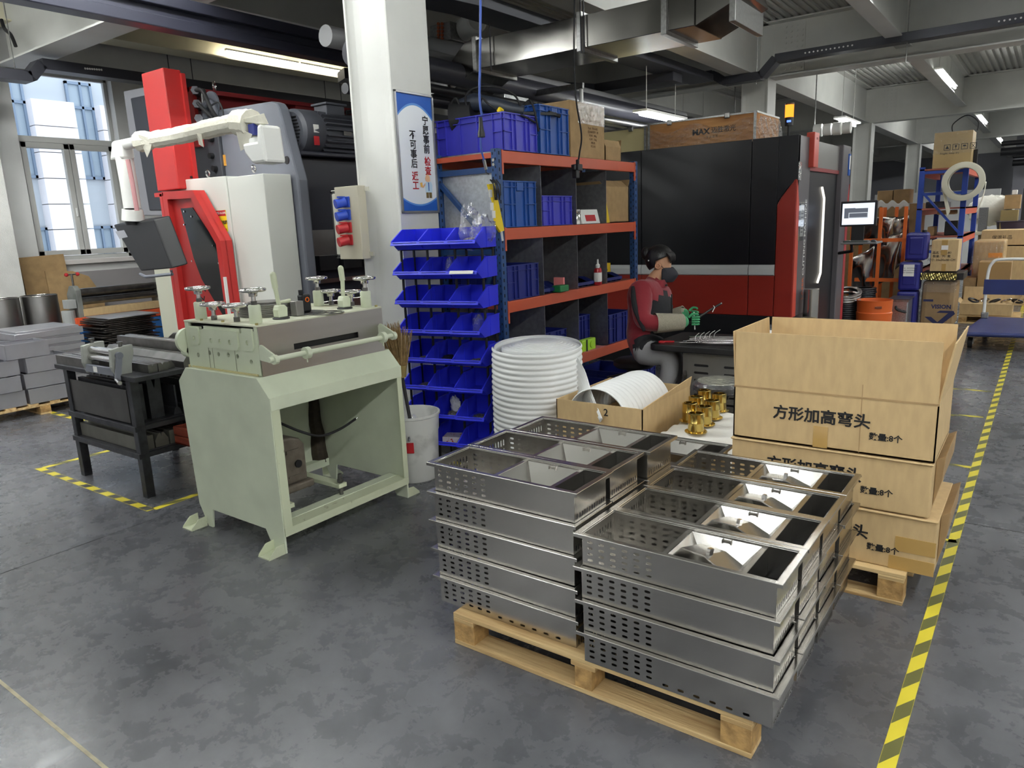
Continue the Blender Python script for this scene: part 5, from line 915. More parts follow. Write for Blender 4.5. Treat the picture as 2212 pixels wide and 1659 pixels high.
B().prism([(-2.236, .6), (-2.236, 1.72), (-2.2, 1.79), (-2.07, 1.96), (LX1, 1.96), (LX1, .6)], 'y', LY-.004, LY+.06).obj('red_corner', LASRED, T, 0, bev=.01)
B().prism([(-2.236, 1.74), (-2.2, 1.8), (-2.07, 1.97), (LX1, 1.97), (LX1, LZ), (-2.236, LZ)], 'y', LY, LY+.06).obj('corner_panel', LASBLK, T, 0)
sg = LASGREY
B().box(LX1-.06, LX1, LY+.06, 8.05, .6, LZ).obj('side_panel', sg, T, 0, bev=.004); B().box(LX1-.06, LX1-.02, LY+.06, 8.05, 0, .6).obj('side_plinth', BLACK, T, 0)
B().prism([(LY, .6), (LY, 1.95), (LY+.10, 1.7), (LY+.12, .6)], 'x', LX1-.03, LX1+.003).obj('red_corner_side', M('panel red side', (196, 70, 52), .4), T, 0)
B().box(LX1-.03, LX1+.05, 7.98, 8.16, 2.08, 2.42).obj('red_top_box', M('signal red', (190, 72, 58), .35), T, 0, bev=.006); text('CHE', .03, INK, T, FACE_X(LX1+.051, 8.07, 2.36))
B().box(LX1-.3, LX1-.05, 8.0, 9.6, 2.1, LZ).obj('door_header', M('header grey', (120, 118, 116), .4), T, 0); B().box(LX1-.3, LX1-.04, 8.0, 9.6, 2.06, 2.1).obj('header_red_edge', REDD, T, 0)
B().box(LX1-.45, LX1-.4, 8.0, 9.6, 0, 2.1).obj('door_black', LASBLK, T, 0)
for y in (8.12, 8.75): B().box(LX1-.4, LX1-.37, y, y+.6, .3, 2.05).obj('door_leaf', LASBLK, T, 0, bev=.006)
led = lampmat('lit led strip', (1, .94, .82), 1.1)
for y, s_ in ((8.06, 1), (8.9, 1)):
    b = B(); b.bar((LX1-.05, y, .95), (LX1-.05, y, 1.78), .02, .02).bar((LX1-.05, y, 1.78), (LX1-.05, y-.12, 1.9), .02, .02).bar((LX1-.05, y, .95), (LX1-.05, y-.12, .85), .02, .02); b.obj('led_strip', led, T, 0)
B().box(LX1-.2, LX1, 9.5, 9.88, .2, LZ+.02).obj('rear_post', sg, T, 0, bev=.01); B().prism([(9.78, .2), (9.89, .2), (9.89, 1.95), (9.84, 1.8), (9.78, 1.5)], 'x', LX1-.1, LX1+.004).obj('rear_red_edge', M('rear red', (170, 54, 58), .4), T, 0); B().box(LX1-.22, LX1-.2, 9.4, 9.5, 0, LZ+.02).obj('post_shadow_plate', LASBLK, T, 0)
B().box(LX1, LX1+.012, 9.76, 9.84, 2.05, 2.3).obj('label_plate', INKB, T, 0); B().box(LX1+.012, LX1+.014, 9.77, 9.83, 2.12, 2.28).obj('label_text', PAPER, T, 0)
text('LASER', .085, M('lettering orange', (190, 90, 50), .5), T, FACE_X(LX1+.001, 7.955, .86) @ Matrix.Rotation(PI/2, 4, 'Z'), bold=.001); text('CUTTING MACHINE', .085, INKW, T, FACE_X(LX1+.001, 7.955, 1.38) @ Matrix.Rotation(PI/2, 4, 'Z'), bold=.001)
B().box(LX1+.002, LX1+.006, LY+.08, LY+.28, 1.36, 1.74).obj('document_sleeve', ACRYL, T, 0); B().box(LX1+.001, LX1+.0025, LY+.17, LY+.28, 1.4, 1.72).obj('document', PAPER, T, 0); B().box(LX1+.001, LX1+.004, LY+.02, LY+.12, 1.95, 2.12).obj('foil_bag', CLEAR, T, 0)
for i in range(7): B().box(LX1+.0025, LX1+.003, LY+.185, LY+.26, 1.44+.036*i, 1.448+.036*i).obj('print_line', INK, T, 0)
tag(B().cyl((-1.95, 7.93, .0), (-1.95, 7.93, .86), .075, 20).obj('steel_pipe', STAIN, None, loc=(-1.95, 7.93, 0)), 'short upright steel pipe at the corner of the cutting machine', 'pipe')
T = thing('beacon_light', 'orange signal beacon on a black pole above the cutting machine', 'beacon', (-2.25, 7.95, LZ)); p = V((-2.25, 7.95, 0)); B().cyl(p+V((0, 0, LZ)), p+V((0, 0, 2.5)), .014, 8).obj('pole', BLACK, T); B().cyl(p+V((0, 0, 2.5)), p+V((0, 0, 2.58)), .04, 16).obj('base', BLACK, T); B().cyl(p+V((0, 0, 2.58)), p+V((0, 0, 2.7)), .042, 18).obj('lens', lampmat('lit orange', (1, .22, .02), 2.2), T); B().cyl(p+V((0, 0, 2.7)), p+V((0, 0, 2.715)), .045, 16).obj('cap', M('bronze cap', (110, 80, 50), .5), T); B().box(p.x-.01, p.x+.03, p.y-.043, p.y-.039, 2.53, 2.55).obj('blue_led', lampmat('lit blue', (.1, .2, 1), 2), T, 0)
# wooden crates on the machine roof
ply = M('plywood', (190, 140, 88), .7, c2=(168, 116, 68), vs=4, stretch=(.6, 6, 6))
for (x0, x1, y0, y1, z1, lab, m_, nm) in ((-3.93, -2.66, 8.2, 9.0, 2.712, 'plywood crate with metal edges wrapped in film on the cutting machine', ply, 1), (-4.75, -3.97, 8.25, 9.0, 2.70, 'pale cream crate left of the film-wrapped crate', M('cream ply', (214, 200, 150), .7), 0)):
    T = thing('wooden_crate', lab, 'crate', ((x0+x1)/2, (y0+y1)/2, LZ)); B().box(x0, x1, y0, y1, LZ, z1).obj('crate_body', m_, T, 0, bev=.004)
    for q in ((x0, x0+.03), (x1-.03, x1)): B().box(*q, y0-.004, y0, LZ, z1).obj('corner_strip', GALV, T, 0)
    B().box(x0, x1, y0-.006, y0+.02, z1-.012, z1+.006).obj('edge_strip', GALV, T, 0); B().box(x1-.02, x1+.006, y0, y1, z1-.012, z1+.006).obj('edge_strip', GALV, T, 0)
    for f in (.22, .75): B().box(x0+f*(x1-x0)-.03, x0+f*(x1-x0)+.03, y0-.03, y0-.004, z1-.04, z1+.02).obj('clip', GALV, T, 0, bev=.01)
    if nm:
        text('MAX', .085, INK, T, FACE_Y(y0-.002, -3.28, 2.56), bold=.003, xs=1.1); text('迈胜激光', .07, INK, T, FACE_Y(y0-.002, -3.02, 2.565), bold=.0005); text('— 专 业 品 质 —', .028, INK, T, FACE_Y(y0-.002, -3.15, 2.5))
        random.seed(4); b = B(); b.grid(lambda u, v: V((x0-.03+u*(x1-x0+.06), y0-.02-.02*math.sin(u*31+v*9)*math.sin(v*17+u*5), LZ+v*(z1-LZ-.05)*(1-.25*math.sin(u*7)**2))), 60, 12).obj('stretch_film', CLEAR, T, 30); b = B(); b.grid(lambda u, v: V((x1+.03+.02*math.sin(u*29+v*8), y0-.02+u*(y1-y0), LZ+v*(z1-LZ-.04))), 30, 10).obj('stretch_film', CLEAR, T, 30)
# operator screen
T = thing('operator_screen', 'lit operator screen with keyboard shelf beside the cutting machine', 'screen', (-1.72, 9.0, 1.1)); P = lambda x, y, d=0: PY(x, y, 9.0+d)
a, b_ = P(1814, 490), P(1896, 432); B().box(a.x, b_.x, 9.0, 9.05, a.z, b_.z).obj('monitor_case', BLACK, T, 0, bev=.006); B().box(a.x+.02, b_.x-.025, 8.998, 9.0, a.z+.02, b_.z-.025).obj('screen', SCREEN, T, 0)
scd = lampmat('screen window', (.16, .18, .22), .6); B().box(a.x+.04, b_.x-.09, 8.9965, 8.998, a.z+.09, b_.z-.075).obj('screen_window', scd, T, 0); B().box(b_.x-.22, b_.x-.03, 8.996, 8.9965, b_.z-.08, b_.z-.03).obj('screen_menu', lampmat('screen pale', (.8, .85, .9), .9), T, 0); text('▭', .2, lampmat('screen line', (.6, .65, .7), .8), T, FACE_Y(8.996, (a.x+b_.x)/2, (a.z+b_.z)/2))
B().box(P(1838, 500).x, P(1865, 500).x, 9.02, 9.05, P(1838, 530).z, a.z).obj('monitor_neck', BLACK, T, 0); k0, k1 = P(1828, 520), P(1905, 520); B().box(k0.x, k1.x, 8.72, 9.05, k0.z-.03, k0.z-.01).obj('keyboard_shelf', M('shelf steel', (120, 122, 124), .4, .5), T, 0, bev=.004); B().box(k0.x+.02, k1.x-.1, 8.74, 8.9, k0.z-.01, k0.z+.008).obj('keyboard', M('smoked keys', (70, 74, 72), .25), T, 0, bev=.003); B().ball((k1.x-.05, 8.8, k0.z), (.03, .045, .016)).obj('mouse', BLACK, T)
B().tube([V((k0.x+.05, 9.03, k0.z-.03)), V((k0.x+.05, 9.08, k0.z-.12)), V((-2.02, 9.4, k0.z-.16))], .018, 8).obj('arm', BLACK, T)
# ================================================================ WORK TABLE, CABINET AND STOOLS
T = thing('work_table', 'black topped work table with a rounded end', 'table', (-1.75, 5.15, 0)); r = .05; TX0, TX1, TY0, TY1, TZ = -2.31, -1.15, 4.83, 5.46, .745
o = [(TX0+r-r*math.cos(t), TY0+r-r*math.sin(t)) for t in (0, .5, 1.0, PI/2)] + [(TX1, TY0), (TX1, TY1)] + [(TX0+r-r*math.sin(t), TY1-r+r*math.cos(t)) for t in (0, .5, 1, PI/2)]
B().prism(o, 'z', TZ-.05, TZ).obj('table_top', M('black laminate', (24, 24, 26), .3, var=.3, vs=12), T, 0, bev=.008)
for x, y in ((-2.12, 5.4), (-1.2, 4.9), (-1.2, 5.4)): B().box(x-.02, x+.02, y-.02, y+.02, 0, TZ-.05).obj('leg', BLACK, T, 0)
T = thing('steel_cabinet', 'grey steel cabinet with slotted doors under the work table', 'cabinet', (-1.7, 5.1, 0)); cs = M('cabinet steel', (128, 126, 122), .4, .6, var=.06)
B().box(-2.085, -1.32, 4.93, 5.4, .05, .69).obj('cabinet_body', cs, T, 0, bev=.004); hs = [slot(x, .1+.055*i, .11, .018) for x in (-1.94, -1.72) for i in range(10)]
B().plate(rect(-2.045, -1.36, .06, .67), hs, .006, FACE_Y(4.922)).obj('slotted_door', cs, T, 0); B().box(-2.04, -1.37, 4.926, 4.929, .07, .66).obj('door_backing', BLACK, T, 0); B().cyl((-2.06, 4.915, .47), (-2.06, 4.915, .55), .008, 8).box(-2.075, -2.045, 4.905, 4.925, .5, .52).obj('latch', DIEST, T, 0)
def stool(x, y, h, r_, lab, m, wrapped=False):
    T = thing('stool', lab, 'stool', (x, y, 0), 'round work stools'); B().lathe([(.02, h-.07), (r_-.02, h-.07), (r_, h-.05), (r_, h-.02), (r_-.03, h), (.02, h+.004)], (x, y, 0), 30).obj('seat', m, T, 40); B().cyl((x, y, .12), (x, y, h-.07), .028, 14).obj('column', CHROME, T); B().cyl((x, y, h-.12), (x, y, h-.07), .06, 14).obj('swivel_hub', BLACK, T)
    for k in range(5): a = 2*PI*k/5+.3; B().bar((x, y, .12), (x+.25*math.cos(a), y+.25*math.sin(a), .07), .035, .03).obj('leg', BLACK, T, 0); B().ball((x+.25*math.cos(a), y+.25*math.sin(a), .028), .028).obj('caster', RUBBER, T)
    B().bar((x+.02, y, h-.1), (x-.2, y-.1, h-.16), .02, .012).obj('lever', BLACK, T, 0)
    if wrapped: B().lathe([(r_+.004, h-.06), (r_+.006, h-.02), (r_-.02, h+.008), (.02, h+.012)], (x, y, 0), 30, caps=False).obj('plastic_cover', CLEAR, T, 40); B().cyl((x, y, h), (x, y, h+.006), r_-.03, 30).obj('cream_top', M('cream vinyl', (206, 204, 176), .35, c2=(160, 160, 150), vs=8), T)
stool(-1.69, 4.62, .565, .175, 'black round stool wrapped in clear plastic in front of the cabinet', BLACK, True)
stool(-2.66, 5.30, .53, .17, 'stool under the seated worker', BLACK)
# work on the table
wire = M('bright wire', (196, 190, 190), .25, 1)
T = thing('wire_bundle', 'bundle of bright metal wires with coiled ends on the work table', 'wires', (-1.95, 5.05, TZ)); random.seed(6)
for k in range(26):
    y = 4.9+.011*k; z = TZ+.006+.006*(k % 4); x0 = -2.08+random.uniform(-.04, .05); o = B().cyl((x0, y+random.uniform(-.02, .02), z), (-1.66, y*.6+2.02+random.uniform(-.03, .03), z+.012), .0042, 5).obj('wire', wire, T)
for k in range(9):
    y = 4.9+.03*k; pts = [V((-1.98+.01*(k % 3)+.004*i*.6, y+.008*math.cos(i*1.1), TZ+.026+.008*math.sin(i*1.1))) for i in range(26)]; B().tube(pts, .0022, 4).obj('coiled_end', wire, T)
for k in range(5): B().curve([(-2.0+.02*k, 4.95+.04*k, TZ+.03), (-1.99+.02*k, 4.94+.04*k, TZ+.06), (-1.97+.02*k, 4.95+.05*k, TZ+.08)], .0016, 5).obj('white_tie', WHITEP, T)
T = thing('scissors', 'red handled scissors on the table in front of the worker', 'scissors', (-2.2, 4.93, TZ)); B().tube([V((-2.26, 4.92, TZ+.006)), V((-2.16, 4.95, TZ+.006))], .007, 8).torus((-2.24, 4.91, TZ+.006), .02, .006).obj('handle', INKR, T); B().bar((-2.16, 4.95, TZ+.004), (-2.04, 4.99, TZ+.004), .012, .003).obj('blade', CHROME, T, 0)
T = thing('padded_roll', 'white padded roll with a dark strap on the work table', 'roll', (-1.5, 5.05, TZ)); B().tube([V((-1.62, 4.98, TZ+.055)), V((-1.5, 5.0, TZ+.06)), V((-1.36, 5.02, TZ+.06)), V((-1.26, 5.04, TZ+.05))], [.03, .058, .06, .04], 14).obj('pad', CLOTHW, T, 40); B().cyl((-1.645, 4.98, TZ+.06), (-1.6, 4.985, TZ+.06), .06, 14).obj('dark_strap', M('dark purple cloth', (60, 50, 60), .8), T)
T = thing('clear_tray', 'clear plastic tray behind the padded roll', 'tray', (-1.5, 5.28, TZ)); openbox(T, ACRYL, -1.68, -1.4, 5.2, 5.4, TZ, TZ+.1, .003, 'tray_shell')
for i, (x, y) in enumerate(((-1.33, 5.36), (-1.22, 5.3))): tag(B().lathe([(.04, TZ), (.06, TZ), (.06, TZ+.012), (.042, TZ+.014), (.042, TZ+.15), (.052, TZ+.155), (.052, TZ+.165), (.038, TZ+.165)], (x, y, 0), 20).obj('brass_cup', GOLD, None, 40, loc=(x, y, TZ)), '%s brass cup at the back of the work table' % ('left' if i == 0 else 'right'), 'brass cup')
# ================================================================ BRASS PARTS ON WHITE CLOTH
T = thing('brass_flange', 'x', 'brass part'); B().lathe([(.036, .0), (.062, 0), (.062, .004), (.045, .006), (.044, .05), (.0455, .052), (.0455, .056), (.044, .058), (.044, .105), (.04, .108), (.034, .108), (.034, .1), (.038, .095), (.038, .01), (.036, .01)], n=28, caps=False).obj('shell', GOLD, T, 40)
b = B(); 
for k in range(3): a = PI*k/3; b.bar((-.036*math.cos(a), -.036*math.sin(a), .096), (.036*math.cos(a), .036*math.sin(a), .096), .006, .01)
b.obj('inner_cross', GOLD, T, 0); B().cyl((.05, .02, .004), (.05, .02, .007), .006, 8).obj('screw', CHROME, T)
pos = [PZ(1503, 932, .46), PZ(1521, 916, .46), PZ(1538, 902, .46), PZ(1553, 886, .46), PZ(1490, 908, .46), PZ(1503, 893, .46), PZ(1521, 878, .46)]; lb = ['front', 'second along the right line', 'third along the right line', 'rearmost along the right line', 'second along the left line', 'third along the left line', 'rearmost along the left line']
for i, p in enumerate(pos):
    lab = 'polished brass flanged part on the white cloth, ' + lb[i]
    if i == 0: T.location = p; tag(T, lab, 'brass part', 'brass parts')
    else: dup(T, p, random.uniform(0, 3), lab, 'brass parts')
T = thing('cloth_covered_box', 'low box covered with rumpled white cloth under the brass parts', 'cloth', (-1.45, 3.95, 0)); B().box(-1.66, -1.2, 3.68, 4.3, 0, .435).obj('box_body', KRAFT2, T, 0)
def cl(u, v):
    x = -1.74+.55*u; y = 3.6+.74*v; e = max(abs(u-.5), abs(v-.5))*2; f = min(1, max(0, (e-.78)/.22)); h = .456*(1-f*f)
    return V((x, y, max(.01, h-.008+.006*math.sin(u*37+v*11)*f+.007*math.sin(v*29-u*13)*(1 if e > .5 else .3))))
B().grid(cl, 44, 44).obj('cloth', CLOTHW, T, 60, solid=.004)
random.seed(12); b = B(); c = V((-1.2, 3.72, 0)); b.grid(lambda u, v: V((-1.62+.42*u, 3.32+.25*v, .045+.32*math.sin(u*3.1)*math.sin(v*3.1)+.05*math.sin(u*19+v*7)*math.sin(v*13-u*5))), 36, 30); tag(b.obj('crumpled_cloth', CLOTHW, None, 35, solid=.004, loc=(-1.4, 3.45, 0)), 'crumpled white cloth heap between brass parts and cartons', 'cloth')
# ================================================================ FOAM ROLL AND FOAM CARTON
FC = V((-2.66, 3.9, 0)); FR = .293
T = thing('foam_roll', 'standing roll of ribbed white packing foam', 'foam roll', FC)
def spir(u, v):
    a = u*2*PI; z = .0+.86*v; rr = FR - .012*(u) + .0042*math.sin(z*2*PI/.0365) + (.012*math.sin(v*3) if u < .3 else 0) - .02*max(0, .5-v)*math.cos(a-2.6)
    return FC + V((rr*math.cos(a-2.5), rr*math.sin(a-2.5), z - .02*math.sin(a)*v))
b = B(); b.grid(spir, 72, 200).obj('outer_wrap', FOAM, T, 60, solid=.006)
for k in range(7):
    rr = FR-.035-.022*k; B().lathe([(rr-.021, .5), (rr, .5), (rr, .85+.006*k), (rr-.021, .85+.006*k)], FC+V((.012, .02, 0)), 48, caps=False).obj('wound_layer', FOAM, T, 50)
B().cyl(FC+V((.012, .02, .5)), FC+V((.012, .02, .885)), FR-.035-.022*7+.01, 30).obj('core_layer', FOAM, T, 50)
P = lambda x, y, d: PD(x, y, d)
A = [P(1246, 770, 4.35), P(1262, 800, 4.35), P(1278, 850, 4.3), P(1300, 905, 4.2)]; A2 = [P(1250, 880, 4.6), P(1256, 895, 4.6), P(1265, 915, 4.5), P(1285, 930, 4.4)]
sa, sb = smooth(A, 8), smooth(A2, 8); n = len(sa)-1; B().grid(lambda u, v: sa[round(u*n)].lerp(sb[round(u*n)], v)+V((.006*math.sin(v*60), 0, 0)), n, 40).obj('loose_end', FOAM, T, 60, solid=.004)
T = thing('foam_carton', 'open carton holding a rolled white foam sheet', 'box', (-2.05, 4.0, 0)); cx0, cx1, cy0, cy1, cz = -2.33, -1.757, 3.6, 4.28, .597
openbox(T, KRAFT, cx0, cx1, cy0, cy1, 0, cz); b = B(); b.add([(cx1, cy0, cz), (cx1, cy1, cz), (cx1+.01, cy1, cz+.06), (cx1-.006, cy0, cz), (cx1-.006, cy1, cz), (cx1+.004, cy1, cz+.06)], [(0, 1, 2), (5, 4, 3), (0, 3, 4, 1), (1, 4, 5, 2), (2, 5, 3, 0)]).obj('side_flap', KRAFT, T, 0)
text('2', .06, INK, T, FACE_Y(cy0-.001, -1.99, .55), bold=.001)
b = B(); random.seed(1)
def arch(u, v):
    a = PI*1.08*(1-u)-.1; rr = .2+.004*math.sin(v*2*PI*12); return V((-2.07+rr*math.cos(a), 3.63+.6*v, .475+rr*math.sin(a)))
T = tag(b.grid(arch, 40, 120).obj('foam_sheet', FOAM, None, 60, solid=.006, loc=(-2.06, 4, .5)), 'curled ribbed foam sheet arching out of the open carton', 'foam sheet')
# ================================================================ SEATED WORKER
PT = 5.62
def Q(x, y, d=0): return PD(x, y, PT+d)
J = dict(pel=(Q(1386, 752), .15), wst=(Q(1396, 722), .155), che=(Q(1404, 672), .165), upc=(Q(1405, 634), .13), nkb=(Q(1411, 612), .068), nkt=(Q(1420, 594), .055), jaw=(Q(1433, 590), .066), hed=(Q(1427, 563), .088), crn=(Q(1424, 548), .075),
    s1=(Q(1386, 626, -.15), .088), e1=(Q(1386, 698, -.22), .078), g1=(Q(1420, 698, -.25), .066), w1=(Q(1468, 696, -.22), .058), h1=(Q(1488, 694, -.2), .04),
    s2=(Q(1424, 630, .16), .082), e2=(Q(1432, 692, .15), .07), w2=(Q(1472, 676, .05), .052), h2=(Q(1489, 680, .02), .038),
    t1=(Q(1392, 760, -.09), .105), k1=(Q(1450, 772, -.19), .083), c1=(Q(1446, 806, -.16), .072), a1=(Q(1437, 842, -.12), .055), f1=(Q(1462, 866, -.2), .04),
    t2=(Q(1402, 756, .09), .1), k2=(Q(1462, 768, .05), .08), c2=(Q(1460, 806, .08), .07), a2=(Q(1452, 840, .1), .055), f2=(Q(1468, 862, .04), .04))
E_ = 'pel wst,wst che,che upc,upc nkb,nkb nkt,nkt jaw,jaw hed,hed crn,upc s1,s1 e1,e1 g1,g1 w1,w1 h1,upc s2,s2 e2,e2 w2,w2 h2,pel t1,t1 k1,k1 c1,c1 a1,a1 f1,pel t2,t2 k2,k2 c2,c2 a2,a2 f2'.split(',')
ks = list(J); me = bpy.data.meshes.new('b'); me.from_pydata([J[k][0] for k in ks], [tuple(ks.index(q) for q in e.split()) for e in E_], []); o = bpy.data.objects.new('b', me); COL.objects.link(o)
md = o.modifiers.new('s', 'SKIN'); md.use_smooth_shade = True
for i, k in enumerate(ks): d = me.skin_vertices[0].data[i]; d.radius = (J[k][1]*1.05,)*2; d.use_root = k == 'pel'
o.modifiers.new('d', 'SUBSURF').levels = 2
bpy.context.view_layer.update(); dg = bpy.context.evaluated_depsgraph_get(); bodyme = bpy.data.meshes.new_from_object(o.evaluated_get(dg)); bpy.data.objects.remove(o)
rd = V((RT.x, RT.y, 0)).normalized(); FD = (rd*.94 + V((-FW.x, -FW.y, 0)).normalized()*.34).normalized(); LD = V((-FD.y, FD.x, 0)); UPV = V((0, 0, 1))
b = B(); b.mesh(bodyme); nb = len(b.b.verts)
def finger(base, dirs, r):
    pts = [V(base)]
    for d, L in dirs: pts.append(pts[-1]+V(d).normalized()*L)
    b.tube(smooth(pts, 3), [r*(1-.25*i/(3*len(dirs))) for i in range(3*len(dirs)+1)], 8)
for h, sgn in (('h1', 1), ('h2', -1)):                    # four curled fingers and a thumb closing round the rod
    c = J[h][0]
    for i in range(4):
        st = c + FD*.02 + UPV*(.028-.018*i) + LD*(.012*sgn)
        finger(st, ((FD+LD*.3*sgn, .038), (FD*.6+LD*sgn-UPV*.1, .026), (LD*sgn-FD*.5, .02-.002*abs(i-1))), .0095-.0006*i)
    finger(c + UPV*.03 - LD*.01*sgn, ((FD*.7+UPV*.7, .034), (FD+LD*.4*sgn, .028), (FD*.5+LD*.7*sgn-UPV*.2, .02)), .0105)
fr = M('worker red cloth', (132, 30, 42), .8, bump=.5, bs=14, sheen=.2); bk = M('worker black cloth', (26, 27, 32), .8, bump=.4, bs=16); gy = M('worker grey trousers', (150, 150, 152), .85, bump=.5, bs=12); ga = M('gauntlet canvas', (150, 144, 128), .95, bump=.4, bs=180, var=.1, vs=120); gg = M('green glove', (60, 146, 98), .6, var=.2, vs=20); sk = M('skin tone', (198, 150, 118), .55); sh = M('camouflage shoe', (190, 180, 165), .8, c2=(50, 46, 44), vs=30, lo=.45, hi=.52)
mats = [fr, bk, gy, ga, gg, sk, sh]; seg = {}
for e in E_:
    a, c = e.split(); seg[a, c] = (J[a][0], J[c][0])
zone = {('pel', 'wst'): 1, ('wst', 'che'): 0, ('che', 'upc'): 0, ('upc', 'nkb'): 0, ('nkb', 'nkt'): 5, ('nkt', 'jaw'): 5, ('jaw', 'hed'): 5, ('hed', 'crn'): 5, ('upc', 's1'): 0, ('s1', 'e1'): 0, ('e1', 'g1'): 0, ('g1', 'w1'): 3, ('w1', 'h1'): 4, ('upc', 's2'): 0, ('s2', 'e2'): 0, ('e2', 'w2'): 3, ('w2', 'h2'): 4}
b.b.faces.ensure_lookup_table(); cc = J['che'][0]
for f in b.b.faces:
    c = f.calc_center_median(); best = None
    if all(v.index >= nb for v in f.verts) and f.verts[0].index >= nb: f.material_index = 4; continue
    for k, (p, q) in seg.items():
        d = q-p; t_ = max(0, min(1, (c-p).dot(d)/d.length_squared)); dist = (c-(p+d*t_)).length - (J[k[0]][1]*(1-t_)+J[k[1]][1]*t_)
        if best is None or dist < best[0]: best = (dist, k)
    k = best[1]; z = zone.get(k, 6 if k[0][0] == 'a' else 2)
    if k in (('pel', 't1'), ('pel', 't2')): z = 2 if c.z < J['pel'][0].z+.02 else 1
    if z == 0 and k[0] in ('wst', 'che') and (c-cc).dot(FD) > .03 and c.z < J['upc'][0].z+.01: z = 1
    if k == ('pel', 'wst') and (c-cc).dot(FD) < .0: z = 0
    f.material_index = z
b.b.verts.index_update()
PER = thing('person', 'worker in a red and black jacket, dark mask and green gloves seated at the table', 'person', V((J['pel'][0].x, J['pel'][0].y, .0)))
body = b.obj('body', mats, PER, 60)
# jacket details, mask, hair, ear
hc = J['hed'][0]+UPV*.012-FD*.01; random.seed(8); hairm = M('black hair', (20, 18, 20), .4, bump=.6, bs=60, stretch=(1, 1, .2))
def hairf(u, v):
    a = u*2*PI; c_ = math.cos(a); pm = R(92 - 22*c_ + (24 if c_ < -.2 else 0)); p = pm*v; k = 1+.02*math.sin(a*23+v*4)*v
    return hc + (FD*(math.sin(p)*math.cos(a)*.106)+LD*(math.sin(p)*math.sin(a)*.092)+UPV*(math.cos(p)*.108))*k
B().grid(hairf, 48, 16, True).obj('hair', hairm, PER, 60, solid=.008)
for i in range(15):                                       # fringe falling over the brow
    s_ = (i-7)/7; a = hc+FD*(.088-.02*s_*s_)+LD*(.07*s_)+UPV*.05; B().tube(smooth([a, a+FD*.022-UPV*.025, a+FD*.026-UPV*(.05+.01*math.sin(i*2.3)), a+FD*.018-UPV*(.066+.014*math.sin(i*1.7))], 4), [.013, .014, .014, .014, .013, .012, .011, .010, .009, .007, .005, .004, .003], 6).obj('fringe_lock', hairm, PER)
B().ball(hc-FD*.1+UPV*.045, (.042, .042, .05)).obj('hair_bun', hairm, PER); B().ball(hc-FD*.07-LD*.075-UPV*.005, .006).obj('hair_pin', WHITEP, PER)
jc = J['jaw'][0]
def maskf(u, v):
    a = (u-.5)*PI*1.05; p = (v-.5)*2; rr = .079*(1-.22*abs(p)**2) + .018*math.cos(a)**6*(1-abs(p)); return jc + UPV*(-.012+.055*p) + FD*(rr*math.cos(a)*1.12+.004) + LD*(rr*math.sin(a)*.95)
B().grid(maskf, 24, 14).obj('face_mask', M('charcoal mask', (46, 46, 54), .8), PER, 60, solid=.004)
ec = J['hed'][0]-LD*.078-UPV*.035-FD*.008; sk2 = M('ear skin', (206, 152, 120), .5); B().torus(ec, .019, .008, LD+FD*.2, 16, 6).ball(ec+LD*.006, (.012, .012, .02)).obj('ear', sk2, PER); B().curve([ec+UPV*.015, ec+FD*.03-UPV*.005-LD*.003, jc+FD*.03-LD*.07+UPV*.02], .002, 5).obj('mask_strap', M('charcoal mask', (46, 46, 54), .8), PER)
for sg_ in (-1, 1): B().ball(J['hed'][0]+FD*.083+LD*(.03*sg_)-UPV*.014, (.006, .006, .004)).obj('eye', INK, PER)
nb_ = J['nkb'][0]; B().loft([[nb_+UPV*z+FD*(.02+r_*math.cos(t))+LD*(r_*math.sin(t)) for t in fit(20)] for z, r_ in ((-.03, .088), (.0, .085), (.028, .076), (.03, .07), (.0, .076))], False).obj('collar', fr, PER, 50)
pk = lambda c_, w_, h_, m_, nm: B().cbox(c_, (.012, w_, h_), Matrix((FD, LD, UPV)).transposed()).obj(nm, m_, PER, 0, bev=.003)
pk(cc+FD*.163-LD*.07-UPV*.02, .085, .03, bk, 'pocket_flap'); pk(cc+FD*.155+LD*.075+UPV*.02, .07, .03, bk, 'pocket_flap'); pk(cc+FD*.165+UPV*.02, .008, .22, INK, 'zip'); pk(cc+FD*.145+LD*.09+UPV*.1, .03, .02, INKW, 'chest_badge'); pk(nb_+FD*.105-LD*.03-UPV*.012, .04, .014, INK, 'collar_tab')
# sleeve stripe and cuffs
sa = smooth([J['s1'][0]-LD*.06-FD*.055+UPV*.03, J['e1'][0].lerp(J['s1'][0], .5)-LD*.072-FD*.035, J['e1'][0]-LD*.06+FD*.03-UPV*.05], 8); B().tube(sa, [.012+.010*math.sin(PI*i/(len(sa)-1)) for i in range(len(sa))], 8).obj('sleeve_stripe', bk, PER)
for k_, w_, r0 in (('g1', 'w1', .075), ('e2', 'w2', .064)):
    p, q = J[k_][0], J[w_][0]; d = (q-p).normalized(); B().loft([B()._ring(p-d*.02, d, r0, 20), B()._ring(p.lerp(q, .5), d, r0*.93, 20), B()._ring(q+d*.025, d, r0*.80, 20), B()._ring(q+d*.025, d, r0*.72, 20)], False).obj('gauntlet', ga, PER, 60)
p = J['g1'][0].lerp(J['w1'][0], .72)-LD*.066; B().cbox(p, (.022, .004, .05), Matrix((FD, LD, UPV)).transposed()).obj('gauntlet_label', M('cream label', (206, 196, 160), .8), PER, 0)
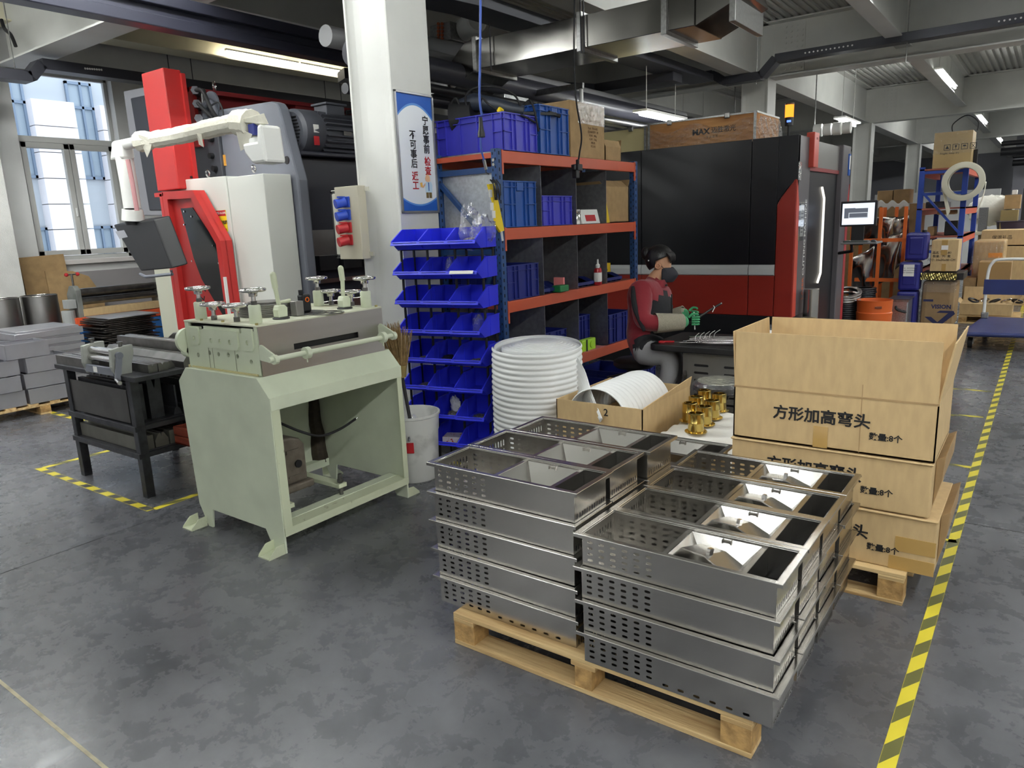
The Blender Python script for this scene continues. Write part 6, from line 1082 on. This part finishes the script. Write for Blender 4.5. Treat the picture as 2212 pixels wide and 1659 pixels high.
# the rod in her hands
T = thing('black_rod', 'thin black rod with a white tie held in both gloved hands', 'rod', Q(1500, 690, -.12)); B().tube([Q(1484, 700, -.14), Q(1502, 690, -.14), Q(1530, 672, -.14), Q(1557, 656, -.14)], .0085, 8).obj('rod', M('rod black', (34, 32, 32), .5), T); B().cyl(Q(1557, 656, -.14), Q(1559, 655, -.14), .009, 8).obj('rod_tip', DIEST, T); B().tube([Q(1541, 660, -.14), Q(1544, 664, -.15), Q(1539, 674, -.15)], .003, 5).obj('white_tie', WHITEP, T)
T = thing('white_cutter', 'small white wire held upright in the gloved fingers', 'wire', Q(1500, 700, -.16)); B().tube([Q(1499, 674, -.16), Q(1500, 692, -.17), Q(1501, 712, -.17)], .004, 6).obj('stem', WHITEP, T)
# ================================================================ RIGHT-HAND SIDE: TROLLEY, STACKED GOODS, FAR RACK
def pbox(name, lab, px0, py0, px1, py1, Y, D, m=KRAFT, cat='box', z0=None, bev=.004, grp=None, extra=None):
    "box whose -Y face spans two photo corners on the plane Y; z0 overrides the bottom height"
    a, b_ = PY(px0, py1, Y), PY(px1, py0, Y); zb = a.z if z0 is None else z0
    T = thing(name, lab, cat, ((a.x+b_.x)/2, Y+D/2, zb), grp); B().box(a.x, b_.x, Y, Y+D, zb, b_.z).obj('box_body', m, T, 0, bev=bev); T['_'] = 1; del T['_']
    return T, a.x, b_.x, zb, b_.z
# platform trolley
T = thing('platform_trolley', 'blue platform trolley with a white folding handle by the aisle', 'trolley', (-.35, 10.4, 0)); nav = M('trolley blue', (38, 48, 98), .4, var=.1)
D = [PZ(2080, 720, .2), PZ(2079, 700, .2), PZ(2120, 682, .2), PZ(2290, 706, .2), PZ(2250, 702, .2)]
cs_ = [(-.73, 9.72), (-.74, 10.25), (-.6, 11.45), (.25, 11.25), (.12, 9.55)]
B().prism([(-.72, 9.75), (-.70, 10.3), (-.62, 11.3), (.06, 11.2), (-.02, 9.85)], 'z', .165, .215).obj('deck', nav, T, 0, bev=.02)
for x, y in ((-.65, 10.0), (-.08, 10.15), (-.56, 11.1), (-.0, 11.0)):
    wo = B().cyl((x-.022, y, .062), (x+.022, y, .062), .062, 20).obj('wheel', RUBBER, T); B().cyl((x-.024, y, .062), (x+.024, y, .062), .035, 16).obj('wheel_hub', GALV, wo); B().box(x-.035, x-.028, y-.02, y+.02, .05, .16).box(x+.028, x+.035, y-.02, y+.02, .05, .16).obj('fork', GALV, wo, 0)
h0, h1 = V((-.60, 11.1, .2)), V((.0, 11.05, .2)); B().curve([h0, h0+V((0, 0, .55)), h0+V((.04, 0, .72)), h0+V((.14, 0, .76)), h1+V((-.14, 0, .76)), h1+V((-.04, 0, .72)), h1+V((0, 0, .55)), h1], .018, 12, 8).obj('handle', WHITEP, T); B().box(-.63, .03, 11.07, 11.085, .52, .71).obj('handle_plate', nav, T, 0, bev=.003)
for h in (h0, h1): B().box(h.x-.03, h.x+.05, h.y-.04, h.y+.04, .215, .29).obj('hinge', GALV, T, 0, bev=.008)
# jerrycans
def jerry(px0, py0, px1, py1, Y, lab, z0=None, label=False):
    a, b_ = PY(px0, py1, Y), PY(px1, py0, Y); zb = a.z if z0 is None else z0; T = thing('jerrycan', lab, 'jerrycan', ((a.x+b_.x)/2, Y+.15, zb), 'blue jerrycans'); m = M('jerrycan blue', (34, 36, 112), .35)
    B().box(a.x, b_.x, Y, Y+.28, zb, b_.z).obj('can_body', m, T, 0, bev=.035); B().box(a.x+.05, b_.x-.05, Y-.006, Y+.02, zb+.08, b_.z-.06).obj('front_recess', m, T, 0, bev=.012)
    if 'top' in lab: B().cyl(((a.x+b_.x)/2+.08, Y+.08, b_.z), ((a.x+b_.x)/2+.08, Y+.08, b_.z+.03), .03, 14).obj('cap', BLACK, T)
    if label:
        lo = B().box(a.x+.06, b_.x-.07, Y-.01, Y-.006, zb+.2, zb+.36).obj('paper_label', PAPER, T, 0); text('CNC  ANTIFREEZE\nLASER ANTIFREEZE\nLOW TEMPERATURE', .022, INK, lo, FACE_Y(Y-.0105, (a.x+b_.x)/2, zb+.28), line=1.4)
    return zb
jerry(1932, 630, 1982, 700, 11.35, 'lowest blue jerrycan behind the aluminium case', .01); jerry(1938, 566, 1989, 628, 11.35, 'middle blue jerrycan with a white paper label', None, True); jerry(1953, 502, 2005, 563, 11.35, 'topmost blue jerrycan of the pile')
# stacked goods beside the jerrycans
T, x0, x1, z0, z1 = pbox('wrapped_carton', 'brown carton wrapped in film with a dark arrow logo', 1985, 606, 2066, 700, 11.45, .6, M('wrapped brown board', (142, 116, 82), .4, var=.1, bump=.2, bs=8), z0=.0, bev=.06)
text('VISION', .075, M('print navy', (34, 38, 78), .6), T, FACE_Y(11.448, (x0+x1)/2+.05, z1-.36), bold=.003); xc = (x0+x1)/2+.06; zc = z1-.5
B().prism([(xc-.2, zc+.0), (xc-.12, zc), (xc-.04, zc-.07), (xc+.08, zc+.06), (xc-.06, zc+.06), (xc-.02, zc+.09), (xc+.14, zc+.09), (xc+.16, zc+.05), (xc-.03, zc-.14)], 'y', 11.444, 11.447).obj('arrow_logo', MATS['print navy'], T, 0); B().box(x0+.03, x0+.15, 11.446, 11.449, z1-.29, z1-.26).obj('blue_tag', MATS['print navy'], T, 0)
B().grid(lambda u, v: V((x0-.01+u*(x1-x0+.02), 11.43-.01*math.sin(u*40)*math.sin(v*20), z1-.16+v*.17)), 40, 8).obj('film_band', CLEAR, T, 40)
T, x0, x1, z0, z1 = pbox('foil_tray', 'flat tray with crumpled gold foil edge on the wrapped carton', 1988, 590, 2082, 604, 11.4, .6, BLACK, 'tray'); B().grid(lambda u, v: V((x0+u*(x1-x0)*.85, 11.385-.012*math.sin(u*57)*math.cos(v*9+u*31), z0+v*(z1-z0))), 60, 6).obj('foil_edge', M('gold foil', (186, 172, 112), .25, 1), T, 20)
T, x0, x1, z0, z1 = pbox('square_carton', 'square brown carton with a white label on the foil tray', 2008, 518, 2072, 586, 11.5, .45); B().box((x0+x1)/2-.04, (x0+x1)/2+.03, 11.496, 11.499, z1-.2, z1).obj('tape_strip', PTAPE, T, 0); B().box((x0+x1)/2-.04, (x0+x1)/2+.04, 11.492, 11.495, z1-.13, z1-.07).obj('white_label', PAPER, T, 0); B().box((x0+x1)/2-.02, (x0+x1)/2+.03, 11.496, 11.499, z0, z0+.1).obj('tape_strip', PTAPE, T, 0)
text('品名 TKC-80\n数量:  70  套\n尺寸: 35x35x40 CM', .04, INK, T, FACE_Y(11.497, (x0+x1)/2-.03, z0+.2), line=1.2)
# aluminium case, orange drum, disc stacks
T, x0, x1, z0, z1 = pbox('aluminium_case', 'silver flight case with a black handle beside the orange drum', 1917, 648, 1962, 720, 10.9, .4, M('checker alloy', (176, 180, 186), .3, .9, var=.2, vs=60), 'case', z0=.0, bev=.012); B().curve([(x0+.08, 10.89, z1-.09), (x0+.1, 10.86, z1-.13), (x0+.2, 10.86, z1-.16), (x1-.05, 10.89, z1-.15)], .014, 8).obj('handle', BLACK, T); B().box(x0-.005, x1+.005, 10.893, 10.9, z1-.03, z1+.003).obj('edge_trim', GALV, T, 0); B().box(x0-.02, x1+.02, 10.88, 11.33, z1, z1+.012).obj('film_sheet', M('smoked film', (66, 66, 76), .3), T, 0)
c = PZ(1889, 745); c = V((PY(1889, 660, 10.35).x, 10.35, 0)); T = thing('orange_drum', 'orange plastic drum with an oval hand hole', 'drum', c); om = M('drum orange', (206, 96, 40), .45); B().lathe([(.19, 0), (.2, .01), (.21, .3), (.215, .34), (.205, .35), (.21, .48), (.215, .5), (.2, .5), (.195, .45), (.19, .02), (.001, .02)], c, 36, caps=False).obj('drum_shell', om, T, 40); B().cbox(c+V((.08, -.195, .42)), (.08, .01, .03), Matrix.Rotation(R(20), 3, 'Z')).obj('hand_hole', M('hole brown', (120, 60, 36), .7), T, 0, bev=.004)
for j, (c, n_, r_, l) in enumerate(((V((PY(1826, 660, 10.42).x, 10.42, 0)), 20, .185, 'front'), (V((PY(1862, 650, 11.1).x, 11.1, 0)), 22, .17, 'rear'))):
    for k in range(n_):
        z = .004+.0265*k; tl_ = k > n_-4 and j == 0; o = B().lathe([(r_-.05, -.008), (r_, -.008), (r_+.004, 0), (r_, .012), (r_-.05, .012)], (0, 0, 0), 28, caps=False).obj('steel_ring', M('black ring steel', (44, 44, 48), .35, .6) if not tl_ else STAINS, None, 40); o.location = (c.x+random.uniform(-.008, .008), c.y, z+.008); o.rotation_euler = (R(6*(k-n_+4)) if tl_ else 0, 0, 0)
        if tl_: o.location.z += .02*(k-n_+4)
        tag(o, '%s bright ring lying tilted on the front ring stack' % OR[k-n_+3] if tl_ else 'black steel ring in the %s stack by the cutting machine' % l, 'ring', 'stacked rings ' + l)
# orange sheet rack with film-covered steel sheets
SR = T = thing('sheet_rack', 'orange upright rack holding film-covered steel sheets', 'rack', (-2.2, 12.2, 0)); om = M('sheet rack orange', (206, 100, 38), .5)
for px, Y in ((1838, 11.2), (1857, 11.8), (1897, 11.6), (1930, 12.4), (1950, 11.9), (1905, 12.6)):
    p = PY(px, 560, Y); B().box(p.x-.022, p.x+.022, Y-.022, Y+.022, 0, 1.66).obj('upright', om, T, 0)
for Y, z, a, b_ in ((11.62, 1.18, 1850, 1960), (11.62, .62, 1850, 1950), (12.6, 1.45, 1850, 1950)): p, q = PY(a, 540, Y), PY(b_, 540, Y); B().box(p.x, q.x, Y-.02, Y+.02, z, z+.05).obj('rail', om, T, 0)
shm = M('mirror sheet', (176, 168, 162), .2, 1, bump=.3, bs=3, var=.2, vs=3)
for i, (pts, Y) in enumerate((([(1868, 470), (1935, 468), (1915, 530), (1862, 520)], 11.9), ([(1880, 520), (1950, 500), (1930, 600), (1870, 625)], 12.0), ([(1836, 560), (1890, 530), (1885, 640), (1840, 640)], 11.5), ([(1930, 470), (1965, 465), (1960, 560), (1925, 590)], 12.3))):
    w4 = [PY(x, y, Y+.08*k) for k, (x, y) in enumerate(pts)]; b = B(); b.grid(lambda u, v: w4[3].lerp(w4[2], u).lerp(w4[0].lerp(w4[1], u), v)+V((0, .05*math.sin(u*5+i)*math.sin(v*4), 0)), 12, 12); tag(b.obj('steel_sheet', shm, None, 60, solid=.004, loc=w4[3]), ['upper curved bright sheet in the orange rack', 'long bright sheet leaning in the orange rack', 'front dark film sheet leaning in the orange rack', 'narrow bright sheet at the right of the orange rack'][i], 'sheet', 'sheets in the orange rack')
b = B(); b.grid(lambda u, v: PY(1835+130*u, 436+14*v+4*math.sin(u*33), 12.9), 50, 4); b.obj('ragged_strip', WHITEP, SR, 40, solid=.006)
pbox('brown_carton', 'pair of flat brown cartons above the orange rack, left one', 1894, 411, 1929, 440, 13.6, .4, KRAFT2); pbox('brown_carton', 'pair of flat brown cartons above the orange rack, right one', 1929, 408, 1966, 440, 13.6, .4, KRAFT2)
tag(B().box(-3.5, -1.72, 13.55, 14.1, 0, PY(1930, 441, 13.6).z-.002).obj('goods_stack', KRAFT2, bev=.01, loc=(-2.4, 13.8, 0)), 'tall stack of brown goods behind the orange rack', 'boxes')
# far rack with the white ring
T = thing('far_rack', 'tall blue and orange rack with a diagonal brace at the far right', 'rack', (-1.33, 13.2, 0)); FY = 12.3; rb = M('far rack blue', (30, 62, 150), .45); ro_ = M('far rack orange', (190, 84, 58), .45)
fa, fb = PY(1984, 400, FY).x, PY(2090, 400, FY).x
for x in (fa, fb-.07):
    for Y in (FY, FY+2): po = B().box(x, x+.07, Y, Y+.06, 0, 2.2).obj('post', rb, T, 0, bev=.004)
for z in (2.12, 1.82, 1.0): B().box(fa+.05, fb-.05, FY+.01, FY+.04, z-.02, z+.02).obj('end_brace', rb, T, 0)
B().bar((fa+.05, FY, 1.86), (fb-.05, FY, 1.26), .04, .03).obj('diagonal_brace', rb, T, 0)
for z in (2.17, 1.62, 1.22, .7):
    for x in (fa, fb-.05): B().box(x, x+.05, FY+.05, FY+2, z-.1, z).obj('beam', ro_, T, 0)
    B().box(fa, fb, FY, FY+2, z-.02, z).obj('shelf_board', M('far shelf', (150, 84, 70), .6), T, 0)
T, x0, x1, z0, z1 = pbox('handled_carton', 'tall taped carton with a rope handle on top of the far rack', 2013, 280, 2103, 366, FY+.1, .5, M('glossy brown board', (170, 144, 96), .4, var=.06), z0=2.172); B().curve([(x0+.2, FY+.3, z1), (x0+.2, FY+.3, z1+.12), (x0+.36, FY+.3, z1+.22), (x0+.5, FY+.3, z1+.12), (x0+.5, FY+.3, z1)], .008, 6).obj('rope_handle', RUBBER, T); B().grid(lambda u, v: V((x0-.01+u*(x1-x0+.02), FY+.085-.008*math.sin(u*50+v*20), z1-.3*(1-v))), 40, 8).obj('film_band', CLEAR, T, 40)
for k in range(4):
    xx = x0+.17+.105*k; B().plate(rect(-.04, .04, -.04, .04), [rect(-.033, .033, -.033, .033)], .001, FACE_Y(FY+.098, xx, z0+.28)).obj('mark_frame', INK, T, 0)
    mk = {0: [[(-.024, -.02), (.024, -.02), (0, .026)]], 1: [[(-.014, .024), (.014, .024), (.01, 0), (.003, -.006), (.003, -.02), (.012, -.024), (-.012, -.024), (-.003, -.02), (-.003, -.006), (-.01, 0)]], 2: [[(-.024, .0), (-.012, .02), (.012, .02), (.024, 0), (.002, 0), (.002, -.022), (-.002, -.022), (-.002, 0)]], 3: [[(-.02, -.02), (-.014, -.024), (.02, .02), (.014, .024)], [(-.02, .02), (.014, -.024), (.02, -.02), (-.014, .024)]]}[k]
    for q in mk: B().prism([(xx+a_, z0+.28+b_) for a_, b_ in q], 'y', FY+.096, FY+.0985).obj('handling_mark', INK, T, 0)
text('Fragile  keep dry', .035, INK, T, FACE_Y(FY+.098, (x0+x1)/2-.03, z0+.2))
pbox('upright_panel', 'black panel standing behind the handled carton', 2100, 322, 2113, 366, FY+.4, .05, BLACK, 'panel', z0=2.172)
c = PY(2082, 392, FY-.12); T = thing('white_ring', 'big cream white ring roll hung on the far rack post', 'ring', c); Rm = Matrix(((1, 0, 0), (0, 0, -1), (0, 1, 0))); rw = M('cream white', (214, 210, 190), .5)
B().lathe([(.18, -.06), (.25, -.06), (.255, -.04), (.262, .08), (.25, .09), (.185, .09)], c, 44, Rm, caps=False).loft([[c+Rm @ V((.18*math.cos(t), .18*math.sin(t), z)) for t in fit(44)] for z in (-.06, .09)], False).obj('ring_body', rw, T, 40)
B().grid(lambda u, v: c+V((-.26+.1*v+.02*math.sin(u*3), -.05+.15*u, -.05-.42*v*(1-.3*u))), 8, 14).obj('loose_tail', rw, T, 50, solid=.004); B().grid(lambda u, v: c+V((.26-.08*v*v, -.05+.15*u, -.02-.40*v)), 8, 14).obj('loose_tail', rw, T, 50, solid=.004)
for i, (q, l, m_) in enumerate((((2003, 475, 2020, 437+58), 'slim carton', KRAFT2), ((2040, 462, 2072, 494), 'dark bin', BLACK), ((2025, 440, 2065, 450), 'flat carton', KRAFT), ((2000, 420, 2050, 436), 'dark curved sheets', DARKST), ((2005, 500, 2055, 515), 'white pack', PAPER))):
    a, b_ = PY(q[0], q[3], FY+.25), PY(q[2], q[1], FY+.25); zz = 1.222 if i in (0, 1) else 1.222+.3 if i == 2 else 1.622 if i == 3 else .98; B_ = B().box(a.x, b_.x, FY+.25, FY+.6, zz, zz+max(.06, b_.z-a.z)); tag(B_.obj('stored_goods', m_, bev=.01, loc=((a.x+b_.x)/2, FY+.4, zz)), l + ' stored on the far rack', 'goods')
# goods behind the trolley
WR = M('film-wrapped board', (190, 160, 112), .35, bump=.5, bs=6, var=.15, vs=5)
T, x0, x1, z0, z1 = pbox('open_carton', 'open carton of steel fittings behind the trolley', 2070, 658, 2188, 690, 12.12, .45, KRAFT, z0=.12); flaps(T, KRAFT, x0, x1, 12.12, 12.57, z1, ((0, 0), (.2, 15), (.06, 45), (.16, 40)))
for k in range(6): o = B().torus((x0+.15+.13*k, 12.28+.05*(k % 2), z1+.03), .06, .014, (random.uniform(-.5, .5), random.uniform(-.5, .5), 1), 20, 6).obj('pipe_fitting', CHROME if k % 2 else DARKST, None, loc=(x0+.15+.13*k, 12.2, z1)); tag(o, '%s steel fitting from the left in the open carton' % OR[k], 'fitting', 'fittings in the open carton')
pallet('wooden_pallet', 'pallet under the open carton behind the trolley', x0, x1+.1, 12.1, 12.7, .115, 5)
pbox('brown_carton', 'upright brown carton flap board behind the trolley handle', 2106, 566, 2186, 655, 12.75, .4, M('dim brown board', (150, 120, 78), .8), z0=.0); pbox('brown_carton', 'lower brown carton left behind the trolley', 2076, 600, 2110, 660, 12.78, .35, KRAFT2, z0=0)
T, x0, x1, z0, z1 = pbox('wrapped_boxes', 'film-wrapped pile with an orange label behind the trolley', 2099, 520, 2172, 580, 13.4, .8, WR, z0=0, bev=.02); B().box(x0+.2, x0+.38, 13.39, 13.4, z1-.25, z1-.18).obj('orange_label', M('orange label', (236, 150, 30), .5), T, 0); B().grid(lambda u, v: V((x0-.02+u*(x1-x0+.04), 13.37-.02*math.sin(u*41+v*5)*math.sin(v*23), z0+(z1-z0)*v)), 40, 20).obj('stretch_film', CLEAR, T, 40)
for i, (q, Y, l, s_) in enumerate((((2118, 494, 2290, 530), 14.6, 'upper wide plain carton behind the wrapped pile', '保温礼品'), ((2165, 531, 2290, 620), 14.5, 'lower wide carton behind the trolley handle', ''))):
    T, x0, x1, z0, z1 = pbox('wide_carton', l, *q, Y, .6, KRAFT, z0=0 if i else None)
    if s_: text(s_, .07, INK, T, FACE_Y(Y-.002, PY(2165, 510, Y).x, (z0+z1)/2))
tag(B().box(PY(2100, 480, 15.4).x, 1.5, 15.4, 16.4, 1.12, 1.18).box(PY(2100, 480, 15.4).x+.1, 1.4, 15.5, 16.3, 0, 1.12).obj('packing_bench', M('bench cream', (206, 200, 176), .6), bev=.006, loc=(.3, 15.9, 0)), 'long cream packing bench in the far right background', 'bench')
blob('foam_pile', PY(2145, 452, 15.95)+V((-.03, 0, -.02)), (.36, .14, .26), M('foam scraps', (226, 224, 214), .9, bump=1, bs=9), 'heap of white foam scraps on the packing bench', 'foam', 21, 26, .1)
pbox('wire_basket', 'grey wire basket in front of the foam scraps', 2113, 448, 2134, 476, 15.45, .25, M('basket grey', (104, 106, 108), .6, bump=1, bs=40), 'basket', z0=1.185); pbox('brown_carton', 'upper brown carton at the right end of the packing bench', 2168, 420, 2206, 452, 15.5, .4, KRAFT2); pbox('brown_carton', 'lower brown carton at the right end of the packing bench', 2160, 453, 2200, 476, 15.45, .4, M('olive board', (132, 116, 78), .8), z0=1.185)
tag(B().lathe([(.2, 1.185), (.24, 1.2), (.26, 1.33), (.28, 1.34), (.27, 1.35), (.2, 1.2)], (PY(2190, 485, 15.6).x, 15.62, 0), 24, caps=False).obj('dark_basin', M('dark plum plastic', (56, 46, 62), .5), None, 40, loc=(PY(2190, 485, 15.6).x, 15.6, 1.185)), 'dark round basin on the packing bench', 'basin'); pbox('black_cabinet', 'tall black cabinet at the far right edge', 2203, 404, 2260, 484, 16.6, .5, BLACK, 'cabinet', z0=0)
pbox('small_white_box', 'small white box on top of the upper brown carton', 2186, 410, 2198, 420, 15.55, .2, PAPER, z0=None)
struct(B().box(-4.3, -1.2, 24.2, 24.35, 0, 2.05).obj('wall_partition', M('partition white', (214, 214, 214), .6), smooth_=0)); struct(B().box(-1.2, 9, 30.2, 30.4, 0, ZC).obj('wall_far', M('far wall grey blue', (156, 156, 164), .8), smooth_=0))
tag(B().box(-.1, .9, 30.15, 30.19, .9, 1.5).obj('notice_board', M('dark frame', (110, 110, 112), .6), None, 0, loc=(.4, 30.15, .9)), 'grey notice board on the far wall', 'board')
# ================================================================ DUCTS, TRAYS AND PIPES UNDER THE CEILING
DYD = 6.0; T = thing('air_duct', 'galvanised rectangular air duct with flanged joints crossing above the rack', 'duct', (-3.6, 6.3, 3.27))
z0, z1 = 3.135, 3.40; XA, XB = -4.72, -2.47
B().box(XA, XB, DYD, DYD+.62, z0, z1).obj('duct_run', DUCT, T, 0, bev=.004)
B().prism([(XA, z0), (XA, z1), (XA-.12, z1), (XA-.44, z1-.26), (XA-.44, z0-.16), (XA-.32, z0-.16)], 'y', DYD, DYD+.62).obj('duct_elbow', DUCT, T, 0, bev=.003)
B().box(XA-.46, XA-.34, DYD-.03, DYD+.65, z0-.18, z1-.2).obj('duct_flange', GALV, T, 0, bev=.004)
for x in (XA+.02, -3.52, -2.72, XB+.32): B().box(x-.025, x+.025, DYD-.03, DYD+.65, z0-.03, z1+.03).obj('duct_flange', GALV, T, 0, bev=.004)
B().prism([(XB, z0), (XB, z1), (XB+.36, z1+.02), (XB+.40, z0+.16)], 'y', DYD+.02, DYD+.6).obj('duct_end', DUCT, T, 0, bev=.003)
B().box(-5.5, XA-.44, DYD+.05, DYD+.58, z0-.14, z1-.24).obj('duct_branch', GALV, T, 0); B().box(-5.35, -4.78, DYD+.55, DYD+1.0, 1.2, 2.98).obj('drop_duct', M('spangled duct', (178, 180, 180), .35, .9, var=.2, vs=60), T, 0, bev=.003); B().box(-5.37, -4.76, DYD+.54, DYD+1.02, 2.45, 2.48).obj('drop_seam', GALV, T, 0)
for x in (-3.5, -3.47, -4.5): B().cyl((x, DYD-.03, z0-.05), (x, DYD-.03, ZC), .006, 6).obj('hanger_rod', DARKST, T)
# support frame with white pipe behind the rack
T = thing('pipe_bracket', 'white upright pipe with a steel cross bracket behind the rack', 'pipe', (-3.9, 7.3, 2.2)); p = PY(1256, 230, 7.3); B().cyl((p.x, 7.3, 0), (p.x, 7.3, 3.1), .022, 12).obj('white_pipe', WHITEP, T); a, b_ = PY(1110, 200, 7.3), PY(1262, 185, 7.3); B().box(a.x, b_.x, 7.26, 7.3, b_.z-.03, b_.z+.03).obj('cross_channel', GALV, T, 0); p = PY(1123, 180, 7.28); B().cyl((p.x, 7.28, b_.z), (p.x, 7.28, 3.1), .012, 8).obj('hanger', GALV, T)
def ctray(name, lab, pts, w_, h, m=TRAYG):
    T = thing(name, lab, 'cable tray', V(pts[0]))
    for p, q in zip(pts, pts[1:]): B().bar(p, q, w_, h).obj('tray_section', m, T, 0, bev=.002)
    for p in pts[1:-1]:
        for s_ in (-1, 1): B().ball(V(p)+V((0, 0, 0)), .004, 6, 4).obj('rivet', CHROME, T)
    return T
# along the window wall, dipping under the girder
Xt = -9.15; g = lambda x, y: PX(x, y, Xt)
pts = [V((Xt, -2, g(20, 168).z)), g(62, 168), g(84, 140), V((Xt, 12, g(84, 140).z))]; T = ctray('cable_tray', 'dark cable tray along the window wall dipping under the girder', pts, .2, .11); B().cyl(g(33, 150), V((Xt, g(33, 150).y, ZC)), .006, 6).obj('hanger_rod', GALV, T)
for k in range(8): p = PX(184+5*k, 148+.4*k, Xt+.102); B().cyl(p, p+V((.004, 0, 0)), .012, 6).obj('tray_slot', INKW, T)
# black crane rail in front of it
T = thing('crane_rail', 'dark grooved crane rail running under the ceiling to the column', 'rail', (-6, 4, 3.4)); Xc = -6.0
for z_, h_, w_ in ((3.50, .09, .2), (3.42, .08, .08), (3.34, .09, .16)): B().box(Xc-w_/2, Xc+w_/2, -2, 9, z_-h_/2, z_+h_/2).obj('rail_profile', M('rail dark', (52, 53, 66), .4, .4), T, 0, bev=.008)
# tray beyond the column and the long one over the aisle
T = ctray('cable_tray', 'dark cable tray over the rack right of the white column', [PX(900, -14, -4.4), PX(1010, 10, -4.4)-V((0, 0, .0)), V((-4.4, 11, 3.62))], .36, .1)
Yt = 11.35; zt = 3.80; T = ctray('cable_tray', 'long dark cable tray crossing above the cutting machine and the aisle', [V((-7.5, Yt, 3.72)), V((-4.35, Yt, 3.72)), V((-4.18, Yt, 3.60)), V((-3.62, Yt, 3.60)), V((-3.42, Yt, zt)), V((6, Yt, zt))], .2, .11)
for k in range(12): B().cyl((-3.0+.055*k, Yt-.102, zt), (-3.0+.055*k, Yt-.106, zt), .012, 6).obj('tray_slot', INKW, T)
for k in range(8): B().cyl((-.75+.055*k, Yt-.102, zt), (-.75+.055*k, Yt-.106, zt), .012, 6).obj('tray_slot', INKW, T)
for x in (-3.7, -1.75): B().cyl((x, Yt, 3.5), (x, Yt, ZC), .006, 6).obj('hanger_rod', GALV, T)
T = ctray('cable_tray', 'dark cable tray with an elbow behind the long one', [V((-7.2, 6.5, 3.5)), V((-5.6, 9.9, 3.5)), V((-4.3, 9.9, 3.5))], .3, .12); T = ctray('cable_tray', 'dark cable tray under the beam behind the wooden crate', [V((-6.4, 12.6, 3.2)), V((-5.9, 12.6, 3.05)), V((-4.2, 12.6, 3.05)), V((-4.2, 12.6, 1.5))], .22, .16)
# pipes
for i, (x, z, r, y0, y1, m_, l) in enumerate(((-4.95, 3.12, .11, 4.6, 12.3, M('lagged pipe dark', (58, 58, 66), .35), 'thick dark lagged pipe running behind the duct'), (-5.25, 3.3, .09, 4.6, 12.3, M('lagged pipe grey', (150, 150, 152), .4), 'grey lagged pipe beside the thick dark one'), (-4.7, 2.88, .04, 4.6, 12.3, BLACK, 'thin black pipe below the lagged pipes'), (-4.85, 2.82, .03, 4.6, 12.3, MATS['lagged pipe dark'], 'second thin pipe below the lagged pipes'), (-5.5, 2.95, .05, 5, 12.3, MATS['lagged pipe dark'], 'dark pipe nearest the wall among the ceiling pipes'))): tag(B().cyl((x, y0, z), (x, y1, z), r, 18).obj('ceiling_pipe', m_, None, loc=(x, y0, z)), l, 'pipe', 'ceiling pipes')
T = thing('fan_coil', 'white round fan coil unit hanging right of the column', 'fan', (-4.7, 5.6, 3.4)); c = PY(995, 70, 6.9); Rm = Matrix(((1, 0, 0), (0, 0, -1), (0, 1, 0))); B().lathe([(.06, 0), (.1, 0), (.12, .02), (.12, .5), (.1, .52)], c, 28, Matrix(((.5, 0, .86), (.86, 0, -.5), (0, 1, 0)))).obj('fan_drum', WHITEP, T, 40); a, b_ = PY(930, 95, 6.6), PY(972, 45, 6.6); B().box(a.x, b_.x, 6.6, 7.0, a.z, b_.z).obj('coil_box', GALV, T, 0, bev=.004)
for i in range(5):
    for j in range(2): p = PY(948+8*j, 52+8*i, 6.6); B().cyl(p, p-V((0, .015, 0)), .018, 8).obj('copper_bend', M('copper', (190, 110, 80), .3, 1), T)
tag(B().tube([PY(925, 108, 6.6), PY(1010, 128, 6.6)], .14, 20).obj('white_pipe', M('pipe silver white', (190, 192, 196), .35), None, loc=PY(925, 108, 6.6)), 'short fat silver pipe beside the column below the fan', 'pipe')
for (x, y, z, l) in ((-3.6, 14.3, 3.05, 'ribbed white fan motor above the cutting machine'), (-4.6, 13.0, 3.0, 'ribbed white fan motor behind the wooden crate')):
    T = thing('duct_fan', l, 'fan', (x, y, z)); 
    for k in range(4): B().cyl((x+.16*k, y, z), (x+.16*k+.13, y, z), .11-.01*(k % 2), 20).obj('fan_ring', WHITEP, T)
    B().cyl((x, y, z), (x, y, ZC), .01, 6).obj('hanger_rod', GALV, T)
for y, l in ((22.5, 'first'), (29.0, 'second')): tag(B().cyl((-1.2, y, 2.9), (6, y, 2.9), .1, 14).cyl((-1.2, y, 3.1), (6, y, 3.1), .06, 12).obj('cross_pipe', BLACK, None, loc=(2, y, 2.9)), '%s pair of dark pipes crossing the far aisle' % l, 'pipe')
# wall bracket by the cream beam
p = PX(447, 70, -9.78); T = thing('wall_bracket', 'rusty dark bracket on the cream edge beam', 'bracket', p); B().bar(p, p+V((.25, .22, .06)), .05, .05).bar(p+V((.12, .16, .05)), p+V((.1, .2, -.08)), .035, .035).obj('arm', DARKST, T, 0)
T = thing('wall_cable', 'dark cable bundle running down over the girder at the top left', 'cable', PY(20, 60, 3.8)); B().curve([PY(3, 42, 3.75), PY(10, 62, 3.75), PY(24, 76, 3.75), PY(34, 100, 3.75)], .02, 6).obj('cable', BLACK, T)
